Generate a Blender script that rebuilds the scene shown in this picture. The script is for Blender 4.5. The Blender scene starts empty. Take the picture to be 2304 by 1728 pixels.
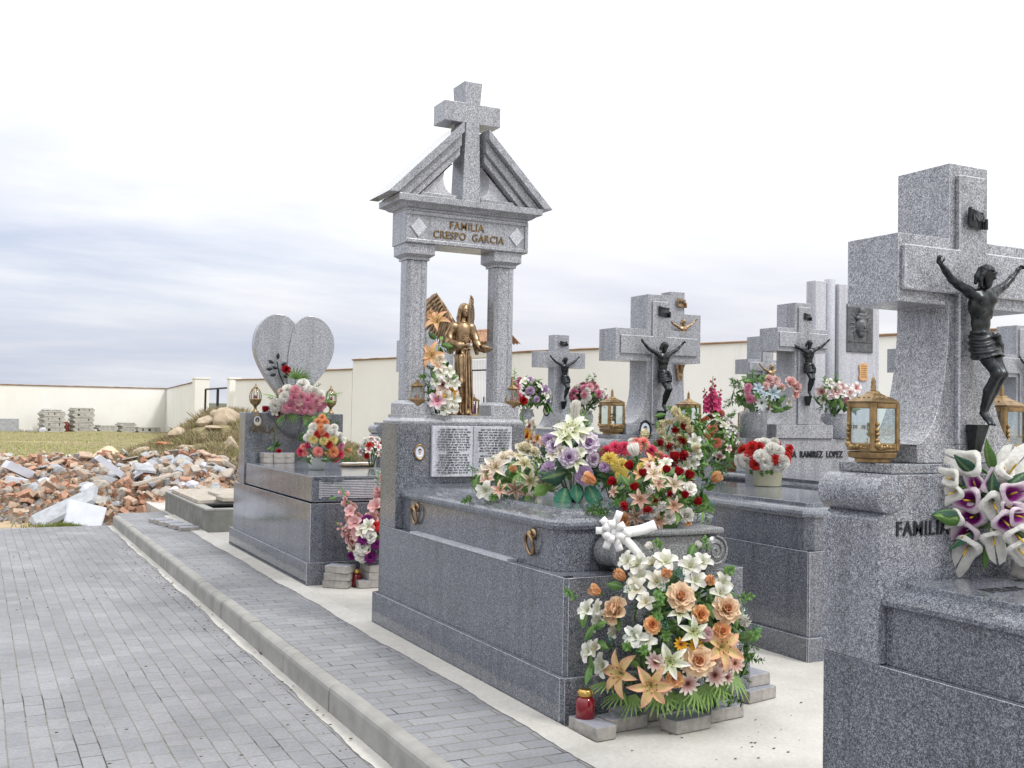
import bpy, math, random
import numpy as np
from mathutils import Vector, Matrix
S = bpy.context.scene
COL = S.collection
PI = math.pi
R = math.radians
rnd = random.Random(7)

# ---------------------------------------------------------------- camera
FPX = 2367.44                      # focal length in photo pixels (photo 2304 wide)
YAW, PITCH, ROLL, EYE = R(27.0255), R(1.7306), R(1.0352), 1.55
_f = Vector((math.sin(YAW) * math.cos(PITCH), math.cos(YAW) * math.cos(PITCH), math.sin(PITCH)))
_r0 = Vector((math.cos(YAW), -math.sin(YAW), 0)); _u0 = _r0.cross(_f)
_r = _r0 * math.cos(ROLL) + _u0 * math.sin(ROLL)
_u = -_r0 * math.sin(ROLL) + _u0 * math.cos(ROLL)
CAM = Vector((0, 0, EYE))
cam = bpy.data.cameras.new('camera')
cam.lens = FPX / 2304 * 36; cam.sensor_width = 36; cam.sensor_fit = 'HORIZONTAL'
cam.clip_start = 0.05; cam.clip_end = 3000
camo = bpy.data.objects.new('camera', cam); COL.objects.link(camo)
M3 = Matrix((_r, _u, -_f)).transposed()
camo.matrix_world = Matrix.Translation(CAM) @ M3.to_4x4()
S.camera = camo

# ---------------------------------------------------------------- light
SUN_EL, SUN_AZ = 52, 152           # azimuth clockwise from +Y
w = bpy.data.worlds.new('World'); S.world = w; w.use_nodes = True
nt = w.node_tree; N = nt.nodes; L = nt.links; N.clear()
out = N.new('ShaderNodeOutputWorld'); bg = N.new('ShaderNodeBackground')
sky = N.new('ShaderNodeTexSky'); sky.sky_type = 'NISHITA'; sky.sun_disc = False
sky.sun_elevation = R(SUN_EL); sky.sun_rotation = R(SUN_AZ)
tc = N.new('ShaderNodeTexCoord'); sep = N.new('ShaderNodeSeparateXYZ')
L.new(tc.outputs['Generated'], sep.inputs[0])
def wm(op, a, b=None, c=None):
    m = N.new('ShaderNodeMath'); m.operation = op
    for i, v in enumerate((a, b, c)):
        if v is None: continue
        if isinstance(v, (int, float)): m.inputs[i].default_value = v
        else: L.new(v, m.inputs[i])
    return m.outputs[0]
# cloud layer: project the direction on a high plane, stretch it into streaks
den = wm('ADD', wm('MAXIMUM', sep.outputs[2], 0.0), 0.15)
cx = wm('DIVIDE', sep.outputs[0], den); cy = wm('DIVIDE', sep.outputs[1], den)
cmb = N.new('ShaderNodeCombineXYZ'); L.new(cx, cmb.inputs[0]); L.new(cy, cmb.inputs[1])
n1 = N.new('ShaderNodeTexNoise'); n1.inputs['Scale'].default_value = 1.15; n1.inputs['Detail'].default_value = 7
n1.inputs['Roughness'].default_value = 0.58; n1.inputs['Distortion'].default_value = 0.25
mp = N.new('ShaderNodeMapping'); mp.inputs['Location'].default_value = (3.1, 1.7, 0); mp.inputs['Rotation'].default_value = (0, 0, R(-14))
mp.inputs['Scale'].default_value = (0.55, 1.0, 1)
L.new(cmb.outputs[0], mp.inputs[0]); L.new(mp.outputs[0], n1.inputs['Vector'])
# the grey-blue bank sits low on the left of the view
lowr = wm('SUBTRACT', 1.1, wm('MULTIPLY', sep.outputs[2], 2.3))
lowr = wm('MAXIMUM', lowr, 0.0)
dirl = wm('ADD', wm('MULTIPLY', sep.outputs[0], -1.05), wm('MULTIPLY', sep.outputs[1], 0.42))
dirl = wm('MULTIPLY', wm('ADD', dirl, 0.26), 1.45)
dirl = wm('MINIMUM', wm('MAXIMUM', dirl, 0.24), 1.0)
dark = wm('MULTIPLY', lowr, dirl)
thr = wm('SUBTRACT', 0.575, wm('MULTIPLY', dark, 0.34))
dn = wm('MULTIPLY', wm('SUBTRACT', n1.outputs['Fac'], thr), 3.0)
dn = wm('MULTIPLY', wm('MINIMUM', wm('MAXIMUM', dn, 0.0), 1.0), wm('MINIMUM', wm('MULTIPLY', dark, 2.4), 1.0))
# faint broad lavender greys over the whole dome
n2 = N.new('ShaderNodeTexNoise'); n2.inputs['Scale'].default_value = 0.75; n2.inputs['Detail'].default_value = 6; n2.inputs['Roughness'].default_value = 0.55
mp2 = N.new('ShaderNodeMapping'); mp2.inputs['Location'].default_value = (7.3, 2.9, 0); mp2.inputs['Rotation'].default_value = (0, 0, R(20)); mp2.inputs['Scale'].default_value = (0.6, 1.0, 1)
L.new(cmb.outputs[0], mp2.inputs[0]); L.new(mp2.outputs[0], n2.inputs['Vector'])
dg = wm('MINIMUM', wm('MAXIMUM', wm('MULTIPLY', wm('SUBTRACT', n2.outputs['Fac'], 0.40), 4.2), 0.0), 1.0)
dg = wm('MULTIPLY', dg, wm('MINIMUM', wm('MAXIMUM', wm('SUBTRACT', 1.25, wm('MULTIPLY', sep.outputs[2], 2.6)), 0.0), 1.0))
ramp = N.new('ShaderNodeMix'); ramp.data_type = 'RGBA'
base = N.new('ShaderNodeMix'); base.data_type = 'RGBA'; base.inputs['A'].default_value = (8.7, 8.75, 8.85, 1); base.inputs['B'].default_value = (6.9, 6.95, 7.6, 1)
L.new(dg, base.inputs['Factor']); L.new(base.outputs['Result'], ramp.inputs['A'])
ramp.inputs['B'].default_value = (5.2, 5.7, 7.0, 1)
L.new(dn, ramp.inputs['Factor'])
mx = N.new('ShaderNodeMix'); mx.data_type = 'RGBA'; mx.inputs['Factor'].default_value = 0.94
L.new(sky.outputs[0], mx.inputs['A']); L.new(ramp.outputs['Result'], mx.inputs['B'])
# an overcast sky is brighter overhead than at the horizon
vm = N.new('ShaderNodeVectorMath'); vm.operation = 'SCALE'; L.new(mx.outputs['Result'], vm.inputs[0])
L.new(wm('ADD', 0.93, wm('MULTIPLY', wm('MAXIMUM', sep.outputs[2], 0.0), 1.15)), vm.inputs['Scale'])
L.new(vm.outputs[0], bg.inputs['Color']); bg.inputs['Strength'].default_value = 0.095
L.new(bg.outputs[0], out.inputs[0])

sl = bpy.data.lights.new('sun', 'SUN'); sl.energy = 1.5; sl.angle = R(10); sl.color = (1, 0.97, 0.92)
so = bpy.data.objects.new('sun', sl); COL.objects.link(so)
_d = Vector((math.sin(R(SUN_AZ)) * math.cos(R(SUN_EL)), math.cos(R(SUN_AZ)) * math.cos(R(SUN_EL)), math.sin(R(SUN_EL))))
so.rotation_euler = _d.to_track_quat('Z', 'Y').to_euler()
vs = S.view_settings; vs.view_transform = 'Standard'; vs.look = 'None'; vs.exposure = 0.28; vs.gamma = 1

# ---------------------------------------------------------------- measuring
def ray(px, py):
    return (_f * FPX + _r * (px - 1152) - _u * (py - 864)).normalized()
def at(px, py, ax, v):
    d = ray(px, py); t = (v - CAM[ax]) / d[ax]
    return CAM + d * t
def WD(px, D):                       # ground position under photo column px at camera depth D
    p = _f * D + _r * ((px - 1152) / FPX * D)
    return (p.x, p.y)
# ---------------------------------------------------------------- materials
MATS = {}
def newmat(name):
    m = bpy.data.materials.new(name); m.use_nodes = True
    nt = m.node_tree; b = nt.nodes['Principled BSDF']
    MATS[name] = m
    return m, nt, b
def ramp(nt, fac, stops, interp='LINEAR'):
    r = nt.nodes.new('ShaderNodeValToRGB'); cr = r.color_ramp; cr.interpolation = interp
    while len(cr.elements) < len(stops): cr.elements.new(0.5)
    for e, (p, c) in zip(cr.elements, stops):
        e.position = p; e.color = (c[0], c[1], c[2], 1) if len(c) == 3 else c
    nt.links.new(fac, r.inputs[0])
    return r.outputs[0]
def noise(nt, vec, scale, detail=3, rough=.5, dist=0):
    n = nt.nodes.new('ShaderNodeTexNoise'); n.inputs['Scale'].default_value = scale
    n.inputs['Detail'].default_value = detail; n.inputs['Roughness'].default_value = rough
    n.inputs['Distortion'].default_value = dist
    if vec is not None: nt.links.new(vec, n.inputs['Vector'])
    return n.outputs['Fac']
def mixc(nt, f, a, b, mode='MIX'):
    m = nt.nodes.new('ShaderNodeMix'); m.data_type = 'RGBA'; m.blend_type = mode
    for k, v in (('Factor', f), ('A', a), ('B', b)):
        i = m.inputs[k]
        if isinstance(v, (int, float)): i.default_value = v
        elif isinstance(v, tuple): i.default_value = (*v, 1)
        else: nt.links.new(v, i)
    return m.outputs['Result']
def mth(nt, op, a, b=0.0):
    m = nt.nodes.new('ShaderNodeMath'); m.operation = op
    for i, v in enumerate((a, b)):
        if isinstance(v, (int, float)): m.inputs[i].default_value = v
        else: nt.links.new(v, m.inputs[i])
    return m.outputs[0]
def bump(nt, b, h, strength=.3, dist=.01):
    n = nt.nodes.new('ShaderNodeBump'); n.inputs['Strength'].default_value = strength
    n.inputs['Distance'].default_value = dist
    nt.links.new(h, n.inputs['Height']); nt.links.new(n.outputs[0], b.inputs['Normal'])
def objco(nt, world=False):
    if world:
        g = nt.nodes.new('ShaderNodeNewGeometry'); return g.outputs['Position']
    return nt.nodes.new('ShaderNodeTexCoord').outputs['Object']
def mapping(nt, vec, scale=(1, 1, 1), rot=(0, 0, 0), loc=(0, 0, 0)):
    m = nt.nodes.new('ShaderNodeMapping'); nt.links.new(vec, m.inputs[0])
    m.inputs['Scale'].default_value = scale; m.inputs['Rotation'].default_value = rot; m.inputs['Location'].default_value = loc
    return m.outputs[0]

def granite(name, lo, mid, hi, rough, bl=1.0):
    m, nt, b = newmat(name); v = objco(nt)
    n = noise(nt, v, 92, 2.5, .62, 1.4)
    c = ramp(nt, n, [(.36, lo), (.46, tuple((a + d) / 2 for a, d in zip(lo, mid))), (.53, mid), (.66, hi)])
    n2 = noise(nt, v, 230, 1, .5, .6)
    c = mixc(nt, ramp(nt, n2, [(.55, (0, 0, 0)), (.68, (1, 1, 1))]), c, tuple(min(1, x * 1.5) for x in hi))
    n3 = noise(nt, v, 1.7, 3)
    c = mixc(nt, ramp(nt, n3, [(.3, (0, 0, 0)), (.75, (.22, .22, .22))]), c, tuple(x * .9 for x in mid))
    nz = noise(nt, mapping(nt, v, (9, 9, .7)), 1.0, 5, .65)
    c = mixc(nt, 1.0, c, ramp(nt, nz, [(.34, (.78, .78, .77)), (.50, (1, 1, 1)), (.72, (1.10, 1.10, 1.11))]), 'MULTIPLY')
    nt.links.new(c, b.inputs['Base Color'])
    n4 = noise(nt, v, 6, 4, .6)
    nt.links.new(ramp(nt, n4, [(.3, (rough * .8,) * 3), (.7, (rough * 1.25,) * 3)]), b.inputs['Roughness'])
    b.inputs['Specular IOR Level'].default_value = .75
    if rough > .15: bump(nt, b, n, .05, .002)
    return m
G_POL = granite('granite_polished', (.028, .031, .040), (.100, .109, .130), (.25, .265, .30), .105)
G_MID = granite('granite_satin', (.055, .058, .072), (.18, .19, .217), (.38, .395, .435), .19)
G_ROOF = granite('granite_roof', (.10, .105, .12), (.26, .27, .30), (.45, .46, .49), .05)
G_HON = granite('granite_honed', (.105, .11, .125), (.27, .28, .308), (.47, .48, .512), .20)
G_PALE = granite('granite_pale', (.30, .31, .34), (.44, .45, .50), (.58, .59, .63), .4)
G_WARM = granite('granite_weathered', (.07, .075, .08), (.17, .175, .185), (.30, .31, .32), .22)

def metal(name, c, c2, rough, met=1.0, sc=22):
    m, nt, b = newmat(name); v = objco(nt)
    n = noise(nt, v, sc, 4, .6)
    nt.links.new(ramp(nt, n, [(.35, c2), (.62, c)]), b.inputs['Base Color'])
    b.inputs['Metallic'].default_value = met; b.inputs['Roughness'].default_value = rough
    bump(nt, b, n, .15, .004)
    return m
BRONZE = metal('bronze', (.44, .31, .19), (.20, .135, .08), .40)
GOLD = metal('lantern_bronze', (.38, .26, .13), (.20, .13, .06), .40, .85)
DBRONZE = metal('dark_bronze', (.050, .054, .056), (.024, .027, .03), .33, .85)
GREYB = metal('lead_grey_metal', (.16, .165, .175), (.09, .095, .105), .5, .5)
IRON = metal('black_iron', (.03, .033, .04), (.018, .02, .025), .5, .6)
COPPER = metal('letter_bronze', (.25, .17, .08), (.12, .08, .04), .5)

def plain(name, c, rough=.6, spec=.4, var=.12, sc=8, bmp=.0, world=False):
    m, nt, b = newmat(name); v = objco(nt, world)
    n = noise(nt, v, sc, 5, .6)
    nt.links.new(ramp(nt, n, [(.3, tuple(x * (1 - var) for x in c)), (.7, tuple(min(1, x * (1 + var)) for x in c))]), b.inputs['Base Color'])
    b.inputs['Roughness'].default_value = rough; b.inputs['Specular IOR Level'].default_value = spec
    if bmp: bump(nt, b, n, bmp, .01)
    return m
BLACKL = plain('black_lettering', (.02, .02, .024), .4)
WHITEP = plain('white_satin', (.80, .80, .79), .35, .5, .04)
CREAMP = plain('cream_plastic', (.74, .72, .52), .35, .5, .03)
PALEP = plain('pale_plastic', (.62, .68, .66), .3, .5, .03)
TERRA = plain('terracotta', (.40, .17, .08), .8)
INK = plain('engraved_ink', (.03, .03, .035), .6)
STONE = plain('rough_stone', (.34, .32, .30), .85, .3, .35, 18, .6)
PAVER = plain('paver_concrete', (.33, .31, .29), .9, .2, .25, 24, .5)
PAVTOP = plain('paver_blue_face', (.27, .28, .32), .85, .2, .15, 24, .3)
BRICK1 = plain('orange_brick', (.44, .26, .18), .9, .2, .3, 14, .5)
BRICK2 = plain('pale_brick', (.44, .33, .25), .9, .2, .25, 14, .5)
BRICK3 = plain('red_brick', (.36, .18, .12), .9, .2, .3, 14, .5)
RSTONE = plain('rubble_stone', (.40, .36, .31), .9, .2, .25, 9, .5)
RGREY = plain('rubble_grey', (.37, .385, .405), .85, .2, .2, 9, .4)
RWHITE = plain('white_marble', (.58, .60, .67), .5, .4, .1, 4, .1)
BOULD = plain('boulder_stone', (.42, .345, .255), .95, .2, .28, 2.2, .6)
SAND = plain('sand', (.62, .50, .36), .95, .1, .1, 20, .5)
CONCG = plain('cast_concrete', (.44, .43, .40), .9, .2, .2, 6, .4)
CONCD = plain('dark_cast_concrete', (.20, .20, .185), .9, .2, .25, 6, .4)
KERB = plain('kerb_concrete', (.30, .295, .278), .88, .25, .18, 5, .35)
WAX = plain('candle_wax', (.6, .5, .4), .5)
SKIN1 = plain('portrait_skin', (.52, .36, .28), .5)
HAIRM = plain('portrait_hair', (.02, .018, .018), .5)
PORC = plain('porcelain', (.62, .68, .80), .2, .6, .03)
WOOD = plain('wicker', (.30, .24, .18), .8, .2, .3, 40, .5)
TILE = plain('clay_tile', (.38, .22, .14), .85, .2, .3, 12, .4)
COPING = plain('coping_tile', (.24, .15, .09), .9, .2, .3, 3, .4)

def glass(name, c, rough=.03, a=.35):
    m, nt, b = newmat(name); o = nt.nodes['Material Output']
    g = nt.nodes.new('ShaderNodeBsdfGlossy'); g.inputs['Roughness'].default_value = rough
    t = nt.nodes.new('ShaderNodeBsdfTransparent'); t.inputs['Color'].default_value = (*c, 1)
    x = nt.nodes.new('ShaderNodeMixShader'); fr = nt.nodes.new('ShaderNodeLayerWeight'); fr.inputs[0].default_value = .4
    nt.links.new(mth(nt, 'ADD', mth(nt, 'MULTIPLY', mth(nt, 'POWER', fr.outputs['Facing'], 3.0), .6), .06), x.inputs[0])
    nt.links.new(t.outputs[0], x.inputs[1]); nt.links.new(g.outputs[0], x.inputs[2])
    nt.links.new(x.outputs[0], o.inputs[0])
    return m
GLASS = glass('lantern_glass', (.955, .99, .99), .03, .24)
m, nt, b = newmat('red_glass'); b.inputs['Base Color'].default_value = (.30, .004, .012, 1)
b.inputs['Roughness'].default_value = .08; b.inputs['Transmission Weight'].default_value = .45; b.inputs['Coat Weight'].default_value = .5
REDG = m
m, nt, b = newmat('purple_glass'); b.inputs['Base Color'].default_value = (.12, .02, .13, 1)
b.inputs['Roughness'].default_value = .08; b.inputs['Transmission Weight'].default_value = .4
PURG = m

def attrmat(name, rough, transl, spec=.35):
    m, nt, b = newmat(name); a = nt.nodes.new('ShaderNodeAttribute'); a.attribute_name = 'Col'
    v = objco(nt); n = noise(nt, v, 9, 3)
    c = mixc(nt, 1.0, a.outputs['Color'], ramp(nt, n, [(.3, (.93, .93, .93)), (.7, (1.08, 1.08, 1.08))]), 'MULTIPLY')
    oi = nt.nodes.new('ShaderNodeObjectInfo')
    c = mixc(nt, 1.0, c, ramp(nt, oi.outputs['Random'], [(0, (.88, .86, .83)), (.5, (1, .99, .98)), (1, (1.08, 1.06, 1.04))]), 'MULTIPLY')
    nt.links.new(c, b.inputs['Base Color']); b.inputs['Roughness'].default_value = rough
    b.inputs['Specular IOR Level'].default_value = spec
    bump(nt, b, noise(nt, mapping(nt, v, (14, 14, 5)), 1.0, 4, .6), .35, .05)
    if transl:
        o = nt.nodes['Material Output']; t = nt.nodes.new('ShaderNodeBsdfTranslucent'); nt.links.new(c, t.inputs[0])
        x = nt.nodes.new('ShaderNodeMixShader'); x.inputs[0].default_value = transl
        nt.links.new(b.outputs[0], x.inputs[1]); nt.links.new(t.outputs[0], x.inputs[2]); nt.links.new(x.outputs[0], o.inputs[0])
    return m
PETAL = attrmat('fabric_petal', .62, .22, .25)
LEAFM = attrmat('artificial_leaf', .42, .12, .4)
GRASSM = attrmat('grass_blade', .7, .2, .2)

def paving(name, sx, sy, run_y, cols, mortar, ms=.006, world=True):
    m, nt, b = newmat(name); v = objco(nt, True)
    wob = nt.nodes.new('ShaderNodeTexNoise'); wob.inputs['Scale'].default_value = 1.3; wob.inputs['Detail'].default_value = 2
    nt.links.new(v, wob.inputs['Vector'])
    ad = nt.nodes.new('ShaderNodeVectorMath'); ad.operation = 'MULTIPLY_ADD'
    nt.links.new(wob.outputs['Color'], ad.inputs[0]); ad.inputs[1].default_value = (.022, .022, 0); nt.links.new(v, ad.inputs[2])
    vv = mapping(nt, ad.outputs[0], rot=(0, 0, R(90) if run_y else 0))
    t = nt.nodes.new('ShaderNodeTexBrick'); nt.links.new(vv, t.inputs['Vector'])
    t.inputs['Scale'].default_value = 1; t.inputs['Brick Width'].default_value = sx; t.inputs['Row Height'].default_value = sy
    t.inputs['Mortar Size'].default_value = ms; t.inputs['Mortar Smooth'].default_value = .6; t.inputs['Bias'].default_value = 0
    t.offset = .5
    t.inputs['Color1'].default_value = (*cols[0], 1); t.inputs['Color2'].default_value = (*cols[1], 1)
    nj = noise(nt, v, 2.6, 4, .6)
    mort = ramp(nt, nj, [(.36, (.05, .047, .042)), (.47, mortar), (.58, mortar), (.66, (.13, .13, .08)), (.78, mortar)])
    nt.links.new(mort, t.inputs['Mortar'])
    n = noise(nt, v, 1.1, 5, .6); n5 = noise(nt, v, 60, 3, .6)
    c = mixc(nt, 1.0, t.outputs['Color'], ramp(nt, n, [(.3, (.80, .79, .78)), (.7, (1.18, 1.17, 1.16))]), 'MULTIPLY')
    c = mixc(nt, 1.0, c, ramp(nt, n5, [(.3, (.86, .86, .86)), (.7, (1.12, 1.12, 1.12))]), 'MULTIPLY')
    # cement dust smears
    n6 = noise(nt, v, .75, 5, .65, .8)
    c = mixc(nt, ramp(nt, n6, [(.60, (0, 0, 0)), (.74, (.40, .40, .40))]), c, (.42, .41, .40))
    nt.links.new(c, b.inputs['Base Color']); b.inputs['Roughness'].default_value = .8
    b.inputs['Specular IOR Level'].default_value = .3
    h = mth(nt, 'SUBTRACT', mth(nt, 'MULTIPLY', n5, .15), t.outputs['Fac'])
    bump(nt, b, h, .55, .006)
    return m
ROADM = paving('road_setts', .215, .104, True, ((.262, .266, .282), (.222, .228, .246)), (.20, .19, .17), .0045)
WALKM = paving('walk_setts', .236, .112, False, ((.262, .268, .287), (.215, .222, .243)), (.19, .18, .155))

m, nt, b = newmat('ground_soil'); v = objco(nt, True)
n = noise(nt, v, .35, 6, .65); n2 = noise(nt, v, 3.5, 5, .7)
g = ramp(nt, n2, [(.3, (.17, .145, .08)), (.55, (.28, .24, .13)), (.75, (.40, .33, .22))])
s = ramp(nt, n2, [(.3, (.34, .25, .16)), (.7, (.54, .42, .29))])
sp = nt.nodes.new('ShaderNodeSeparateXYZ'); nt.links.new(v, sp.inputs[0])
# bare sandy soil beside the road end, grass farther off, a bare track across it
d1 = mth(nt, 'ADD', mth(nt, 'MULTIPLY', sp.outputs[1], -1.0), 20.0)
d1 = mth(nt, 'ADD', mth(nt, 'MULTIPLY', d1, .35), mth(nt, 'MULTIPLY', mth(nt, 'SUBTRACT', n, .5), 5))
trk = mth(nt, 'ABSOLUTE', mth(nt, 'SUBTRACT', mth(nt, 'ADD', sp.outputs[1], mth(nt, 'MULTIPLY', sp.outputs[0], .45)), 44.0))
trk = mth(nt, 'SUBTRACT', .8, mth(nt, 'MULTIPLY', trk, .55))
trk = mth(nt, 'ADD', trk, mth(nt, 'MULTIPLY', mth(nt, 'SUBTRACT', n, .55), 4))
fac = mth(nt, 'MAXIMUM', d1, trk)
fc = nt.nodes.new('ShaderNodeClamp'); nt.links.new(fac, fc.inputs[0])
nt.links.new(mixc(nt, fc.outputs[0], g, s), b.inputs['Base Color']); b.inputs['Roughness'].default_value = .95
b.inputs['Specular IOR Level'].default_value = .1
bump(nt, b, n2, .5, .05)
SOIL = m

m, nt, b = newmat('slab_concrete'); v = objco(nt, True)
n = noise(nt, v, 1.4, 6, .65); n2 = noise(nt, v, 45, 3, .6); n3 = noise(nt, v, 5, 5, .7)
c = ramp(nt, n, [(.3, (.40, .385, .35)), (.55, (.52, .505, .47)), (.75, (.58, .565, .53))])
c = mixc(nt, 1.0, c, ramp(nt, n2, [(.3, (.90, .90, .90)), (.7, (1.06, 1.06, 1.06))]), 'MULTIPLY')
c = mixc(nt, ramp(nt, n3, [(.70, (0, 0, 0)), (.78, (.35, .35, .35))]), c, (.32, .29, .24))
nt.links.new(c, b.inputs['Base Color']); b.inputs['Roughness'].default_value = .9
bump(nt, b, n2, .25, .006); SLABM = m

m, nt, b = newmat('wall_render'); v = objco(nt, True)
n = noise(nt, v, .5, 6, .65); n2 = noise(nt, mapping(nt, v, (1, 1, .12)), 1.8, 5, .7); n3 = noise(nt, v, 30, 3)
c = ramp(nt, n, [(.3, (.76, .75, .71)), (.7, (.84, .832, .80))])
c = mixc(nt, ramp(nt, n2, [(.62, (0, 0, 0)), (.8, (.35, .35, .35))]), c, (.50, .46, .38))
nt.links.new(c, b.inputs['Base Color']); b.inputs['Roughness'].default_value = .95; b.inputs['Specular IOR Level'].default_value = .1
bump(nt, b, n3, .3, .01); WALLM = m

# ---------------------------------------------------------------- mesh tools
class MB:
    def __init__(s): s.v = []; s.f = []; s.mi = []; s.c = []; s.col = (1, 1, 1)
    def add(s, vs, fs, mi=0, col=None):
        o = len(s.v); s.v += [tuple(p) for p in vs]
        s.f += [tuple(i + o for i in f) for f in fs]; s.mi += [mi] * len(fs)
        cc = col if isinstance(col, list) else [col or s.col] * len(vs)
        s.c += cc
        return s
    def box(s, x0, x1, y0, y1, z0, z1, mi=0, M=None, col=None):
        vs = [Vector(p) for p in ((x0, y0, z0), (x1, y0, z0), (x1, y1, z0), (x0, y1, z0), (x0, y0, z1), (x1, y0, z1), (x1, y1, z1), (x0, y1, z1))]
        if M is not None: vs = [M @ p for p in vs]
        return s.add(vs, [(0, 3, 2, 1), (4, 5, 6, 7), (0, 1, 5, 4), (1, 2, 6, 5), (2, 3, 7, 6), (3, 0, 4, 7)], mi, col)
    def rings(s, rings, cap=True, mi=0, col=None, closed=True):
        n = len(rings[0]); vs = [p for r in rings for p in r]; fs = []
        for k in range(len(rings) - 1):
            for i in range(n if closed else n - 1):
                j = (i + 1) % n
                fs.append((k * n + i, k * n + j, (k + 1) * n + j, (k + 1) * n + i))
        if cap: fs += [tuple(range(n - 1, -1, -1)), tuple(range((len(rings) - 1) * n, len(rings) * n))]
        return s.add(vs, fs, mi, col)
    def lathe(s, prof, c=(0, 0, 0), n=20, mi=0, M=None, cap=True, ph=0, col=None):
        rs = []
        for (r, z) in prof:
            ring = [Vector((r * math.cos(2 * PI * i / n + ph) + c[0], r * math.sin(2 * PI * i / n + ph) + c[1], z + c[2])) for i in range(n)]
            if M is not None: ring = [M @ p for p in ring]
            rs.append(ring)
        return s.rings(rs, cap, mi, col)
    def tube(s, pts, rad, n=8, mi=0, cap=True, col=None):
        pts = [Vector(p) for p in pts]; rs = []; prev = None
        for i, p in enumerate(pts):
            t = (pts[min(i + 1, len(pts) - 1)] - pts[max(i - 1, 0)]).normalized()
            if prev is None:
                a = t.cross(Vector((0, 0, 1)));
                if a.length < .1: a = t.cross(Vector((1, 0, 0)))
            else: a = prev - t * prev.dot(t)
            a.normalize(); b_ = t.cross(a); prev = a
            r = rad[i] if isinstance(rad, (list, tuple)) else rad
            rs.append([p + (a * math.cos(2 * PI * k / n) + b_ * math.sin(2 * PI * k / n)) * r for k in range(n)])
        return s.rings(rs, cap, mi, col)
    def prism(s, poly, y0, y1, mi=0, M=None, col=None):       # polygon in x,z pushed along y
        n = len(poly)
        a = [Vector((x, y0, z)) for x, z in poly]; b_ = [Vector((x, y1, z)) for x, z in poly]
        if M is not None: a = [M @ p for p in a]; b_ = [M @ p for p in b_]
        ar = sum(poly[i][0] * poly[(i + 1) % n][1] - poly[(i + 1) % n][0] * poly[i][1] for i in range(n))
        fs = [tuple(range(n)), tuple(range(2 * n - 1, n - 1, -1))] + [(i, i + n, (i + 1) % n + n, (i + 1) % n) for i in range(n)]
        if ar < 0: fs = [tuple(reversed(f)) for f in fs]
        return s.add(a + b_, fs, mi, col)
    def ball(s, c, r, n=8, mi=0, sc=(1, 1, 1), col=None):
        pr = [(max(1e-4, math.sin(PI * k / n)) , -math.cos(PI * k / n)) for k in range(n + 1)]
        M = Matrix.Translation(c) @ Matrix.Diagonal((r * sc[0], r * sc[1], r * sc[2], 1))
        return s.lathe(pr, n=n + 2, mi=mi, M=M, col=col)
    def mesh(s, name, mats, smooth=False, color=False):
        me = bpy.data.meshes.new(name); me.from_pydata(s.v, [], s.f)
        for mt in (mats if isinstance(mats, (list, tuple)) else [mats]): me.materials.append(mt)
        if len(set(s.mi)) > 1: me.polygons.foreach_set('material_index', s.mi)
        if color:
            at_ = me.color_attributes.new('Col', 'FLOAT_COLOR', 'POINT')
            at_.data.foreach_set('color', np.array([(*c[:3], 1) for c in s.c], 'f').ravel())
        if smooth: me.polygons.foreach_set('use_smooth', [True] * len(me.polygons))
        me.validate(); me.update()
        return me

def link(name, data, parent=None, loc=None, label=None, cat=None, group=None, kind=None):
    o = bpy.data.objects.new(name, data); COL.objects.link(o)
    if parent is not None: o.parent = parent
    if loc is not None: o.location = loc
    if label: o['label'] = label
    if cat: o['category'] = cat
    if group: o['group'] = group
    if kind: o['kind'] = kind
    return o
def bev(o, w_=.005, seg=2, ang=35):
    b_ = o.modifiers.new('bevel', 'BEVEL'); b_.width = w_; b_.segments = seg; b_.limit_method = 'ANGLE'; b_.angle_limit = R(ang)
    b_.harden_normals = False
    return o
def part(name, mb, mats, parent, bevel=0, smooth=False, color=False, label=None):
    o = link(name, mb.mesh(name, mats, smooth, color), parent, label=label)
    if parent is not None and parent.type == 'EMPTY':
        o.location = -Vector(parent.location) if not parent.get('local') else (0, 0, 0)
    elif parent is not None:
        o.location = (0, 0, 0)
    if bevel: bev(o, bevel)
    return o
def thing(name, label, cat, loc, group=None, local=False):
    o = link(name, None, None, loc, label, cat, group)
    o.empty_display_size = .1
    if local: o['local'] = 1
    return o
def one(name, mb, mats, label, cat, group=None, bevel=0, smooth=False, color=False, kind=None):
    o = link(name, mb.mesh(name, mats, smooth, color), None, None, label, cat, group, kind)
    if bevel: bev(o, bevel)
    return o
def textmesh(txt, size, ext=.004, bold=.0, squeeze=1.0, spacing=1.0):
    c = bpy.data.curves.new('lettering', 'FONT'); c.body = txt; c.size = size; c.extrude = ext; c.offset = bold
    c.align_x = 'CENTER'; c.align_y = 'CENTER'; c.space_character = spacing; c.resolution_u = 3
    o = bpy.data.objects.new('lettering', c); COL.objects.link(o)
    dg = bpy.context.evaluated_depsgraph_get(); dg.update()
    me = bpy.data.meshes.new_from_object(o.evaluated_get(dg))
    bpy.data.objects.remove(o); bpy.data.curves.remove(c)
    if squeeze != 1: me.transform(Matrix.Diagonal((squeeze, 1, 1, 1)))
    return me
def letters(name, txt, size, centre, parent, mat, flat=False, ext=.003, bold=.0, squeeze=1, rot=0, spacing=1.0, serif=True):
    me = textmesh(txt, size, ext, bold, squeeze, spacing)
    M = Matrix.Translation(centre) @ (Matrix.Rotation(rot, 4, 'Z') if flat else Matrix.Rotation(R(90), 4, 'X'))
    me.transform(M); me.materials.clear(); me.materials.append(mat); me.name = name
    o = link(name, me, parent)
    if parent is not None and parent.type == 'EMPTY' and not parent.get('local'): o.location = -Vector(parent.location)
    return o

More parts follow.
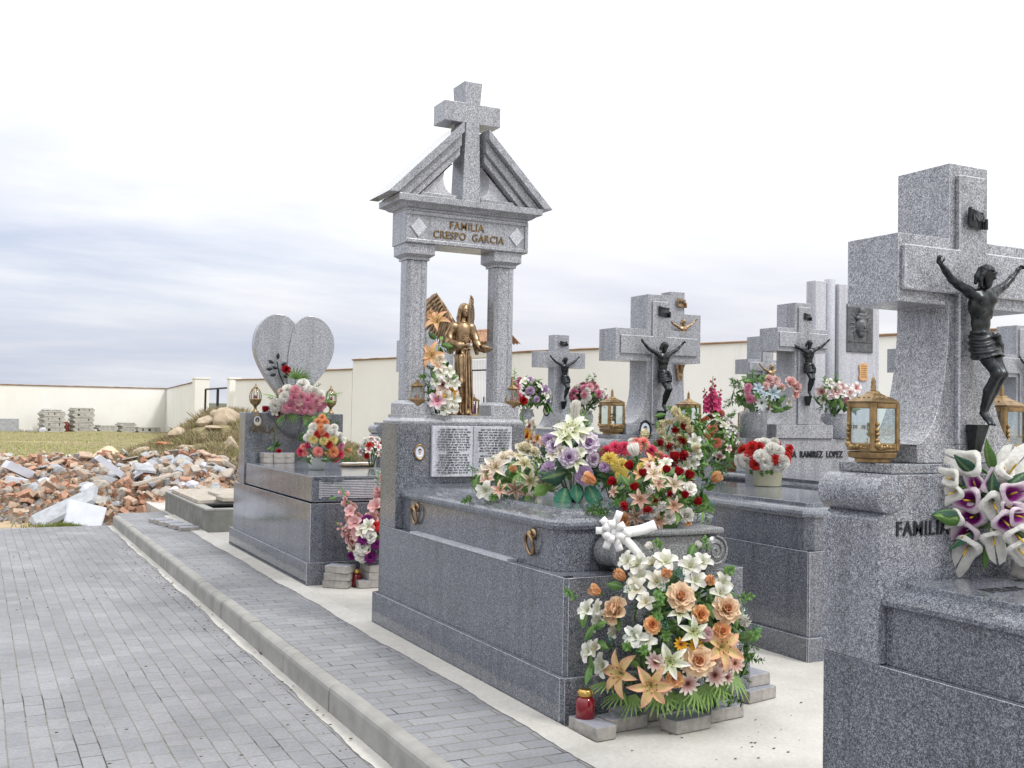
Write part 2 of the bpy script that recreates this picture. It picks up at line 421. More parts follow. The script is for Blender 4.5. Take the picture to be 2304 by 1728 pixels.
def plan(x0, x1, y0, y1, ch, z, ins=0, chb=0):
    x0 += ins; x1 -= ins; y0 += ins; y1 -= ins if chb >= 0 else 0
    c = max(ch - ins * .4, .002); cb = max(abs(chb), .002)
    return [Vector(p) for p in ((x0 + c, y0, z), (x1 - c, y0, z), (x1, y0 + c, z), (x1, y1 - cb, z), (x1 - cb, y1, z), (x0 + cb, y1, z), (x0, y1 - cb, z), (x0, y0 + c, z))]
def loft(mb, x0, x1, y0, y1, ch, levels, mi=0, chb=0):
    return mb.rings([plan(x0, x1, y0, y1, ch, z, i, chb) for z, i in levels], True, mi)

# ---------------------------------------------------------------- implicit surfaces (for sculpted bodies)
class SDF:
    def __init__(s, lo, hi, h):
        s.lo = np.array(lo, float); s.h = h
        s.n = np.ceil((np.array(hi) - s.lo) / h).astype(int) + 1
        s.g = np.full(s.n, 1e3, np.float32)
    def _box(s, lo, hi):
        a = np.clip(np.floor((lo - s.lo) / s.h).astype(int), 0, s.n); b_ = np.clip(np.ceil((hi - s.lo) / s.h).astype(int) + 1, 0, s.n)
        sl = tuple(slice(i, j) for i, j in zip(a, b_))
        ax = [s.lo[k] + np.arange(a[k], b_[k]) * s.h for k in range(3)]
        return sl, np.meshgrid(*ax, indexing='ij')
    def _mix(s, sl, d, k, sub=False):
        g = s.g[sl]
        if sub:
            hh = np.clip(.5 - .5 * (g + d) / k, 0, 1); s.g[sl] = g * (1 - hh) - d * hh + k * hh * (1 - hh)
        else:
            hh = np.clip(.5 + .5 * (d - g) / k, 0, 1); s.g[sl] = d * (1 - hh) + g * hh - k * hh * (1 - hh)
    def cap(s, a, b_, ra, rb=None, k=.01, sub=False):
        rb = ra if rb is None else rb; a = np.array(a, float); b_ = np.array(b_, float)
        m = max(ra, rb) + k * 3 + s.h * 3
        sl, (X, Y, Z) = s._box(np.minimum(a, b_) - m, np.maximum(a, b_) + m)
        if X.size == 0: return s
        d = b_ - a; L2 = max(d @ d, 1e-9)
        t = np.clip(((X - a[0]) * d[0] + (Y - a[1]) * d[1] + (Z - a[2]) * d[2]) / L2, 0, 1)
        q = np.sqrt((X - a[0] - t * d[0]) ** 2 + (Y - a[1] - t * d[1]) ** 2 + (Z - a[2] - t * d[2]) ** 2) - (ra + (rb - ra) * t)
        s._mix(sl, q, k, sub); return s
    def path(s, pts, rs, k=.01):
        for i in range(len(pts) - 1): s.cap(pts[i], pts[i + 1], rs[i], rs[i + 1], k)
        return s
    def ell(s, c, r, k=.01, rot=None, sub=False):
        c = np.array(c, float); r = np.array(r, float); m = r.max() + k * 3 + s.h * 3
        sl, (X, Y, Z) = s._box(c - m, c + m)
        if X.size == 0: return s
        P = np.stack([X - c[0], Y - c[1], Z - c[2]])
        if rot is not None:
            Rm = np.array(rot.to_3x3()).T; P = np.tensordot(Rm, P, 1)
        q0 = np.sqrt(sum((P[i] / r[i]) ** 2 for i in range(3))); q1 = np.sqrt(sum((P[i] / r[i] ** 2) ** 2 for i in range(3)))
        s._mix(sl, q0 * (q0 - 1) / np.maximum(q1, 1e-6), k, sub); return s
    def func(s, fn, lo, hi, k=.01, sub=False):
        sl, G = s._box(np.array(lo, float), np.array(hi, float)); s._mix(sl, fn(*G), k, sub); return s
    def mesh(s, name, mat, M=None):
        g = s.g; n = g.shape; ins = g < 0
        c = [ins[i:n[0] - 1 + i, j:n[1] - 1 + j, k:n[2] - 1 + k] for i in (0, 1) for j in (0, 1) for k in (0, 1)]
        cnt = sum(x.astype(np.int8) for x in c); act = (cnt > 0) & (cnt < 8)
        idx = np.full(act.shape, -1, int); I = np.argwhere(act); idx[act] = np.arange(len(I))
        acc = np.zeros((len(I), 3)); num = np.zeros(len(I))
        offs = [(i, j, k) for i in (0, 1) for j in (0, 1) for k in (0, 1)]
        for a in offs:
            for ax in range(3):
                if a[ax]: continue
                b_ = list(a); b_[ax] = 1
                va = g[I[:, 0] + a[0], I[:, 1] + a[1], I[:, 2] + a[2]]; vb = g[I[:, 0] + b_[0], I[:, 1] + b_[1], I[:, 2] + b_[2]]
                cr = (va < 0) != (vb < 0); t = np.where(cr, va / np.where(cr, va - vb, 1), 0)
                p = np.tile(np.array(a, float), (len(I), 1)); p[:, ax] += t
                acc[cr] += p[cr]; num[cr] += 1
        V = s.lo + (I + acc / num[:, None]) * s.h
        F = []
        for ax in range(3):
            o1, o2 = [(1, 2), (2, 0), (0, 1)][ax]
            sl0 = [slice(None)] * 3; sl1 = [slice(None)] * 3; sl0[ax] = slice(0, -1); sl1[ax] = slice(1, None)
            a = ins[tuple(sl0)]; b_ = ins[tuple(sl1)]
            for q, flip in (((a & ~b_), False), ((~a & b_), True)):
                E_ = np.argwhere(q); E_ = E_[(E_[:, o1] > 0) & (E_[:, o2] > 0) & (E_[:, o1] < n[o1] - 1) & (E_[:, o2] < n[o2] - 1)]
                if not len(E_): continue
                def g_(d1, d2):
                    e = E_.copy(); e[:, o1] -= d1; e[:, o2] -= d2; return idx[e[:, 0], e[:, 1], e[:, 2]]
                qd = np.stack([g_(1, 1), g_(0, 1), g_(0, 0), g_(1, 0)], 1)
                F.append(qd[:, ::-1] if flip else qd)
        F = np.concatenate(F); F = F[(F >= 0).all(1)]
        if M is not None:
            Mm = np.array(M); V = V @ Mm[:3, :3].T + Mm[:3, 3]
        me = bpy.data.meshes.new(name); me.from_pydata(V.tolist(), [], F.tolist()); me.materials.append(mat)
        me.polygons.foreach_set('use_smooth', [True] * len(me.polygons)); me.update()
        return me
# ---------------------------------------------------------------- ground
def sm(a, b_, x):
    t = np.clip((x - a) / (b_ - a), 0, 1); return t * t * (3 - 2 * t)
def vnoise(x, y, sc, seed=0):
    x = x / sc; y = y / sc; xi = np.floor(x).astype(int); yi = np.floor(y).astype(int); xf = x - xi; yf = y - yi
    def h(a, b_):
        q = (a * 374761393 + b_ * 668265263 + seed * 1442695041) & 0x7fffffff; q = ((q ^ (q >> 13)) * 1274126177) & 0x7fffffff
        return (q & 0xffff) / 65535.0
    u = xf * xf * (3 - 2 * xf); v = yf * yf * (3 - 2 * yf)
    return (h(xi, yi) * (1 - u) + h(xi + 1, yi) * u) * (1 - v) + (h(xi, yi + 1) * (1 - u) + h(xi + 1, yi + 1) * u) * v
def camcoord(x, y):
    D = x * _f.x + y * _f.y; la = (x * _r0.x + y * _r0.y)
    return D, la
ROADZ = -0.16
MC = WD(505, 25.5)
def hgt(x, y):
    x = np.asarray(x, float); y = np.asarray(y, float)
    D, la = camcoord(x, y)
    base = -.20 + .46 * sm(17, 28, D)                                # rises gently behind the road end
    base = base + .10 * (vnoise(x, y, 3.1, 1) - .5) * sm(19, 24, D) + .25 * (vnoise(x, y, 9, 2) - .5) * sm(24, 34, D)
    px = 1152 + la / np.maximum(D, 1) * FPX
    # rubble heap
    m = sm(-260, -60, px) * (1 - sm(500, 620, px))
    hp = .30 * sm(16.2, 17.4, D) * (1 - sm(20.3, 22.5, D)) + .16 * sm(18.0, 20.0, D) * (1 - sm(20.3, 22.5, D))
    base = base + m * hp * (.8 + .5 * vnoise(x, y, 1.3, 5))
    # earth mound
    lx = (la - (505 - 1152) / FPX * D)                               # metres right of photo column 505
    left = np.exp(-(np.minimum(lx, 0) / 1.75) ** 2); right = np.exp(-(np.maximum(lx, 0) / 3.4) ** 2)
    dep = np.exp(-(np.minimum(D - 25.5, 0) / 4.4) ** 2) * np.exp(-(np.maximum(D - 25.5, 0) / 5.0) ** 2)
    base = base + 1.16 * left * right * dep * (.90 + .22 * vnoise(x, y, 1.1, 8)) + .10 * (vnoise(x, y, .45, 9) - .5) * left * dep * right
    # under the paved strip it stays down
    flat = (1 - sm(17.9, 19.5, y)) * sm(1.2, 1.7, x)
    base = base * (1 - flat) + (-.30) * flat
    fr = 1 - sm(15.9, 16.8, y)
    return base * (1 - fr) + (-.30) * fr
def sheet(name, x0, x1, y0, y1, nx, ny, warp=None):
    xs = np.linspace(x0, x1, nx); ys = np.linspace(y0, y1, ny)
    if warp: xs = warp(xs); ys = warp(ys)
    X, Y = np.meshgrid(xs, ys); Z = hgt(X, Y)
    v = np.stack([X.ravel(), Y.ravel(), Z.ravel()], 1).tolist()
    f = [(j * nx + i, j * nx + i + 1, (j + 1) * nx + i + 1, (j + 1) * nx + i) for j in range(ny - 1) for i in range(nx - 1)]
    return v, f
def ground():
    def ax(segs):
        out_ = []
        for a, b_, st in segs: out_ += list(np.arange(a, b_, st))
        return np.array(out_ + [segs[-1][1]])
    xs = ax([(-900, -120, 60), (-120, -20, 5), (-20, -10, .6), (-10, 20, .18), (20, 60, 2), (60, 900, 60)])
    ys = ax([(-300, -20, 40), (-20, 14, 2), (14, 38, .18), (38, 80, 1.2), (80, 140, 6), (140, 1500, 80)])
    X, Y = np.meshgrid(xs, ys); Z = hgt(X, Y); nx, ny = len(xs), len(ys)
    me = bpy.data.meshes.new('ground')
    me.from_pydata(np.stack([X.ravel(), Y.ravel(), Z.ravel()], 1).tolist(), [], [(j * nx + i, j * nx + i + 1, (j + 1) * nx + i + 1, (j + 1) * nx + i) for j in range(ny - 1) for i in range(nx - 1)])
    me.materials.append(SOIL); me.polygons.foreach_set('use_smooth', [True] * len(me.polygons))
    link('ground', me, kind='structure')
ground()
mb = MB(); mb.box(-14, 1.835, -8, 16.45, -.26, ROADZ); o = link('road', mb.mesh('road', ROADM), kind='structure')
mb = MB(); mb.box(1.925, 2.60, -8, 13.9, -.12, 0.0); mb.box(1.925, 2.60, 13.9, 16.6, -.12, 0.0)
o = link('pavement', mb.mesh('pavement', WALKM), kind='structure')
mb = MB(); mb.box(2.60, 16, -8, 18.6, -.22, -.003); mb.box(2.60, 16, -8.2, -8.1, -.2, -.1)
o = link('concrete_ground', mb.mesh('concrete_ground', SLABM), kind='structure')
# thin cement fillet along the tomb bases and in the gutter
def fillet(name, x0, x1, z0, z1, y0, y1, mat, seed):
    mb = MB(); n = 420; a = []; b_ = []; rr = random.Random(seed)
    for i in range(n + 1):
        y = y0 + (y1 - y0) * i / n
        j = .010 * math.sin(y * 2.3 + seed) + .006 * math.sin(y * 7.1) + rr.uniform(-.004, .004)
        a.append(Vector((x0 + j, y, z0))); b_.append(Vector((x1, y, z1)))
    vs = a + b_; fs = [(i, n + 1 + i, n + 2 + i, i + 1) for i in range(n)]
    mb.add(vs, [tuple(reversed(f)) for f in fs]); return mb
mb = fillet('', 2.50, 2.655, .004, .016, -2, 16.0, 0, 1)
o = link('cement_strip', mb.mesh('cement_strip', SLABM), kind='structure')
mb = fillet('', 1.775, 1.838, ROADZ + .004, ROADZ + .015, -8, 16.3, 0, 5)
o = link('gutter_cement', mb.mesh('gutter_cement', SLABM), kind='structure')
# kerb: precast pieces end to end
mb = MB(); yy = -7.9; rk = random.Random(4)
while yy < 15.9:
    ln = .98; dz = rk.uniform(-.006, .004); dx = rk.uniform(-.004, .004)
    x0, x1 = 1.838 + dx, 1.922 + dx; y0, y1 = yy + .004, min(yy + ln, 16.3) - .004
    prof = [(x0, -.22), (x0, -.03 + dz), (x0 + .006, -.012 + dz), (x0 + .018, -.002 + dz), (x0 + .03, 0.004 + dz), (x1, .006 + dz), (x1, -.22)]
    a = [Vector((x, y0, z)) for x, z in prof]; b_ = [Vector((x, y1, z)) for x, z in prof]
    mb.rings([a, b_]); yy += ln
o = link('kerb', mb.mesh('kerb', KERB), kind='structure'); bev(o, .004)

# ---------------------------------------------------------------- cemetery wall
def wallrun(name, label, pts, zt, zb, th=.22, cop=True, pil=None):
    p0, p1 = Vector((*pts[0], 0)), Vector((*pts[1], 0))
    t = thing(name, label, 'wall', (p0.x, p0.y, zb))
    d = (p1 - p0).normalized(); n = Vector((d.y, -d.x, 0))
    if n.dot(-p0) < 0: n = -n
    mb = MB(); z0, z1 = zt if isinstance(zt, tuple) else (zt, zt)
    a, b_ = p0, p1; q = [a, b_, b_ - n * th, a - n * th]
    vs = [Vector((p.x, p.y, zb)) for p in q] + [Vector((q[0].x, q[0].y, z0)), Vector((q[1].x, q[1].y, z1)), Vector((q[2].x, q[2].y, z1)), Vector((q[3].x, q[3].y, z0))]
    mb.add(vs, [(0, 3, 2, 1), (4, 5, 6, 7), (0, 1, 5, 4), (1, 2, 6, 5), (2, 3, 7, 6), (3, 0, 4, 7)])
    part('wall_panel', mb, WALLM, t)
    if cop:
        mb = MB(); e = .05; ln = (p1 - p0).length; k = max(1, int(ln / .30))
        for i in range(k):
            f0, f1 = i / k, (i + .985) / k
            A = a + (b_ - a) * f0; B = a + (b_ - a) * f1; za = z0 + (z1 - z0) * f0; zc = z0 + (z1 - z0) * f1
            jz = rnd.uniform(-.008, .008)
            q = [A + n * e, B + n * e, B - n * (th + e), A - n * (th + e)]; mid = [(A - n * th / 2), (B - n * th / 2)]
            vs = [Vector((q[0].x, q[0].y, za + .002)), Vector((q[1].x, q[1].y, zc + .002)), Vector((q[2].x, q[2].y, zc + .002)), Vector((q[3].x, q[3].y, za + .002)),
                  Vector((q[0].x, q[0].y, za + .032 + jz)), Vector((q[1].x, q[1].y, zc + .032 + jz)), Vector((mid[1].x, mid[1].y, zc + .060 + jz)), Vector((mid[0].x, mid[0].y, za + .060 + jz)),
                  Vector((q[2].x, q[2].y, zc + .032 + jz)), Vector((q[3].x, q[3].y, za + .032 + jz))]
            mb.add(vs, [(0, 3, 2, 1), (0, 1, 5, 4), (4, 5, 6, 7), (7, 6, 8, 9), (3, 9, 8, 2), (1, 2, 8, 6, 5), (0, 4, 7, 9, 3)])
        part('coping', mb, COPING, t)
    return t
ZB = -.4
wallrun('cemetery_wall', 'long straight white rendered wall across the grass field at far left', (WD(-420, 50), WD(375, 64)), (2.64, 2.80), ZB)
wallrun('cemetery_wall', 'short white wall bending towards the open gate, clean white near the gate pillar', (WD(375.3, 64.1), WD(446, 46)), 2.80, ZB)
def pdepth(px): return 1 / (.0259 + 1.63e-5 * (px - 533))
wallrun('cemetery_wall', 'white wall section just right of the gate, lowest of the stepped sections', (WD(530, pdepth(530)), WD(690, pdepth(690))), 2.67, ZB)
wallrun('cemetery_wall', 'middle step of the white wall right of the heart headstone', (WD(691, pdepth(691)), WD(792, pdepth(792))), 2.91, ZB)
wallrun('cemetery_wall', 'highest step of the white wall between heart headstone and temple columns', (WD(793, pdepth(793)), WD(1048, pdepth(1048))), 3.2, ZB)
wallrun('cemetery_wall', 'long white wall with brown tile coping behind the granite crosses', (WD(1122, pdepth(1122)), WD(2750, pdepth(2750))), 3.2, ZB)
def pillar(px, D, zt, lab, wd=.5):
    x, y = WD(px, D); mb = MB(); mb.box(x - wd / 2, x + wd / 2, y - wd / 2, y + wd / 2, ZB, zt); mb.box(x - wd / 2 - .03, x + wd / 2 + .03, y - wd / 2 - .03, y + wd / 2 + .03, zt + .002, zt + .06)
    one('gate_pillar', mb, WALLM, lab, 'pillar', 'white gate pillars', bevel=.01)
pillar(452, 44.6, 2.86, 'white pillar on the left side of the two leaf gate', .6)
pillar(526, 39.2, 2.72, 'white pillar on the right side of the two leaf gate', .4)
# gate with two thin leaves
A = Vector((*WD(463, 43.8), 0)); B = Vector((*WD(521, 39.6), 0))
t = thing('field_gate', 'black two leaf metal gate between white pillars looking onto the fields', 'gate', (A.x, A.y, .4))
for k, (P, Q) in enumerate(((A, A.lerp(B, .49)), (A.lerp(B, .51), B))):
    mb = MB()
    for p in (P, Q): mb.tube([(p.x, p.y, .3), (p.x, p.y, 2.42)], .045, 6)
    for z in (2.42, 1.15, .45): mb.tube([(P.x, P.y, z), (Q.x, Q.y, z)], .04, 6)
    g = part('gate_leaf', mb, IRON, t)
    mb = MB()
    for i in range(1, 8):
        p = P.lerp(Q, i / 8); mb.tube([(p.x, p.y, .45), (p.x, p.y, 1.15)], .014, 5)
    for i in (2, 6):
        p = P.lerp(Q, i / 8); mb.ball((p.x, p.y, 1.32), .045, 5, sc=(.7, .7, 2.2)); mb.tube([(p.x, p.y, 1.15), (p.x, p.y, 1.3)], .014, 5)
    part('gate_bars', mb, IRON, g)
# dark far fields seen through the gate
mb = MB()
for (px0, px1, D, z0, z1) in ((350, 700, 300, -1, 2.1),):
    a = WD(px0 - 900, D); b_ = WD(px1 + 2500, D); c = WD(px1 + 2500, D + 90); d = WD(px0 - 900, D + 90)
    mb.add([(a[0], a[1], .1), (b_[0], b_[1], .1), (c[0], c[1], 4.2), (d[0], d[1], 4.2)], [(0, 1, 2, 3)])
FIELD = plain('far_field', (.10, .10, .075), .95, .1, .4, .03, world=True)
link('hills', mb.mesh('hills', FIELD), kind='structure')
# chapel gate with tiled canopy seen beside the angel
A = Vector((*WD(1046, pdepth(1046)), 0)); B = Vector((*WD(1124, pdepth(1124)), 0)); dd = (B - A).normalized(); nn = Vector((dd.y, -dd.x, 0))
if nn.dot(-A) < 0: nn = -nn
t = thing('entrance_gate', 'white barred entrance gate with a black cross under a clay tiled canopy', 'gate', (A.x, A.y, 0))
mb = MB(); k = 22
for i in range(k + 1):
    p = A.lerp(B, i / k); mb.tube([(p.x, p.y, .3), (p.x, p.y, 3.05)], .012, 5)
part('gate_bars', mb, WHITEP, t)
mb = MB()
for z in (.42, 2.78): mb.tube([(A.x, A.y, z), (B.x, B.y, z)], .022, 6)
part('gate_rail', mb, IRON, t)
mb = MB(); p = A.lerp(B, .60) + nn * .05; mb.box(p.x - .012, p.x + .012, p.y - .012, p.y + .012, 1.05, 2.05)
mb.tube([p - dd * .10 + Vector((0, 0, 1.85)), p + dd * .10 + Vector((0, 0, 1.85))], .016, 6)
part('cross', mb, IRON, t)
mb = MB(); p0 = A - dd * .15; p1 = B + dd * .15; M4 = 14
q = [p0 + nn * .1, p1 + nn * .1, p1 - nn * .3, p0 - nn * .3]
mb.add([(p.x, p.y, 3.12) for p in q] + [(p.x, p.y, 3.46) for p in q], [(0, 3, 2, 1), (4, 5, 6, 7), (0, 1, 5, 4), (1, 2, 6, 5), (2, 3, 7, 6), (3, 0, 4, 7)])
part('lintel', mb, WALLM, t)
mb = MB()
for i in range(M4):
    p = p0.lerp(p1, (i + .5) / M4)
    for s_, zt in ((1, 0), (-1, 0)):
        a = p + nn * (.5 * s_ - .1) + Vector((0, 0, 3.48)); b_ = p - nn * .1 + Vector((0, 0, 3.84))
        ring = []
        for q_ in (a, b_):
            ring.append([q_ + dd * (.07 * math.cos(PI * j / 6)) + Vector((0, 0, .06 * math.sin(PI * j / 6))) for j in range(7)] + [q_ + dd * (.05 * math.cos(PI * j / 6)) + Vector((0, 0, .04 * math.sin(PI * j / 6))) for j in range(6, -1, -1)])
        mb.rings(ring)
mb.rings([[p0 - nn * .1 + Vector((0, 0, 3.84)) + nn * (.08 * math.cos(PI * 2 * j / 8)) + Vector((0, 0, .07 * math.sin(PI * 2 * j / 8))) for j in range(8)], [p1 - nn * .1 + Vector((0, 0, 3.84)) + nn * (.08 * math.cos(PI * 2 * j / 8)) + Vector((0, 0, .07 * math.sin(PI * 2 * j / 8))) for j in range(8)]])
part('tiled_roof', mb, TILE, t)
# ---------------------------------------------------------------- tombs
MOULD = [(.0, 0), (.004, -.012), (.018, -.02), (.034, -.02), (.048, -.012), (.060, .004), (.072, .02), (.078, .034), (.086, .038), (.088, .052)]
def bevglint(o, w_=.008):  # paler second material paints a bright highlight along the bevelled edges
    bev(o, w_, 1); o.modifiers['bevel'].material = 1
def tomb_base(t, x0, x1, y0, y1, zp, zl, ch=.0, mat=None, mat2=None):
    mb = MB(); loft(mb, x0, x1, y0, y1, ch, [(-.004, 0), (zp, 0)]); bevglint(part('plinth', mb, [mat or G_POL, G_PALE], t))
    mb = MB(); loft(mb, x0 + .034, x1 - .034, y0 + .034, y1 - .034, ch, [(zp + .001, 0), (zl, 0)]); bevglint(part('body', mb, [mat or G_POL, G_PALE], t))
def lid_levels(z0, zs, ze):
    # vertical side to zs, bulging moulding, then a raised top at ze
    h = ze - zs; out_ = [(z0, .0), (zs, .0)]
    out_ += [(zs + .004, -.016), (zs + h * .12, -.022), (zs + h * .30, -.022), (zs + h * .48, -.014), (zs + h * .62, .002), (zs + h * .70, .020), (zs + h * .715, .032), (zs + h * .74, .040), (ze - .003, .044), (ze, .048)]
    return out_
def vents(t, x, y, z, nx=1):
    mb = MB(); mb.box(x, x + .05, y, y + .018, z + .001, z + .006)
    part('vent_plate', mb, IRON, t)
def cross_poly(cx, s, zt, a, z1, z0, zf, f, zb, flare=True, n=14, curve=1.0):
    right = [(cx + s, zt), (cx + s, z1), (cx + a, z1), (cx + a, z0), (cx + s, z0)]
    if flare:
        right.append((cx + s, zf))
        for i in range(1, n + 1):
            q = i / n * PI / 2
            right.append((cx + s + (f - s) * (1 - math.cos(q)), zf + (zb - zf) * math.sin(q) ** curve))
    else: right.append((cx + s, zb))
    left = [(2 * cx - x, z) for x, z in reversed(right)]
    return right + left
def granite_cross(t, cx, yf, dep, s, zt, a, z1, z0, zf, f, zb, vin=.04, hin=.012, ks=.70, raised=True, mat=None, zpan=None):
    mat = mat or G_HON
    mb = MB(); mb.prism(cross_poly(cx, s, zt, a, z1, z0, zf, f, zb), yf, yf + dep)
    c = part('cross', mb, [mat, G_PALE], t); bevglint(c, .006)
    if not raised: return c
    mb = MB()
    mb.prism(cross_poly(cx, s * ks, zt - vin, a - hin, z1 - vin, z0 + vin, zf, f, (zpan or zb) + .002, flare=False), yf - .022, yf + .002)
    bevglint(part('raised_cross', mb, [mat, G_PALE], t), .005)
    return c
def scroll_block(t, x0, x1, y0, y1, z0, z1, r=.066, mat=None):
    """headstone block with a rolled shoulder at each end and a thin slab on top"""
    mat = mat or G_MID
    mb = MB(); pr = [(x1 - .002, z0), (x1 - .002, z1 - 2 * r - .020), (x1 - .012, z1 - 2 * r - .010), (x1 - .045, z1 - 2 * r + .008), (x1 - .045, z1)]
    pl = [(x0 + .045, z1), (x0 + .045, z1 - 2 * r + .008), (x0 + .012, z1 - 2 * r - .010), (x0 + .002, z1 - 2 * r - .020), (x0 + .002, z0)]
    mb.prism(pr + pl, y0, y1); part('headstone', mb, mat, t, .005)
    for sx, xc in ((1, x0 + r * .74), (-1, x1 - r * .74)):
        mb = MB(); M = Matrix.Translation((xc, (y0 + y1) / 2, z1 - r)) @ Matrix.Rotation(R(90), 4, 'X')
        mb.lathe([(r * .9, -(y1 - y0) / 2 - .012), (r, -(y1 - y0) / 2 - .006), (r, (y1 - y0) / 2 + .006)], n=26, M=M)
        part('scroll', mb, mat, t, .004, True)
    mb = MB(); mb.box(x0 + .07, x1 - .07, y0 + .012, y1 - .004, z1 + .001, z1 + .035); part('shelf_slab', mb, mat, t, .004)

def plaque(name, label, P, w_, h_, mat=None, group=None, local=None, lettered=True):
    """little bronze scroll with INRI"""
    t = None
    mb = MB(); n = 10; vs0 = []; vs1 = []
    for i in range(n + 1):
        u = i / n; x = (u - .5) * w_; y = -.006 * math.sin(u * PI * 1.6) - .004
        dz = -.05 * w_ * math.sin(u * PI) - .12 * h_ * u
        vs0.append((x, y, h_ / 2 + dz)); vs1.append((x, y, -h_ / 2 + dz))
    a = [Vector(p) for p in vs0]; b_ = [Vector(p) for p in vs1]
    rings = [[p, q, q + Vector((0, .006, 0)), p + Vector((0, .006, 0))] for p, q in zip(a, b_)]
    mb.rings(rings)
    mb.lathe([(h_ * .10, -h_ * .52), (h_ * .10, h_ * .52)], (-w_ / 2, -.008, 0), 8)
    mb.lathe([(h_ * .12, -h_ * .30), (h_ * .12, h_ * .30)], (w_ / 2, -.008, -h_ * .35), 8)
    me = mb.mesh(name, mat or DBRONZE)
    o = link(name, me, None, P, label, 'plaque', group)
    return o
def inri(o, size, mat):
    me = textmesh('INRI', size, .0015); me.transform(Matrix.Translation((0, -.012, -.004)) @ Matrix.Rotation(R(90), 4, 'X')); me.materials.clear(); me.materials.append(mat)
    l = link('lettering', me, o); return l

# ======== 1. family temple tomb (centre)
T1 = thing('temple_tomb', 'large grey granite tomb with a columned temple headstone and bronze rings', 'tomb', (3.27, 6.0, 0))
X0, X1 = 2.66, 3.88
tomb_base(T1, X0, X1, 4.61, 7.43, .235, .73, .02)
mb = MB(); loft(mb, 2.755, 3.79, 4.84, 7.085, .06, [(.731, 0), (.945, 0), (.952, -.018), (.972, -.026), (.990, -.024), (1.004, -.010), (1.010, .006), (1.016, .03), (1.022, .055), (1.030, .075), (1.034, .082), (1.037, .088), (1.052, .094)])
LID1 = part('lid', mb, G_POL, T1, .003)
mb = MB(); mb.box(2.694, 3.73, 7.08, 7.396, .731, 1.485); part('headstone', mb, G_POL, T1, .006)
mb = MB(); mb.rings([plan(2.70, 3.72, 7.09, 7.39, .002, 1.486), plan(2.70, 3.72, 7.09, 7.39, .002, 1.50), plan(2.735, 3.70, 7.105, 7.38, .002, 1.522), plan(2.735, 3.70, 7.105, 7.38, .002, 1.545)])
part('shelf_slab', mb, G_HON, T1, .004)
vents(T1, 2.70, 4.665, .73); 
mb = MB(); mb.box(2.690, 2.753, 5.30, 6.78, .7305, .744); part('ledge_sky_sheen', mb, G_PALE, T1)  # pale strip stands in for bright sky reflected on the ledge top
# open stone book
T1b = MB(); mb = MB()
def page(mb, xa, xb, z0, z1, yf, sag):
    n = 8; rs = []
    for i in range(n + 1):
        u = i / n; x = xa + (xb - xa) * u; y = yf - .028 - .016 * math.sin(PI * (u ** .6)) * sag
        rs.append([Vector((x, y, z0)), Vector((x, y, z1)), Vector((x, yf + .001, z1)), Vector((x, yf + .001, z0))])
    mb.rings(rs)
page(mb, 3.283, 2.958, 1.098, 1.468, 7.08, 1); page(mb, 3.287, 3.605, 1.098, 1.468, 7.08, 1)
BOOK = part('stone_book', mb, G_PALE, T1, .003)
mb = MB(); rr = random.Random(11)
def textblock(xa, xb, z1, z0, rows, y):
    for r_ in range(rows):
        zc = z1 + (z0 - z1) * (r_ + .5) / rows; ind = rr.choice((0, .005, .012, .02)) if r_ not in (9,) else .08
        x = xa + ind; xe = xb - ind
        while x < xe - .012:
            wl = rr.uniform(.014, .05); xw = min(x + wl, xe)
            while x < xw - .003:
                lw = rr.uniform(.0035, .0055); h_ = rr.choice((.0052, .0052, .0065)); k = rr.random()
                mb.box(x, x + .0014, y, y + .003, zc - h_, zc + h_)
                if k < .45: mb.box(x + .0014, x + lw, y, y + .003, zc + h_ - .0018, zc + h_)
                if k > .3: mb.box(x + .0014, x + lw, y, y + .003, zc - .0009, zc + .0009)
                if k > .6: mb.box(x + .0014, x + lw, y, y + .003, zc - h_, zc - h_ + .0018)
                x += lw + .0016
            x += .007
textblock(2.992, 3.258, 1.452, 1.118, 18, 7.0345); textblock(3.318, 3.590, 1.452, 1.18, 14, 7.0345)
part('engraved_text', mb, INK, T1)
# pedestals, columns, capitals
for xc in (2.86, 3.575):
    w2 = .115; mb = MB()
    mb.rings([plan(xc - w2, xc + w2, 7.12, 7.35, .002, 1.546), plan(xc - w2, xc + w2, 7.12, 7.35, .002, 1.625), plan(xc - w2 + .006, xc + w2 - .006, 7.126, 7.344, .002, 1.632), plan(xc - w2 + .025, xc + w2 - .025, 7.145, 7.325, .002, 1.650)])
    part('pedestal', mb, G_HON, T1, .003)
    w3 = .082; cb = .026; ya, yb = 7.15, 7.315
    def octo(z, g=0):
        x0_, x1_ = xc - w3 - g, xc + w3 + g; y0_, y1_ = ya - g, yb + g
        return [Vector(p) for p in ((x0_ + cb, y0_, z), (x0_ + cb + .022, y0_, z), (x0_ + cb + .030, y0_ + .008, z), (x1_ - cb - .030, y0_ + .008, z), (x1_ - cb - .022, y0_, z), (x1_ - cb, y0_, z), (x1_, y0_ + cb, z), (x1_, y1_ - cb, z), (x1_ - cb, y1_, z), (x0_ + cb, y1_, z), (x0_, y1_ - cb, z), (x0_, y0_ + cb, z))]
    mb = MB(); mb.rings([octo(1.651), octo(2.676)]); part('column', mb, G_HON, T1, .003)
    mb = MB(); mb.rings([plan(xc - .088, xc + .088, 7.142, 7.322, .006, 2.677), plan(xc - .088, xc + .088, 7.142, 7.322, .006, 2.695), plan(xc - .118, xc + .118, 7.112, 7.352, .006, 2.716), plan(xc - .118, xc + .118, 7.112, 7.352, .006, 2.79)])
    part('capital', mb, G_HON, T1, .003)
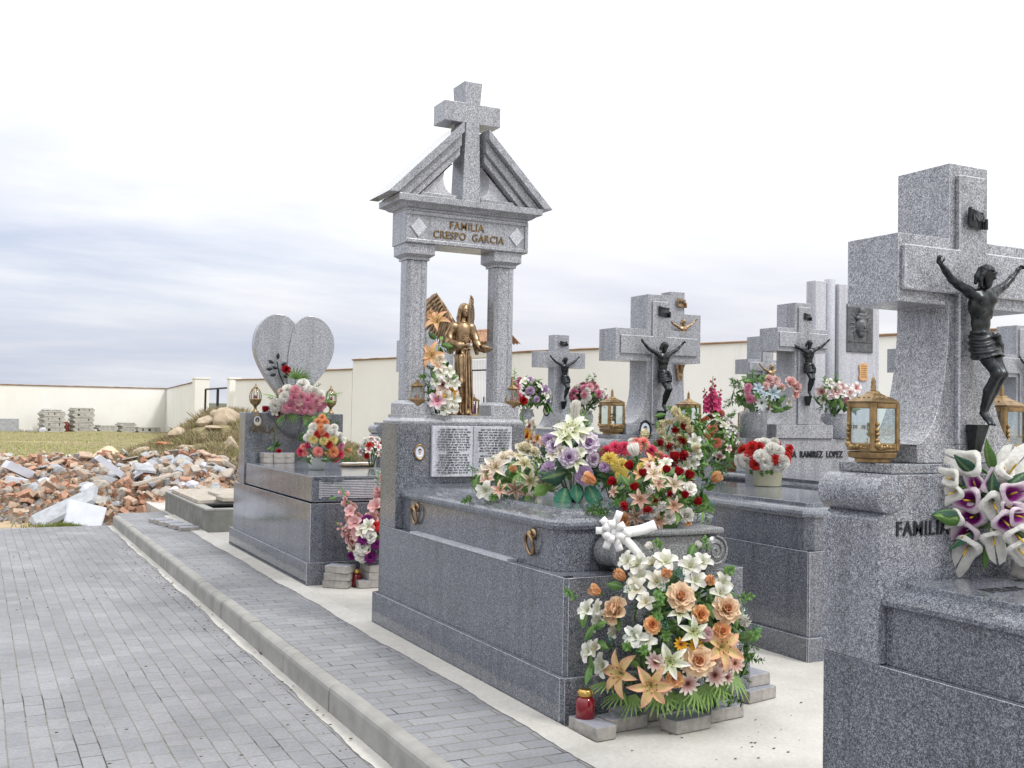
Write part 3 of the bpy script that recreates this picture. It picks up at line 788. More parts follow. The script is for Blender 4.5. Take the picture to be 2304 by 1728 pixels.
# entablature
xa, xb = 2.735, 3.735; cc = (xa + xb) / 2
mb = MB(); mb.rings([plan(xa, xb, 7.10, 7.37, .002, 2.791), plan(xa, xb, 7.10, 7.37, .002, 3.028)]); mb.mi = mb.mi
ENT = part('architrave', mb, G_HON, T1, .004)
mb = MB(); fy = 7.10
for (a, b_, c, d) in ((xa + .002, xb - .002, 2.795, 2.822), (xa + .002, xb - .002, 2.998, 3.024)): mb.box(a, b_, fy - .012, fy + .001, c, d)
for (a, b_) in ((xa + .002, xa + .03), (xb - .03, xb - .002)): mb.box(a, b_, fy - .012, fy + .001, 2.8225, 2.9975)
part('panel_border', mb, G_HON, T1, .003)
for xd in (xa + .10, xb - .10):
    mb = MB(); mb.prism([(xd - .062, 2.91), (xd, 2.838), (xd + .062, 2.91), (xd, 2.982)], fy - .010, fy + .001); part('diamond_inlay', mb, G_PALE, T1)
letters('lettering', 'FAMILIA', .079, (cc - .015, fy - .002, 2.945), T1, COPPER, ext=.005, squeeze=.92, spacing=1.1, bold=.0008)
letters('lettering', 'CRESPO  GARCIA', .079, (cc + .005, fy - .002, 2.868), T1, COPPER, ext=.005, squeeze=.88, spacing=1.08, bold=.0008)
mb = MB(); g = [(3.029, -.0), (3.045, .0), (3.05, .022), (3.068, .046), (3.078, .072), (3.082, .082), (3.128, .082)]
mb.rings([plan(xa - i, xb + i, 7.10 - i, 7.37 + i, .002, z) for z, i in g]); part('cornice', mb, G_HON, T1, .003)
# pediment in two leaning halves with the cross between
zb = 3.129; sl = 1.04
def half(sx):
    def P(x, z): return (cc + sx * x, z)
    e = .60                                                     # eave half width
    yF, yB = 7.03, 7.42
    # outer slab
    xin = .115 if sx > 0 else .085
    def zt(x, off=0): return zb + (.66 - x) * 1.01 - off + .033
    mb = MB(); mb.prism([P(.665, zb + .003), P(.590, zb + .003), P(xin, zt(xin, .110)), P(xin, zt(xin, .033))], yF - .02, yB + .02)
    # guard: keep the tip just clear of the cornice
    for i, v in enumerate(mb.v):
        mb.v[i] = (v[0], v[1], max(v[2], zb + .001) if abs(v[0] - cc) < .585 else v[2])
    part('roof_slab', mb, G_ROOF, T1, .003)
    mb = MB(); mb.prism([P(e - .018, zb + .002), P(e - .105, zb + .002), P(xin, zt(xin, .200)), P(xin, zt(xin, .112))], yF + .03, yB - .02); part('raking_moulding', mb, G_HON, T1, .003)
    mb = MB(); mb.prism([P(e - .112, zb + .002), P(e - .175, zb + .002), P(xin, zt(xin, .270)), P(xin, zt(xin, .203))], yF + .06, yB - .05); part('raking_moulding', mb, G_HON, T1, .003)
    # tympanum with an oval bite beside the cross
    pts = [P(e - .19, zb + .046), P(.085, zt(.085, .206) + .004)]
    pts = [P(e - .235, zb + .046)]
    pts.append(P(.13, zt(.13, .272)))
    for i in range(9):
        q = -PI / 2 + PI * i / 8; pts.append(P(.115 + .075 * math.cos(q), zb + .175 - .11 * math.sin(q)))
    pts.append(P(.12, zb + .046))
    mb = MB(); mb.prism(pts, yF + .12, yB - .10); part('tympanum', mb, G_PALE, T1, .003)
    mb = MB(); mb.prism([P(e - .193, zb + .002), P(e - .228, zb + .044), P(.10, zb + .044), P(.10, zb + .002)], yF + .075, yB - .06); part('sill_band', mb, G_HON, T1, .003)
for s_ in (-1, 1): half(s_)
cxx = cc + .012
poly = [(cxx - .075, zb + .001), (cxx - .055, 3.722), (cxx - .228, 3.722), (cxx - .228, 3.872), (cxx - .060, 3.872), (cxx - .073, 4.035), (cxx + .073, 4.035), (cxx + .060, 3.872), (cxx + .228, 3.872), (cxx + .228, 3.722), (cxx + .055, 3.722), (cxx + .075, zb + .001)]
mb = MB(); mb.prism(list(reversed(poly)), 7.085, 7.30); part('cross', mb, G_HON, T1, .004)

def portrait(x, y, z, w_, h_, rim, label, face=True, bgc=PORC, group='oval memorial portraits', hair='short'):
    t = thing('portrait_medallion', label, 'medallion', (x, y, z), group)
    mb = MB(); rs = []; n = 28
    for (k, d) in ((1.0, 0), (1.06, -.008), (1.0, -.014), (.86, -.012), (.78, -.006)):
        rs.append([Vector((x + w_ * k * math.cos(2 * PI * i / n), y + d, z + h_ * k * math.sin(2 * PI * i / n))) for i in range(n)])
    mb.rings(rs, False)
    for a in range(0, 360, 45): mb.ball((x + w_ * 1.0 * math.cos(R(a)), y - .006, z + h_ * 1.0 * math.sin(R(a))), w_ * .16, 5)
    part('frame', mb, rim, t, 0, True)
    mb = MB(); mb.prism([(x + w_ * .82 * math.cos(2 * PI * i / n), z + h_ * .82 * math.sin(2 * PI * i / n)) for i in range(n)], y - .005, y - .001)
    p = part('porcelain_oval', mb, bgc, t)
    if face:
        mb = MB(); mb.prism([(x + w_ * .26 * math.cos(2 * PI * i / 16), z + h_ * .10 + h_ * .28 * math.sin(2 * PI * i / 16)) for i in range(16)], y - .0075, y - .0055)
        mb.prism([(x - w_ * .10, z - h_ * .12), (x + w_ * .10, z - h_ * .12), (x + w_ * .12, z - h_ * .34), (x - w_ * .12, z - h_ * .34)], y - .0070, y - .0055)
        part('face', mb, SKIN1, t)
        mb = MB(); pts = [(x + w_ * .32 * math.cos(PI * i / 10), z + h_ * .16 + h_ * .30 * math.sin(PI * i / 10)) for i in range(11)]
        pts2 = [(x - w_ * .22 + w_ * .44 * i / 6, z + h_ * .26 + h_ * .02 * math.sin(PI * i / 6)) for i in range(7)]
        if hair == 'long': pts = [(x + w_ * .44 * math.cos(a), z + h_ * .08 + h_ * .40 * math.sin(a)) for a in [R(-60) + R(300) * i / 16 for i in range(17)]]; pts2 = [(x + w_ * .2 * math.cos(a), z + h_ * .06 + h_ * .22 * math.sin(a)) for a in [R(230) - R(280) * i / 12 for i in range(13)]]
        mb.prism(pts + pts2, y - .0082, y - .0076); part('hair', mb, HAIRM, t)
        mb = MB()
        for sx in (-1, 1):
            mb.box(x + sx * w_ * .11 - .0016, x + sx * w_ * .11 + .0016, y - .0084, y - .0076, z + h_ * .13, z + h_ * .16)
        mb.box(x - .003, x + .003, y - .0084, y - .0076, z - h_ * .06, z - h_ * .04)
        part('features', mb, HAIRM, t)
        mb = MB(); mb.prism([(x - w_ * .55, z - h_ * .58), (x + w_ * .55, z - h_ * .58), (x + w_ * .35, z - h_ * .36), (x + w_ * .1, z - h_ * .30), (x - w_ * .1, z - h_ * .30), (x - w_ * .35, z - h_ * .36)], y - .0066, y - .0055)
        part('shirt', mb, WHITEP if hair == 'short' else CREAMP, t)
portrait(2.872, 7.08, 1.276, .042, .056, GOLD, 'oval portrait in a brass frame left of the stone book')

# bronze rings on the long side
def ring_handle(y, label):
    x = 2.748; z = .872
    t = thing('ring_handle', label, 'handle', (x, y, z), 'bronze ring handles on the long side of the temple tomb')
    mb = MB(); mb.lathe([(.03, 0), (.034, .004), (.026, .010), (.014, .02), (.0, .024)], n=14, M=Matrix.Translation((x + .006, y, z + .035)) @ Matrix.Rotation(R(-90), 4, 'Y'), cap=False)
    mb.ball((x - .02, y, z + .035), .02, 7); part('rosette', mb, BRONZE, t, 0, True)
    mb = MB(); pts = [(x - .022 - .012 * math.cos(a), y + .040 * math.sin(a), z - .022 + .058 * math.cos(a)) for a in [2 * PI * i / 24 for i in range(25)]]
    mb.tube(pts, [.0085 + .003 * math.sin(4 * PI * i / 24) ** 2 for i in range(25)], 8, cap=False)
    part('ring', mb, BRONZE, t, 0, True)
ring_handle(6.80, 'twisted bronze ring handle on the tomb side, the farther one near the headstone')
ring_handle(5.10, 'twisted bronze ring handle on the tomb side, the nearer one below the flowers')

# ionic capital planter hanging on the foot end
t = thing('ionic_planter', 'carved ionic capital of grey stone at the foot of the temple tomb', 'planter', (3.33, 4.72, .74))
xl, xr = 3.03, 3.62; yc = 4.62; zc = .85
mb = MB(); mb.box(xl + .03, xr - .03, yc + .0, 4.835, .735, .93); mb.box(xl - .03, xr + .03, yc - .04, 4.835, .931, .965)
part('capital_block', mb, G_WARM, t, .012)
for xc, sg in ((xl + .02, 1), (xr - .02, -1)):
    mb = MB(); M = Matrix.Translation((xc, yc + .09, zc - .015)) @ Matrix.Rotation(R(90), 4, 'X')
    mb.lathe([(.085, -.11), (.090, -.10), (.078, -.04), (.070, .0), (.078, .05), (.090, .10), (.085, .115), (.0, .117)], n=24, M=M, cap=False); v_ = part('volute', mb, G_WARM, t, 0, True)
    mb = MB(); pts = []
    for i in range(60):
        a = sg * i / 60 * PI * 4.6 + (PI / 2); r_ = .082 * (1 - i / 66)
        pts.append((xc + r_ * math.cos(a), yc - .027, zc - .015 + r_ * math.sin(a)))
    mb.tube(pts, .0075, 6); part('spiral', mb, G_WARM, v_, 0, True)

# ======== 2. heart tomb
T2 = thing('heart_tomb', 'grey granite tomb with a heart shaped headstone and a lid carved like a closed book', 'tomb', (3.3, 10.8, 0))
tomb_base(T2, 2.685, 3.93, 9.24, 12.45, .20, .725, .0)
mb = MB(); mb.box(2.735, 3.88, 9.30, 11.92, .735, .972); LID2 = part('book_lid', mb, G_POL, T2, .012)
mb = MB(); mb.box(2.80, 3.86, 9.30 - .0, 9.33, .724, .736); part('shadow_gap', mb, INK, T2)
# page edges on the front of the book with shaped borders
mb = MB()
for i in range(11):
    z = .770 + i * .0155; mb.box(2.80, 3.86, 9.292, 9.3005, z, z + .009)
part('page_edges', mb, G_PALE, T2)
def bracket(zs, sg):
    pts = [(2.742, zs)]
    for x, d in ((2.80, 0), (2.82, .022), (2.86, .034), (2.90, .030), (2.925, .05), (2.945, .03), (2.985, .034), (3.02, .022), (3.04, .006)): pts.append((x, zs + sg * d))
    pts += [(3.875, zs + sg * .006), (3.875, zs - sg * .012), (2.742, zs - sg * .012)]
    mb = MB(); mb.prism(pts, 9.284, 9.2915); part('carved_border', mb, G_POL, T2)
bracket(.955, -1); bracket(.752, 1)
mb = MB(); mb.box(2.72, 3.865, 11.93, 12.22, .726, 1.535); part('headstone', mb, G_POL, T2, .008)
mb = MB(); mb.box(2.97, 3.62, 11.96, 12.20, 1.536, 1.62); part('heart_base', mb, G_HON, T2, .006)
def smooth_closed(pts, n=6):
    out_ = []; m = len(pts)
    for i in range(m):
        p0, p1, p2, p3 = [pts[(i + k - 1) % m] for k in range(4)]
        for j in range(n):
            t_ = j / n; out_.append(tuple(.5 * (2 * p1[k] + (p2[k] - p0[k]) * t_ + (2 * p0[k] - 5 * p1[k] + 4 * p2[k] - p3[k]) * t_ ** 2 + (-p0[k] + 3 * p1[k] - 3 * p2[k] + p3[k]) * t_ ** 3) for k in (0, 1)))
    return out_
RL = [(3.458, 2.67), (3.60, 2.63), (3.705, 2.52), (3.752, 2.37), (3.73, 2.2), (3.645, 2.03), (3.51, 1.86), (3.37, 1.70), (3.28, 1.60), (3.225, 1.76), (3.20, 1.96), (3.206, 2.19), (3.235, 2.4), (3.285, 2.55), (3.36, 2.64)]
LL = [(3.09, 2.675), (2.97, 2.64), (2.87, 2.53), (2.825, 2.37), (2.84, 2.2), (2.92, 2.02), (3.04, 1.84), (3.19, 1.66), (3.27, 1.58), (3.36, 1.72), (3.42, 2.0), (3.40, 2.3), (3.32, 2.52), (3.21, 2.645)]
mb = MB(); mb.prism(smooth_closed(LL), 12.00, 12.16); part('heart_half', mb, G_HON, T2, .010)
mb = MB(); mb.prism(smooth_closed(RL), 11.975, 12.145); part('heart_half', mb, G_HON, T2, .010)
# wall bowl on the headstone
mb = MB(); rs = []
for (r_, z) in ((.26, 1.53), (.272, 1.52), (.265, 1.50), (.25, 1.44), (.215, 1.37), (.16, 1.31), (.09, 1.265), (.03, 1.25)):
    rs.append([Vector((3.30 + r_ * math.cos(PI + PI * i / 16), 11.935 + r_ * .85 * math.sin(PI + PI * i / 16), z)) for i in range(17)])
mb.rings(rs); part('wall_bowl', mb, G_WARM, T2, 0, True)
mb = MB(); mb.tube([(3.29, 11.70, 1.47), (3.28, 11.70, 1.50), (3.31, 11.695, 1.51), (3.335, 11.70, 1.47), (3.32, 11.73, 1.38), (3.30, 11.80, 1.31)], [.012, .02, .022, .022, .018, .008], 8); part('carved_drop', mb, G_WARM, T2, 0, True)
letters('lettering', 'FAMILIA', .105, (2.91, 11.927, 1.335), T2, COPPER, ext=.004, squeeze=.78)
letters('lettering', 'ITA', .105, (3.74, 11.927, 1.37), T2, INK, ext=.003, squeeze=.9)
portrait(2.855, 11.93, 1.445, .052, .070, GOLD, 'oval portrait of a dark haired woman on the heart tomb headstone', hair='long')

# ======== 3..9 cross tombs
def cross_tomb(nm, label, x0, x1, yf0, yb0, dy_block, cx, cr, zp=.15, zl=.72, zblk=1.38, blk=None, ch=.05, lid=(.91, 1.01), scroll=True, mat=None, lidmat=None, **kw):
    t = thing(nm, label, 'tomb', ((x0 + x1) / 2, (yf0 + yb0) / 2, 0))
    tomb_base(t, x0, x1, yf0, yb0, zp, zl, .01, lidmat)
    mb = MB(); loft(mb, x0 + .065, x1 - .065, yf0 + .07, yb0 - dy_block - .002, ch, lid_levels(zl + .001, lid[0], lid[1]))
    t['lid'] = 1; part('lid', mb, lidmat or G_POL, t, .003)
    b0, b1 = blk or (x0 + .028, x1 - .028)
    if scroll: scroll_block(t, b0, b1, yb0 - dy_block, yb0 - .03, zl + .001, zblk, mat=mat)
    else:
        mb = MB(); mb.box(b0, b1, yb0 - dy_block, yb0 - .03, zl + .001, zblk); part('headstone', mb, mat or G_HON, t, .006)
    granite_cross(t, cx, *cr, mat=mat, **kw)
    return t
# near right tomb
T3 = cross_tomb('cross_tomb', 'nearest grey granite tomb with a tall thick cross at the right edge', 2.66, 3.65, .35, 2.86, .29, 3.155, (2.605, .235, .098, 2.475, .347, 2.205, 1.968, 1.94, .262, 1.475), zp=.22, zl=.745, zblk=1.375, ch=.0, lid=(.935, 1.02), mat=None)
mb = MB(); mb.box(2.905, 3.405, 2.602, 2.842, 1.411, 1.4745); part('cross_base', mb, G_HON, T3, .004)
mb = MB(); mb.box(3.155 - .068, 3.155 + .068, 2.583, 2.6015, 1.412, 1.4765); part('raised_cross', mb, G_HON, T3, .004)
letters('lettering', 'FAMILIA', .070, (2.892, 2.5695, 1.19), T3, BLACKL, ext=.004, squeeze=.92, spacing=1.12, bold=.001)
letters('lettering', 'FELIX', .085, (2.965, 2.30, 1.0205), T3, BLACKL, flat=True, ext=.002, squeeze=.9)
letters('lettering', '1·4·19', .055, (3.20, 2.20, 1.0205), T3, BLACKL, flat=True, ext=.002, squeeze=.9)
letters('lettering', 'D·IV·', .055, (3.12, 2.11, 1.0205), T3, BLACKL, flat=True, ext=.002, squeeze=.9)
# second row, middle
T4 = cross_tomb('cross_tomb', 'grey granite tomb behind the temple tomb with a bulky cross and black crucifix', 4.815, 5.98, 5.19, 8.06, .42, 5.383, (7.70, .275, .125, 2.645, .452, 2.333, 2.052, 1.86, .31, 1.50), zl=.70, zblk=1.37, vin=.06, hin=.045, ks=.64)
mb = MB(); mb.box(5.05, 5.71, 7.70, 7.98, 1.406, 1.499); part('cross_base', mb, G_HON, T4, .004)
vents(T4, 4.865, 5.235, .70)
# third row with Ramirez Lopez
T5 = cross_tomb('cross_tomb', 'grey granite tomb lettered in black with a cross between two granite vases', 6.48, 7.50, 4.9, 7.93, .36, 6.93, (7.57, .26, .095, 2.662, .303, 2.42, 2.20, 2.06, .33, 1.515), zl=.70, zblk=1.385, lid=(.92, 1.03), scroll=False, blk=(6.53, 7.52))
mb = MB(); mb.box(6.60, 7.30, 7.55, 7.85, 1.386, 1.514); part('cross_base', mb, G_HON, T5, .005)
letters('lettering', 'FAMILIA  RAMIREZ  LOPEZ', .085, (7.02, 7.5655, 1.235), T5, BLACKL, ext=.004, squeeze=.80, spacing=1.05, bold=.002)
# far cross between temple and bulky cross
T6 = cross_tomb('cross_tomb', 'small far grey tomb with a plain cross right of the temple', 5.75, 6.80, 8.6, 11.3, .36, 6.25, (10.95, .16, .098, 2.53, .325, 2.325, 2.135, 1.98, .27, 1.42), zl=.70, zblk=1.37, ch=.03, raised=False)
# gold crucifix cross hidden behind the bulky one
T7 = cross_tomb('cross_tomb', 'grey tomb with a gilt crucifix cross peeking out behind the bulky cross', 7.18, 8.22, 8.35, 11.1, .40, 7.72, (10.65, .22, .10, 3.12, .35, 2.85, 2.36, 2.1, .24, 1.40), zl=.72, zblk=1.38, ch=.03, raised=False)
# cross with bronze crucifix behind Ramirez tomb
T8 = cross_tomb('cross_tomb', 'distant grey cross tomb half hidden left of the lettered tomb, with bronze crucifix', 8.40, 9.40, 8.1, 10.9, .36, 9.05, (10.55, .26, .11, 2.63, .30, 2.33, 2.14, 1.95, .30, 1.42), zl=.72, zblk=1.40, ch=.03, blk=(8.46, 9.36))
# cross tombs whose arms show on both sides of the near stem
T9 = cross_tomb('cross_tomb', 'far grey cross tomb whose left arm shows between the stele and the near cross', 8.70, 9.80, 5.2, 8.2, .36, 9.10, (7.86, .26, .12, 2.66, .50, 2.33, 2.08, 1.9, .3, 1.42), zl=.72, zblk=1.38, ch=.03)
T10 = cross_tomb('cross_tomb', 'far grey cross tomb at the right edge behind the near crucifix', 10.0, 11.1, 5.2, 8.2, .36, 10.42, (7.86, .26, .12, 2.66, .50, 2.33, 2.08, 1.9, .3, 1.42), zl=.72, zblk=1.38, ch=.03)
# cross behind the angel
T11 = cross_tomb('cross_tomb', 'distant grey cross tomb seen between the temple columns behind the angel', 5.30, 6.30, 10.8+1.6, 15.2, .36, 5.78, (14.0, .22, .12, 2.86, .40, 2.60, 2.15, 1.9, .3, 1.42), zl=.72, zblk=1.38, ch=.03)
# tall pale stele
T12 = thing('stele_tomb', 'tall pale granite stele with a relief plate and an amber scroll', 'tomb', (8.05, 7.0, 0))
tomb_base(T12, 7.60, 8.62, 5.0, 8.35, .15, .72, .0)
mb = MB(); loft(mb, 7.67, 8.55, 5.1, 7.95, .03, lid_levels(.721, .91, 1.0)); part('lid', mb, G_POL, T12, .003)
mb = MB(); mb.box(7.80, 8.36, 8.0, 8.22, .721, 2.955); part('stele', mb, G_PALE, T12, .008)
mb = MB(); mb.rings([[Vector((7.745 + .055 * math.cos(2 * PI * i / 20), 8.08 + .06 * math.sin(2 * PI * i / 20), z)) for i in range(20)] for z in (.721, 3.0)]); part('rounded_pilaster', mb, G_PALE, T12, .004, True)
mb = MB(); mb.box(7.54, 7.685, 8.06, 8.20, .721, 2.98); part('side_slab', mb, G_PALE, T12, .01)
letters('lettering', '3 DE    DE DIC', .05, (8.12, 7.996, 1.50), T12, INK, ext=.003)
# ---------------------------------------------------------------- crucified figures
def christ_meshes():
    b = SDF((-.42, -.26, -.14), (.42, .10, 1.10), .0072)
    k = .012
    # torso
    b.ell((0, -.045, .735), (.098, .062, .095), k); b.ell((0, -.055, .80), (.115, .050, .05), k)
    b.ell((.003, -.040, .63), (.070, .048, .085), .02); b.ell((.004, -.045, .545), (.078, .056, .05), .02)
    for s in (-1, 1):
        b.ell((s * .045, -.088, .775), (.045, .026, .034), .012)             # pectorals
        b.cap((s * .03, -.098, .70), (s * .062, -.07, .665), .011, .008, .01)  # rib edge
        b.ell((s * .108, -.045, .815), (.036, .034, .036), .015)
        # arm: shoulder, elbow, wrist
        b.path([(s * .112, -.042, .825), (s * .19, -.03, .860), (s * .245, -.028, .888), (s * .30, -.030, .935), (s * .345, -.030, .975)], [.033, .028, .024, .021, .0145], .01)
        b.ell((s * .20, -.038, .868), (.03, .022, .022), .012)
        # palm and fingers, curled
        b.ell((s * .362, -.030, .992), (.020, .013, .022), .006)
        for j in range(4):
            a = .35 + j * .28; L_ = (.030, .036, .034, .026)[j]
            p0 = np.array((s * (.362 + .012 * math.cos(a)), -.034, .996 + .014 * math.sin(a)))
            p1 = p0 + np.array((s * math.cos(a) * L_ * .6, -.012, math.sin(a) * L_ * .6)); p2 = p1 + np.array((s * -.004, -.018, -.006))
            b.path([p0, p1, p2], [.0068, .006, .005], .003)
        b.path([(s * .352, -.036, .982), (s * .345, -.056, .998), (s * .355, -.062, 1.006)], [.007, .006, .005], .003)
    # neck, head dropped forward and to one side
    b.cap((0, -.05, .84), (-.002, -.070, .885), .030, .027, .012)
    hc = Vector((-.004, -.092, .928)); rt = Matrix.Rotation(R(9), 4, 'Y') @ Matrix.Rotation(R(18), 4, 'Z') @ Matrix.Rotation(R(16), 4, 'X')
    def H(x, y, z): v = rt @ Vector((x, y, z)); return (hc.x + v.x, hc.y + v.y, hc.z + v.z)
    b.ell(H(0, 0, .008), (.041, .048, .050), .01, rt); b.ell(H(0, -.014, -.030), (.030, .034, .034), .012, rt)
    b.cap(H(0, -.046, .010), H(0, -.056, -.010), .0065, .0085, .006)              # nose
    b.ell(H(0, -.043, .020), (.026, .010, .007), .005, rt)                    # brow
    for s in (-1, 1):
        b.ell(H(s * .0165, -.046, .006), (.009, .006, .006), .003, rt, sub=True); b.ell(H(s * .0165, -.042, .005), (.0075, .005, .004), .003, rt)
        b.ell(H(s * .041, .002, -.002), (.006, .010, .014), .004, rt)
    b.cap(H(-.011, -.047, -.026), H(.011, -.047, -.026), .0045, .0045, .003)
    b.ell(H(0, -.034, -.055), (.021, .020, .030), .008, rt)                   # beard
    # legs: knees bent forward together, feet crossed
    for s in (-1, 1):
        b.path([(s * .038, -.045, .50), (s * .036 + .010, -.115, .395), (s * .026 + .022, -.165, .305)], [.046, .040, .032], .012)
        b.ell((s * .026 + .022, -.172, .300), (.029, .027, .032), .01)
        b.path([(s * .026 + .022, -.160, .295), (s * .022 + .018, -.105, .20), (s * .014 + .012, -.068, .10), (s * .010 + .010, -.060, .065)], [.029, .031, .019, .017], .01)
        yo = -.012 if s > 0 else .0
        b.path([(s * .010 + .010, -.058 + yo, .060), (s * .008 + .010, -.082 + yo, .030), (s * .010 + .012, -.108 + yo, -.005)], [.019, .016, .011], .008)
        for j in range(5):
            b.cap((s * .010 + .012 + (j - 2) * .0055, -.106 + yo, .000), (s * .010 + .012 + (j - 2) * .0065, -.118 + yo, -.014), .0055, .0045, .002)
    body = b.mesh('body', DBRONZE)
    # hair
    h = SDF((-.10, -.20, .80), (.13, .02, 1.02), .0062)
    h.ell(H(0, .010, .022), (.049, .049, .046), .008, rt)
    for s in (-1, 1):
        h.path([H(s * .036, -.014, .028), H(s * .046, .004, -.010), H(s * .048, .004, -.045), H(s * .044, -.016, -.082)], [.013, .014, .013, .008], .008)
        h.path([H(s * .02, .045, .02), H(s * .035, .040, -.03), H(s * .035, .034, -.07)], [.018, .018, .012], .01)
    h.ell(H(0, -.052, -.008), (.026, .030, .044), .006, rt, sub=True)
    hair = h.mesh('hair', DBRONZE)
    # crown of thorns
    mb = MB(); pts = []
    for i in range(37):
        a = 2 * PI * i / 36; pts.append(H(.050 * math.cos(a), .006 + .050 * math.sin(a), .030 + .004 * math.sin(5 * a)))
    mb.tube(pts, [.0055 + .0018 * math.sin(i * 2.2) for i in range(37)], 6, cap=False)
    for i in range(0, 36, 3):
        p = Vector(pts[i]); c = Vector(H(0, .006, .03)); d = (p - c).normalized(); mb.tube([p, p + d * .014 + Vector((0, 0, .006 * (-1) ** i))], [.003, .0006], 4)
    crown = mb.mesh('thorn_crown', DBRONZE, True)
    # loincloth with folds and a knot
    l = SDF((-.14, -.20, .36), (.16, .06, .64), .0066)
    def fold(X, Y, Z):
        a = np.arctan2(Y + .055, X); z = Z - .485
        rx = .092 + .014 * (1 - sm(-.07, .06, z)); ry = .070 + .022 * (1 - sm(-.08, .06, z))
        q = np.sqrt((X / rx) ** 2 + ((Y + .055 + .10 * (1 - sm(-.12, .05, z)) * .5) / ry) ** 2)
        d = (q - 1) * np.minimum(rx, ry) + .0055 * np.sin(Z * 150 + 2.2 * np.sin(a * 2 + .6)) 
        return np.maximum(d, np.abs(z) - .078 - .018 * np.sin(a * 2 + 1))
    l.func(fold, (-.14, -.2, .36), (.15, .06, .62), .004)
    l.ell((.055, -.125, .545), (.024, .018, .020), .006)
    l.path([(.060, -.125, .54), (.085, -.12, .49), (.092, -.112, .43), (.088, -.10, .385)], [.016, .021, .022, .010], .006)
    l.path([(.052, -.13, .54), (.062, -.14, .49), (.066, -.135, .44)], [.010, .014, .009], .004)
    cloth = l.mesh('loincloth', DBRONZE)
    mb = MB(); mb.rings([[Vector(p) for p in q] for q in (((-.045, -.06, -.012), (.065, -.06, -.012), (.065, .03, -.012), (-.045, .03, -.012)), ((-.02, -.015, -.185), (.04, -.015, -.185), (.04, .03, -.185), (-.02, .03, -.185)))])
    foot = mb.mesh('foot_rest', DBRONZE)
    return [('body', body), ('hair', hair), ('thorn_crown', crown), ('loincloth', cloth), ('foot_rest', foot)]
CHR = christ_meshes()
def crucifix(label, x, y, z0, hgt_, mat=None, yaw=0, mirror=False):
    t = thing('crucifix_figure', label, 'crucifix', (x, y, z0), 'crucified figures on the crosses', local=True)
    t.scale = (hgt_ * (-1 if mirror else 1), hgt_, hgt_); t.rotation_euler = (0, 0, yaw)
    for n, me in CHR:
        if mat: me = me.copy(); me.materials.clear(); me.materials.append(mat)
        o = link(n, me, t)
    return t
crucifix('large black crucifix figure on the near cross at the right edge', 3.130, 2.555, 1.555, .555)
crucifix('black crucifix figure on the bulky cross behind the red roses', 5.375, 7.650, 1.625, .60)
crucifix('slim black crucifix figure on the small cross left of the bulky one', 6.262, 10.92, 1.740, .525)
crucifix('narrow black crucifix figure on the cross above the black lettering', 6.945, 7.52, 1.790, .52, yaw=R(-22))
crucifix('gilt crucifix figure raised behind the bulky cross', 7.74, 10.60, 2.22, .56, BRONZE)
crucifix('bronze crucifix figure above the pink and blue bouquet', 9.06, 10.50, 1.77, .50, BRONZE)
crucifix('black crucifix figure at the right edge with only one hand in the picture', 10.45, 7.81, 1.80, .50)
for (x, y, z, w_, h_, mt, lb) in ((3.155, 2.572, 2.284, .080, .062, DBRONZE, 'black scroll plaque on the near cross at the right'),
                                  (5.415, 7.672, 2.50, .11, .085, DBRONZE, 'black scroll plaque on the bulky cross'),
                                  (6.265, 10.935, 2.43, .10, .05, DBRONZE, 'black scroll plaque on the small far cross'),
                                  (6.960, 7.545, 2.535, .08, .06, DBRONZE, 'black scroll plaque on the cross above the black lettering'),
                                  (7.76, 10.625, 2.99, .12, .10, BRONZE, 'gilt scroll plaque high behind the bulky cross')):
    o = plaque('scroll_plaque', lb, (x, y, z), w_, h_, mt, 'scroll plaques above the crucifixes')
    inri(o, h_ * .52, BLACKL if mt is BRONZE else GREYB)
mb = MB(); mb.prism([(7.66, 2.26), (7.81, 2.26), (7.78, 2.16), (7.76, 2.02), (7.70, 2.02), (7.68, 2.16)], 10.60, 10.63)
one('wall_ornament', mb, BRONZE, 'gilt tapered ornament under the arm of the bulky cross', 'ornament', bevel=.006)
portrait(5.205, 7.64, 1.445, .060, .085, IRON, 'oval portrait in a black frame beside the foot of the bulky cross')
portrait(6.02, 10.90, 1.62, .042, .065, IRON, 'oval portrait in a black frame on the small far cross', bgc=CREAMP)

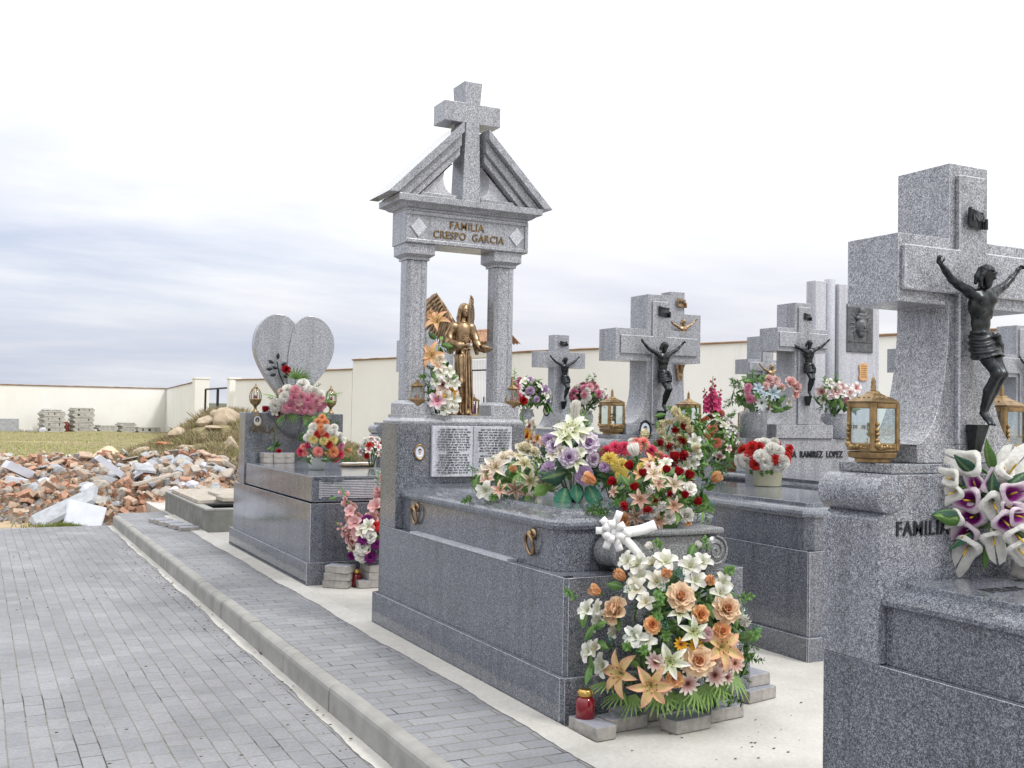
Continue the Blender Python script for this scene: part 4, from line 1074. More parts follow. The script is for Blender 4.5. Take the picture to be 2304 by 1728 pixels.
# ---------------------------------------------------------------- angel
def angel():
    X, Y, Z = 3.262, 7.235, 1.546
    t = thing('angel_statue', 'bronze winged angel statue standing between the temple columns', 'statue', (X, Y, Z), local=True)
    t.rotation_euler = (0, 0, R(-6)); sc = .875 / .88; t.scale = (sc * .94, sc, sc)
    H = .88
    g = SDF((-.16, -.17, -.01), (.17, .13, .62), .0062)
    def gown(x, y, z):
        a = np.arctan2(y, x); u = z / .52
        rx = np.interp(u, [0, .08, .3, .6, .85, 1.0], [.098, .085, .074, .072, .066, .056]); ry = np.interp(u, [0, .1, .4, .8, 1], [.085, .070, .060, .055, .046])
        cx_ = .012 * np.sin(u * 3); fo = (.0085 * np.sin(a * 9 + 2.0 * np.sin(u * 2.5)) + .006 * np.sin(a * 5 + 1.5 + u * 2)) * (1.15 - .75 * u)
        q = np.sqrt(((x - cx_) / (rx + fo)) ** 2 + (y / (ry + fo)) ** 2)
        return np.maximum(np.maximum((q - 1) * np.minimum(rx, ry), z - .53), -z)
    g.func(gown, (-.15, -.15, -.005), (.16, .12, .56), .006)
    g.cap((-.028, -.045, .44), (-.030, -.068, .25), .030, .020, .02)      # forward thigh
    g.cap((-.030, -.068, .25), (-.028, -.055, .06), .020, .010, .02)
    g.cap((.035, -.06, .48), (.046, -.085, .03), .008, .010, .006); g.cap((.015, -.062, .48), (.012, -.090, .02), .007, .010, .006); g.cap((.058, -.045, .45), (.078, -.065, .03), .008, .009, .006)
    g.ell((.040, -.100, .012), (.014, .030, .012), .006); g.ell((-.03, -.100, .012), (.014, .028, .012), .006)
    gown_me = g.mesh('gown', BRONZE)
    b = SDF((-.17, -.20, .46), (.23, .11, .90), .0058)
    b.ell((0, -.002, .560), (.068, .054, .085), .03); b.ell((0, -.004, .650), (.078, .054, .062), .03)
    for q in range(-3, 4): b.cap((q * .013, -.050 + .0012 * q * q, .66), (q * .011, -.052 + .0012 * q * q, .53), .0065, .0075, .006)
    for s in (-1, 1): b.ell((s * .070, 0, .675), (.032, .030, .030), .015)
    # his right arm: bent across holding flowers, wide sleeve
    b.path([(-.082, 0, .67), (-.112, .005, .60), (-.108, -.030, .535)], [.030, .032, .036], .014)
    b.path([(-.108, -.030, .535), (-.060, -.075, .525), (-.030, -.095, .530)], [.040, .034, .022], .012)
    b.cap((-.108, -.02, .53), (-.098, -.02, .455), .036, .016, .014)       # hanging sleeve
    b.path([(-.030, -.095, .530), (-.005, -.102, .532)], [.014, .012], .006); b.ell((.006, -.104, .530), (.017, .011, .013), .005)
    for j in range(4): b.path([(.012, -.110 + j * .001, .540 - j * .007), (.026, -.106, .540 - j * .0075), (.028, -.094, .539 - j * .0075)], [.005, .0045, .004], .002)
    b.path([(.002, -.104, .543), (.010, -.098, .556)], [.0052, .0042], .002)
    # his left arm: lowered, hand holding a shallow dish
    b.path([(.082, 0, .67), (.104, -.010, .595), (.112, -.045, .540)], [.030, .030, .030], .014)
    b.path([(.112, -.045, .540), (.128, -.085, .500)], [.032, .020], .012)
    b.cap((.112, -.02, .535), (.122, -.015, .465), .030, .014, .014)
    b.path([(.128, -.085, .500), (.140, -.105, .488)], [.013, .012], .006); b.ell((.148, -.114, .480), (.015, .018, .010), .005)
    for j in range(4): b.path([(.140 + j * .008, -.122, .478), (.142 + j * .009, -.140, .480), (.144 + j * .009, -.148, .488)], [.005, .0045, .004], .002)
    b.path([(.160, -.108, .484), (.170, -.112, .494)], [.005, .004], .002)
    b.cap((0, 0, .69), (.004, -.008, .745), .024, .021, .01)
    hc = Vector((.006, -.020, .795)); rt = Matrix.Rotation(R(8), 4, 'Z') @ Matrix.Rotation(R(8), 4, 'X')
    def Hd(x, y, z): v = rt @ Vector((x, y, z)); return (hc.x + v.x, hc.y + v.y, hc.z + v.z)
    b.ell(Hd(0, 0, .004), (.036, .042, .048), .01, rt); b.ell(Hd(0, -.014, -.026), (.026, .027, .026), .01, rt)
    b.cap(Hd(0, -.041, .004), Hd(0, -.048, -.011), .0045, .0062, .004); b.ell(Hd(0, -.037, .014), (.022, .006, .005), .004, rt)
    for s in (-1, 1):
        b.ell(Hd(s * .0145, -.040, .003), (.0085, .006, .006), .002, rt, sub=True); b.ell(Hd(s * .0145, -.0365, .002), (.0075, .0045, .0045), .002, rt)
    b.cap(Hd(-.0085, -.041, -.022), Hd(.0085, -.041, -.022), .0036, .0036, .002); b.ell(Hd(0, -.034, -.040), (.010, .009, .008), .005, rt)
    # collar
    for i in range(20):
        a0, a1 = 2 * PI * i / 20, 2 * PI * (i + 1) / 20
        b.cap((.034 * math.cos(a0), -.008 + .032 * math.sin(a0), .700 - .006 * math.sin(a0)), (.034 * math.cos(a1), -.008 + .032 * math.sin(a1), .700 - .006 * math.sin(a1)), .0055, .0055, .003)
    body_me = b.mesh('body', BRONZE)
    h = SDF((-.07, -.08, .62), (.08, .07, .87), .0055)
    h.ell(Hd(0, .008, .014), (.043, .044, .044), .006, rt)
    for s in (-1, 1):
        h.path([Hd(s * .020, -.026, .042), Hd(s * .038, -.014, .012), Hd(s * .040, -.004, -.040), Hd(s * .045, .0, -.095), Hd(s * .046, .002, -.13)], [.010, .012, .014, .014, .008], .008)
        h.path([Hd(s * .018, .030, .0), Hd(s * .024, .030, -.06), Hd(s * .026, .028, -.13)], [.022, .022, .014], .01)
    h.ell(Hd(0, -.048, -.012), (.024, .026, .042), .005, rt, sub=True)
    hair_me = h.mesh('hair', BRONZE)
    for n, me in (('gown', gown_me), ('body', body_me), ('hair', hair_me)): link(n, me, t)
    mb = MB()
    for i in range(16):
        a = i * 2.4; r_ = .006 + .0016 * i; mb.ball((-.004 + r_ * math.cos(a), -.105 + .4 * r_ * math.sin(a), .575 + r_ * math.sin(a) * .9), .0085, 5)
    mb.tube([(.0, -.104, .53), (-.002, -.104, .57)], .006, 6)
    link('flower_bunch', mb.mesh('flower_bunch', BRONZE, True), t)
    mb = MB(); M = Matrix.Translation((.150, -.128, .492)) @ Matrix.Rotation(R(14), 4, 'Y')
    mb.lathe([(.006, -.012), (.03, -.006), (.050, .010), (.058, .026), (.054, .026), (.046, .012), (.026, .0), (.004, -.004)], n=18, M=M, cap=False)
    link('dish', mb.mesh('dish', BRONZE, True), t)
    mb = MB(); mb.tube([(.066 * math.cos(a), -.004 + .052 * math.sin(a), .500) for a in [2 * PI * i / 20 for i in range(21)]], .0055, 6, cap=False)
    mb.tube([(.012, -.058, .50), (.018, -.066, .44), (.014, -.070, .38)], .005, 6)
    link('cord', mb.mesh('cord', BRONZE, True), t)
    # wings: layered feathers on a curved shell
    for s in (-1, 1):
        mb = MB(); root = Vector((s * .035, .035, .66)); tip = Vector((s * .150, .235, .945))
        arm = [root, Vector((s * .075, .085, .745)), Vector((s * .112, .155, .845)), tip]
        mb.tube([Vector(p) for p in arm], [.020, .020, .014, .004], 8)
        for row, (nf, ln, wd, off) in enumerate(((17, .26, .030, 0.0), (15, .15, .026, -.007), (12, .085, .022, -.013))):
            for i in range(nf):
                u = (i + .3) / nf; seg = u * 3; k_ = min(2, int(seg)); p = arm[k_].lerp(arm[k_ + 1], seg - k_)
                d = Vector((s * (.02 + .16 * u), .06 + .30 * u, -.62 + .30 * u + .12 * u * u)); d.normalize()
                L2 = ln * (.70 + .55 * u if row == 0 else .9)
                nrm = Vector((s * -.80, .6, .1)).normalized() * (-1)
                nrm = Vector((s * .85, -.5, .12)).normalized() * (1 if s > 0 else 1); sd = d.cross(nrm).normalized(); P = []
                for j in range(7):
                    v = j / 6; c_ = p + d * (L2 * v) + nrm * (-off * .6 + .012 * math.sin(PI * v)); wv = wd * (1 - v ** 3.2) ** .6 * (.6 + .4 * min(1, v * 4))
                    P.append([c_ - sd * wv, c_ + nrm * .005, c_ + sd * wv, c_ - nrm * .003])
                mb.rings(P)
        link('wing', mb.mesh('wing', BRONZE, True), t)
angel()

# ---------------------------------------------------------------- lanterns
def lantern_square(label, x, y, z, s=1.0, rot=0, group='square bronze grave lanterns with glass panes'):
    t = thing('grave_lantern', label, 'lantern', (x, y, z), group, local=True); t.scale = (s, s, s); t.rotation_euler = (0, 0, rot)
    w_ = .062; mb = MB()
    loftp = [(0, .018), (.012, .018), (.016, .004), (.034, 0), (.038, .006)]
    mb.rings([plan(-w_, w_, -w_, w_, .012, z_, i) for z_, i in loftp]); p = part('base', mb, GOLD, t, .002)
    for q in range(4):
        M = Matrix.Rotation(q * PI / 2, 4, 'Z'); mb = MB()
        def bx(a, b_, c, d): mb.box(a, b_, -w_ - .002, -w_ + .008, c, d, M=M)
        bx(-w_ + .001, -w_ + .016, .040, .205); bx(w_ - .016, w_ - .001, .040, .205); bx(-w_ + .0165, w_ - .0165, .040, .066); bx(-w_ + .0165, w_ - .0165, .188, .205)
        f = part('frame', mb, GOLD, t, .0025)
        mb = MB(); mb.box(-w_ + .016, w_ - .016, -w_ + .003, -w_ + .005, .066, .188, M=M); part('glass_pane', mb, GLASS, t)
        mb = MB()
        for (a, c, r_) in ((-.046, .062, .013), (-.034, .053, .012), (-.050, .078, .008), (-.048, .098, .008), (-.050, .113, .008), (-.018, .052, .008), (-.006, .055, .009), (-.048, .132, .007), (.012, .053, .006)):
            mb.ball(M @ Vector((a, -w_ - .005, c)), r_, 6)
        mb.tube([M @ Vector((-.049, -w_ - .003, .06)), M @ Vector((-.049, -w_ - .003, .135))], .003, 5)
        mb.tube([M @ Vector((-.03, -w_ - .003, .053)), M @ Vector((.036, -w_ - .003, .05))], .003, 5)
        part('grape_ornament', mb, GOLD, t, 0, True)
    mb = MB(); mb.rings([plan(-w_, w_, -w_, w_, .010, z_, i) for z_, i in ((.206, -.004), (.212, -.006), (.214, 0), (.222, .012), (.232, .032), (.240, .044), (.243, .045), (.246, .046), (.249, .052))]); part('roof', mb, GOLD, t, .002)
    mb = MB()
    for a in range(4):
        for i in range(3):
            M = Matrix.Rotation(a * PI / 2 + PI / 2 * 0, 4, 'Z'); mb.ball(M @ Vector(((i - 1) * .022, -w_ * .62, .2255)), .007, 5, sc=(1.5, 1, .6))
    part('roof_leaves', mb, GOLD, t, 0, True)
    mb = MB(); mb.lathe([(.012, .248), (.008, .254), (.010, .262), (.007, .272), (.009, .280), (.005, .292), (.0005, .305)], n=8); part('finial', mb, GOLD, t, 0, True)
    mb = MB(); mb.lathe([(.016, .042), (.017, .05), (.017, .085), (.001, .088)], n=12); part('candle', mb, WHITEP, t, 0, True)
lantern_square('big square bronze lantern on the near tomb shoulder, left of the crucifix', 2.795, 2.70, 1.411, 1.0)
lantern_square('square bronze lantern cut by the right edge of the picture', 3.455, 2.70, 1.411, 1.0)
lantern_square('square bronze lantern left of the bulky cross', 4.965, 7.80, 1.405, 1.32)
lantern_square('square bronze lantern right of the bulky cross behind the cream roses', 5.80, 7.82, 1.405, 1.32)
lantern_square('small distant square lantern left of the pink and blue bouquet', 8.70, 10.55, 1.436, .95)

def lantern_taper(label, x, y, z, s=1.0):
    t = thing('grave_lantern', label, 'lantern', (x, y, z), 'tapered bronze lanterns with a roof and cross', local=True); t.scale = (s, s, s)
    n = 6; ph = R(15); mb = MB()
    mb.lathe([(.040, 0), (.042, .008), (.030, .014), (.032, .03), (.055, .075), (.066, .100), (.070, .103), (.070, .109)], n=n, ph=ph); part('foot', mb, GOLD, t, .002)
    r0, r1 = .060, .036; z0, z1 = .110, .205
    def P(k, r_, z_): a = 2 * PI * k / n + ph; return Vector((r_ * math.cos(a), r_ * math.sin(a), z_))
    mb = MB()
    for k in range(n): mb.tube([P(k, r0, z0), P(k, r1, z1)], .0042, 6)
    for zz, rr_ in ((z0 + .003, r0), (z1, r1)): mb.tube([P(k, rr_, zz) for k in range(n + 1)], .004, 6, cap=False)
    part('frame', mb, GOLD, t, 0)
    for k in range(n):
        mb = MB(); a, b_, c, d = P(k, r0 - .004, z0 + .003), P(k + 1, r0 - .004, z0 + .003), P(k + 1, r1 - .004, z1), P(k, r1 - .004, z1)
        nrm = (b_ - a).cross(d - a).normalized() * .001
        mb.rings([[a, b_, c, d], [a + nrm, b_ + nrm, c + nrm, d + nrm]]); part('glass_pane', mb, GLASS, t)
    mb = MB(); mb.lathe([(.050, .206), (.053, .210), (.040, .222), (.018, .238), (.012, .242), (.014, .250), (.006, .256)], n=n, ph=ph); part('roof', mb, GOLD, t, .001)
    mb = MB(); mb.box(-.0035, .0035, -.003, .003, .256, .300); mb.box(-.014, .014, -.0028, .0028, .278, .285); part('cross', mb, GOLD, t)
    mb = MB(); mb.lathe([(.022, .112), (.022, .145), (.001, .148)], n=12); part('candle', mb, REDG, t, 0, True)
lantern_taper('tapered bronze lantern at the foot of the left temple column', 2.875, 7.125+.04, 1.546, 1.0)
lantern_taper('tapered bronze lantern at the foot of the right temple column', 3.655, 7.165, 1.546, 1.0)
def lantern_urn(label, x, y, z):
    t = thing('grave_lantern', label, 'lantern', (x, y, z), 'urn shaped bronze lanterns on the heart tomb', local=True); t.scale = (1.12,) * 3
    n = 12; mb = MB(); mb.lathe([(.038, 0), (.040, .006), (.020, .022), (.013, .05), (.020, .065), (.052, .095), (.062, .128), (.066, .134), (.062, .138)], n=n); part('foot', mb, GOLD, t, 0, True)
    prof = [(.058, .140), (.060, .17), (.052, .205), (.036, .235), (.018, .252)]
    mb = MB()
    for k in range(6):
        a = 2 * PI * k / 6; mb.tube([(r_ * math.cos(a), r_ * math.sin(a), z_) for r_, z_ in prof], .005, 5)
    mb.lathe([(.022, .250), (.020, .262), (.008, .268), (.010, .278), (.001, .300)], n=8); part('frame', mb, GOLD, t, 0, True)
    mb = MB(); mb.lathe([(r_ - .005, z_) for r_, z_ in prof], n=n, cap=False); part('glass_dome', mb, GLASS, t, 0, True)
    mb = MB(); mb.lathe([(.020, .142), (.020, .175), (.001, .178)], n=10); part('candle', mb, REDG, t, 0, True)
lantern_urn('urn shaped bronze lantern on the left shoulder of the heart tomb', 2.86, 12.06, 1.536)
lantern_urn('urn shaped bronze lantern on the right shoulder of the heart tomb', 3.75, 12.06, 1.536)
# small lantern with a purple candle behind the angel
t = thing('grave_lantern', 'small copper lantern with a violet candle beside the angel', 'lantern', (3.345, 7.20, 1.546), local=True)
mb = MB(); mb.box(-.038, .038, -.03, .03, 0, .012); part('base', mb, GOLD, t)
mb = MB()
for sx in (-1, 1):
    for sy in (-1, 1): mb.box(sx * .034 - .004, sx * .034 + .004, sy * .026 - .004, sy * .026 + .004, .013, .108)
mb.tube([(-.012, 0, .138), (-.010, 0, .158), (.010, 0, .158), (.012, 0, .138)], .0025, 5)
part('frame', mb, COPPER, t)
mb = MB(); mb.rings([plan(-.044, .044, -.036, .036, .004, z_, i) for z_, i in ((.109, 0), (.114, 0), (.136, .028), (.140, .028))]); part('roof', mb, COPPER, t)
mb = MB(); mb.lathe([(.024, .014), (.024, .07), (.018, .085), (.001, .087)], n=12); part('candle', mb, PURG, t, 0, True)

# memorial candles: red glass with a gilt lid
def votive(label, x, y, z, s):
    t = thing('votive_candle', label, 'candle', (x, y, z), local=True); t.scale = (s, s, s)
    mb = MB(); mb.lathe([(.030, 0), (.036, .004), (.036, .070), (.030, .082), (.022, .088)], n=20); part('glass_jar', mb, REDG, t, 0, True)
    mb = MB(); mb.lathe([(.025, .089), (.027, .092), (.027, .108), (.024, .113), (.010, .114)], n=20)
    for i in range(10): mb.box(-.0015, .0015, -.0285, -.026, .094, .107, M=Matrix.Rotation(2 * PI * i / 10, 4, 'Z'))
    part('gilt_lid', mb, metalg, t, 0, True)
metalg = metal('gilt_tin', (.75, .50, .16), (.5, .32, .10), .3)
votive('red glass votive candle with gilt lid at the corner of the temple tomb', 2.735, 4.50, .052, 1.35)
votive('dark red votive candle between the paver stacks by the heart tomb', 3.09, 9.05, 0, 1.35)

# relief plate on the stele: a crowned face in rays
def relief():
    x0, x1, z0, z1, y = 7.90, 8.255, 2.265, 2.76, 7.998
    t = thing('relief_plate', 'dark metal relief of a serene crowned face with rays on the pale stele', 'relief', (8.08, y, 2.5))
    mb = MB(); mb.box(x0, x1, y - .014, y - .001, z0, z1); part('plate', mb, GREYB, t, .005)
    s = SDF((x0 + .01, y - .085, z0 + .01), (x1 - .01, y + .004, z1 - .005), .005); cx = 8.085; cz = 2.53
    s.ell((cx, y - .014, cz + .005), (.078, .052, .095), .008); s.ell((cx, y - .016, cz - .075), (.046, .040, .040), .012)
    s.cap((cx, y - .064, cz + .015), (cx, y - .074, cz - .018), .0065, .010, .006)
    for k in (-1, 1):
        s.ell((cx + k * .026, y - .066, cz + .020), (.015, .010, .009), .003, sub=True); s.ell((cx + k * .026, y - .058, cz + .018), (.012, .008, .006), .003)
        s.cap((cx + k * .010, y - .062, cz + .038), (cx + k * .046, y - .052, cz + .040), .005, .004, .004)
        s.path([(cx + k * .092, y - .012, cz + .05), (cx + k * .098, y - .012, cz - .05), (cx + k * .085, y - .012, cz - .14)], [.012, .013, .008], .004)
    s.cap((cx - .014, y - .062, cz - .044), (cx + .014, y - .062, cz - .044), .006, .006, .004)
    s.cap((cx - .066, y - .03, cz + .085), (cx + .066, y - .03, cz + .085), .022, .022, .008)
    s.cap((cx - .040, y - .03, cz + .115), (cx + .040, y - .03, cz + .115), .022, .022, .01)
    s.ell((cx, y - .03, cz + .165), (.040, .024, .040), .006)
    for i in range(15):
        a = R(-35 + 250 * i / 14); ca, sa = math.cos(a), math.sin(a); r1 = .165 if abs(ca) > .5 else .21
        p1 = (min(max(cx + ca * r1, x0 + .02), x1 - .02), y - .010, min(max(cz + .03 + sa * r1, z0 + .05), z1 - .02))
        s.cap((cx + ca * .085, y - .012, cz + .03 + sa * .10), p1, .010, .007, .004)
    link('face_relief', s.mesh('face_relief', GREYB), t).location = -Vector(t.location)
    mb = MB(); mb.box(x0 + .012, x1 - .012, y - .024, y - .014, z0 + .105, z0 + .113); part('rim_line', mb, GREYB, t)
    t = thing('scroll_plaque', 'amber parchment shaped plaque under the relief on the pale stele', 'plaque', (8.13, y, 2.06))
    pts = smooth_closed([(8.07, 1.99), (8.13, 1.975), (8.185, 1.99), (8.178, 2.06), (8.19, 2.13), (8.16, 2.155), (8.10, 2.15), (8.068, 2.13), (8.078, 2.06)])
    mb = MB(); mb.prism(pts, y - .014, y - .001); AM = plain('amber_plate', (.62, .36, .16), .5, .4, .15, 10); part('plate', mb, AM, t, .003)
    mb = MB(); r2 = random.Random(3)
    for i in range(6):
        zz = 2.125 - i * .022; x = 8.092
        while x < 8.165: w2 = r2.uniform(.004, .012); mb.box(x, x + w2, y - .0165, y - .014, zz - .003, zz + .003); x += w2 + .004
    part('engraved_lines', mb, COPING, t)
relief()
# ---------------------------------------------------------------- flower library
def lerp3(a, b_, t): return tuple(a[i] + (b_[i] - a[i]) * t for i in range(3))
def petal(mb, ang, L_, W, lift, curl, cup, prof, cf, base=.02, z0=0, nu=6, nv=4, ruff=0, rs=None, tw=0):
    """one petal grown outwards from the axis; lift = start angle above the plane, curl = how far it bends over"""
    rs = rs or rnd; vs = []; cs = []; r_ = base; z = z0; ph = rs.uniform(0, 6)
    for i in range(nu + 1):
        u = i / nu; el = lift + curl * u
        if i: r_ += math.cos(el) * L_ / nu; z += math.sin(el) * L_ / nu
        wv = W * prof(u) / 2
        for j in range(nv + 1):
            v = j / nv * 2 - 1; n_ = cup * v * v * wv * 2 + ruff * math.sin(v * 7 + ph + u * 3) * u
            x = r_ - math.sin(el) * n_; zz = z + math.cos(el) * n_; y = v * wv
            y2 = y + tw * u * x * 0
            ca, sa = math.cos(ang), math.sin(ang)
            vs.append((x * ca - y2 * sa, x * sa + y2 * ca, zz)); cs.append(cf(u, abs(v)))
    k = nv + 1; fs = [(i * k + j, (i + 1) * k + j, (i + 1) * k + j + 1, i * k + j + 1) for i in range(nu) for j in range(nv)]
    mb.add(vs, fs, 0, cs)
P_POINT = lambda u: (math.sin(PI * min(1, (u * .86 + .10))) ** .8) * (1 - max(0, u - .55) / .45 * .55) if u < .995 else .03
P_ROUND = lambda u: math.sin(PI * (u * .80 + .10)) ** .6
P_WIDE = lambda u: .35 + .65 * math.sin(PI * min(1, u * .62 + .08)) ** .8
P_ROSE = lambda u: math.sin(PI * (.10 + .77 * u)) ** .5
P_NARR = lambda u: math.sin(PI * (u * .9 + .05)) ** .7
def grad(a, b_, edge=None, mid=None):
    def f(u, v):
        c = lerp3(a, b_, min(1, u * 1.15))
        if mid and v < .22: c = lerp3(c, mid, .5 * (1 - u))
        if edge: c = lerp3(c, edge, max(0, v * v * .8, (u - .75) * 3 if u > .75 else 0))
        return c
    return f
GRN = (.06, .16, .03); GR2 = (.13, .28, .05)
LIB = {}
def lib(kind):
    """meshes with diameter 1 facing +Z; two variants of each"""
    if kind in LIB: return rnd.choice(LIB[kind])
    out_ = []
    for var in range(3):
        rs = random.Random(hash_(kind) + var); mb = MB(); fam, *cl = kind
        if fam == 'lily':
            a, b_, e_ = cl
            for i in range(6):
                petal(mb, i * PI / 3 + rs.uniform(-.12, .12), .56, .23 if i % 2 else .19, R(52), R(-78 + rs.uniform(-12, 12)), .35, P_POINT, grad(a, b_, e_, lerp3(a, (.3, .35, .1), .4)), .015, .0 if i % 2 else .01, 7, 4, .004, rs)
            for i in range(6):
                q = i * PI / 3 + .5; mb.tube([(0, 0, .02), (.05 * math.cos(q), .05 * math.sin(q), .15), (.11 * math.cos(q), .11 * math.sin(q), .24)], .006, 4, col=(.45, .5, .15)); mb.ball((.115 * math.cos(q), .115 * math.sin(q), .245), .018, 4, sc=(1, 1, .6), col=(.16, .05, .02))
        elif fam == 'bell':
            a, b_, e_ = cl
            for i in range(5):
                petal(mb, i * 2 * PI / 5 + rs.uniform(-.1, .1), .52, .36, R(62), R(-80 + rs.uniform(-15, 15)), .28, P_ROUND, grad(a, b_, e_), .02, 0, 6, 4, .018, rs)
            mb.ball((0, 0, .10), .045, 5, col=lerp3(a, (.5, .5, .1), .5))
        elif fam == 'daisy':
            a, b_, c_ = cl
            for i in range(11): petal(mb, i * 2 * PI / 11 + rs.uniform(-.08, .08), .44, .17, R(22), R(-22 + rs.uniform(-8, 14)), .2, P_NARR, grad(a, b_), .05, .0, 5, 3, .004, rs)
            mb.ball((0, 0, .03), .085, 6, sc=(1, 1, .55), col=c_)
            for i in range(12): q = i * PI / 6; mb.ball((.075 * math.cos(q), .075 * math.sin(q), .055), .016, 4, col=lerp3(c_, (.6, .4, .1), .4))
        elif fam == 'rose':
            a, b_, e_ = cl
            for ring, (n_, L_, W, lf, cu, zb) in enumerate(((3, .20, .20, 88, 18, .12), (4, .25, .28, 84, 8, .09), (5, .31, .36, 76, -16, .06), (6, .38, .42, 62, -44, .03), (7, .44, .46, 40, -58, .0))):
                for i in range(n_): petal(mb, i * 2 * PI / n_ + ring * .7 + rs.uniform(-.1, .1), L_ * rs.uniform(.93, 1.07), W, R(lf), R(cu), .30, P_ROSE, grad(lerp3(a, b_, ring / 5), lerp3(a, b_, min(1, ring / 4 + .15)), e_ if ring > 1 else None), .012 + ring * .012, zb, 6, 6, .008, rs)
            mb.ball((0, 0, -.02), .10, 5, sc=(1, 1, .6), col=GRN)
        elif fam == 'bud':
            a, b_ = cl
            for ring, (n_, L_, W, lf, cu) in enumerate(((3, .62, .36, 92, 12), (3, .66, .44, 84, 18), (3, .62, .48, 74, 26))):
                for i in range(n_): petal(mb, i * 2 * PI / n_ + ring * 1.05, L_, W, R(lf), R(cu), .55, P_WIDE, grad(a, b_), .03 + ring * .035, .05, 5, 4, .01, rs)
            for i in range(5): petal(mb, i * 2 * PI / 5, .17, .10, R(60), R(20), .2, P_POINT, lambda u, v: GRN, .06, .0, 4, 2)
            mb.lathe([(.05, -.25), (.04, -.1), (.10, -.02), (.12, .06), (.08, .12)], n=8, col=GRN)
        elif fam == 'mum':
            a, b_ = cl; n_ = 90
            for i in range(n_):
                f_ = (i + .5) / n_; el = 90 - 105 * f_ ** .75; petal(mb, i * 2.39996, .20 + .26 * f_ ** .5, .085, R(el + 8), R(-26 + rs.uniform(-16, 16)), .3, P_NARR, grad(lerp3(a, b_, rs.uniform(0, .3)), lerp3(a, b_, rs.uniform(.5, 1))), .02, .14 - .12 * f_, 3, 2, .0, rs)
        elif fam == 'carn':
            a, b_ = cl; n_ = 44
            for i in range(n_):
                f_ = (i + .5) / n_; el = 92 - 95 * f_ ** .8; petal(mb, i * 2.39996, .30 + .18 * f_ ** .5, .24, R(el), R(-20 + rs.uniform(-12, 12)), .15, lambda u: .2 + .8 * u, grad(a, lerp3(a, b_, rs.uniform(.5, 1))), .01, .10 - .10 * f_, 4, 5, .035, rs)
        elif fam == 'calla':
            wht, thr = cl; vs = []; cs = []; nu, nv = 12, 22
            for i in range(nu + 1):
                u = i / nu
                for j in range(nv + 1):
                    a = 2 * PI * j / nv * .985; tipf = max(0, math.cos(a)) ** 3
                    rad = .045 + .05 * u + .30 * u ** 2.2 * (1 + .25 * tipf - .25 * max(0, -math.cos(a))); z = -.62 + .70 * u - .16 * u ** 6 + .22 * u ** 5 * tipf
                    rad += .34 * u ** 6 * tipf ** 2 + .05 * u ** 6 * math.sin(3 * a + var); z -= .16 * u ** 10 * (1 - tipf)
                    vs.append((rad * math.cos(a), rad * math.sin(a) * .92, z)); t_ = sm(.66, .98, u) * 1.0
                    c = lerp3(thr, wht, float(t_)) if thr != wht else wht
                    cs.append(lerp3((.35, .5, .16), c, min(1, u * 3)))
            k = nv + 1; mb.add(vs, [(i * k + j, i * k + j + 1, (i + 1) * k + j + 1, (i + 1) * k + j) for i in range(nu) for j in range(nv)], 0, cs)
            mb.tube([(0, 0, -.3), (0, .01, .0), (.01, .01, .12)], [.022, .03, .018], 7, col=(.62, .42, .05)); mb.tube([(.0, 0, -.62), (0, .03, -.9), (.02, .08, -1.3)], .035, 6, col=GR2)
        elif fam == 'fan':
            a, b_ = cl; n_ = 9
            for i in range(n_):
                q = R(-62 + 124 * i / (n_ - 1)); ln = .86 * (1 - .22 * abs(i - 4) / 4) * rs.uniform(.92, 1.05)
                # blades in the XZ plane pointing +Z, drooping to +Y
                d = Vector((math.sin(q), 0, math.cos(q))); sd = Vector((math.cos(q), 0, -math.sin(q))); vs = []; cs = []
                for k2 in range(7):
                    u = k2 / 6; w2 = .048 * math.sin(PI * (u * .93 + .07)) ** .6 * (1 - .3 * u); p = d * (ln * u) + Vector((0, -.16 * u * u, -.07 * u * u))
                    vs += [p - sd * w2, p + Vector((0, .014, 0)), p + sd * w2]; c = lerp3(a, b_, u); cs += [c, lerp3(c, (.5, .6, .25), .35), c]
                mb.add(vs, [(3 * k2 + m_, 3 * k2 + m_ + 1, 3 * k2 + m_ + 4, 3 * k2 + m_ + 3) for k2 in range(6) for m_ in (0, 1)], 0, cs)
            mb.tube([(0, 0, 0), (0, .02, -.25)], .015, 5, col=a)
        elif fam == 'leaf':
            a, b_ = cl
            petal(mb, 0, .95, .42, R(35), R(-50), -.25, P_POINT, lambda u, v: lerp3(lerp3(a, b_, u), (.3, .42, .16), .45 if v < .1 else 0), .0, 0, 8, 6, .012, rs)
        elif fam == 'sprig':
            a, b_ = cl; mb.tube([(0, 0, 0), (.03, .02, .5), (0, .06, .95)], .014, 4, col=a)
            for i in range(13):
                u = .15 + .8 * i / 12; q = i * 2.4; M_ = Matrix.Translation((.03 * u, .05 * u, u * .9))
                m2 = MB(); petal(m2, q, .30 * (1.15 - .5 * u), .15, R(38), R(-30), -.2, P_POINT, lambda uu, v: lerp3(a, b_, uu), .0, 0, 4, 2, 0, rs)
                mb.add([M_ @ Vector(p) for p in m2.v], m2.f, 0, m2.c)
        elif fam == 'berry':
            a, b_ = cl; mb.tube([(0, 0, 0), (0, 0, .5)], .012, 4, col=GRN)
            for i in range(26):
                q = i * 2.4; r_ = .07 + .30 * rs.random(); p = (r_ * math.cos(q), r_ * math.sin(q), .5 + .35 * rs.random()); mb.tube([(0, 0, .35), p], .006, 3, col=GRN); mb.ball(p, .036, 4, col=lerp3(a, b_, rs.random()))
        elif fam == 'spike':                       # gladiolus: blooms up a stem
            a, b_ = cl; mb.tube([(0, 0, -.1), (.01, .01, .5), (.03, -.02, 1.12)], .013, 5, col=GR2)
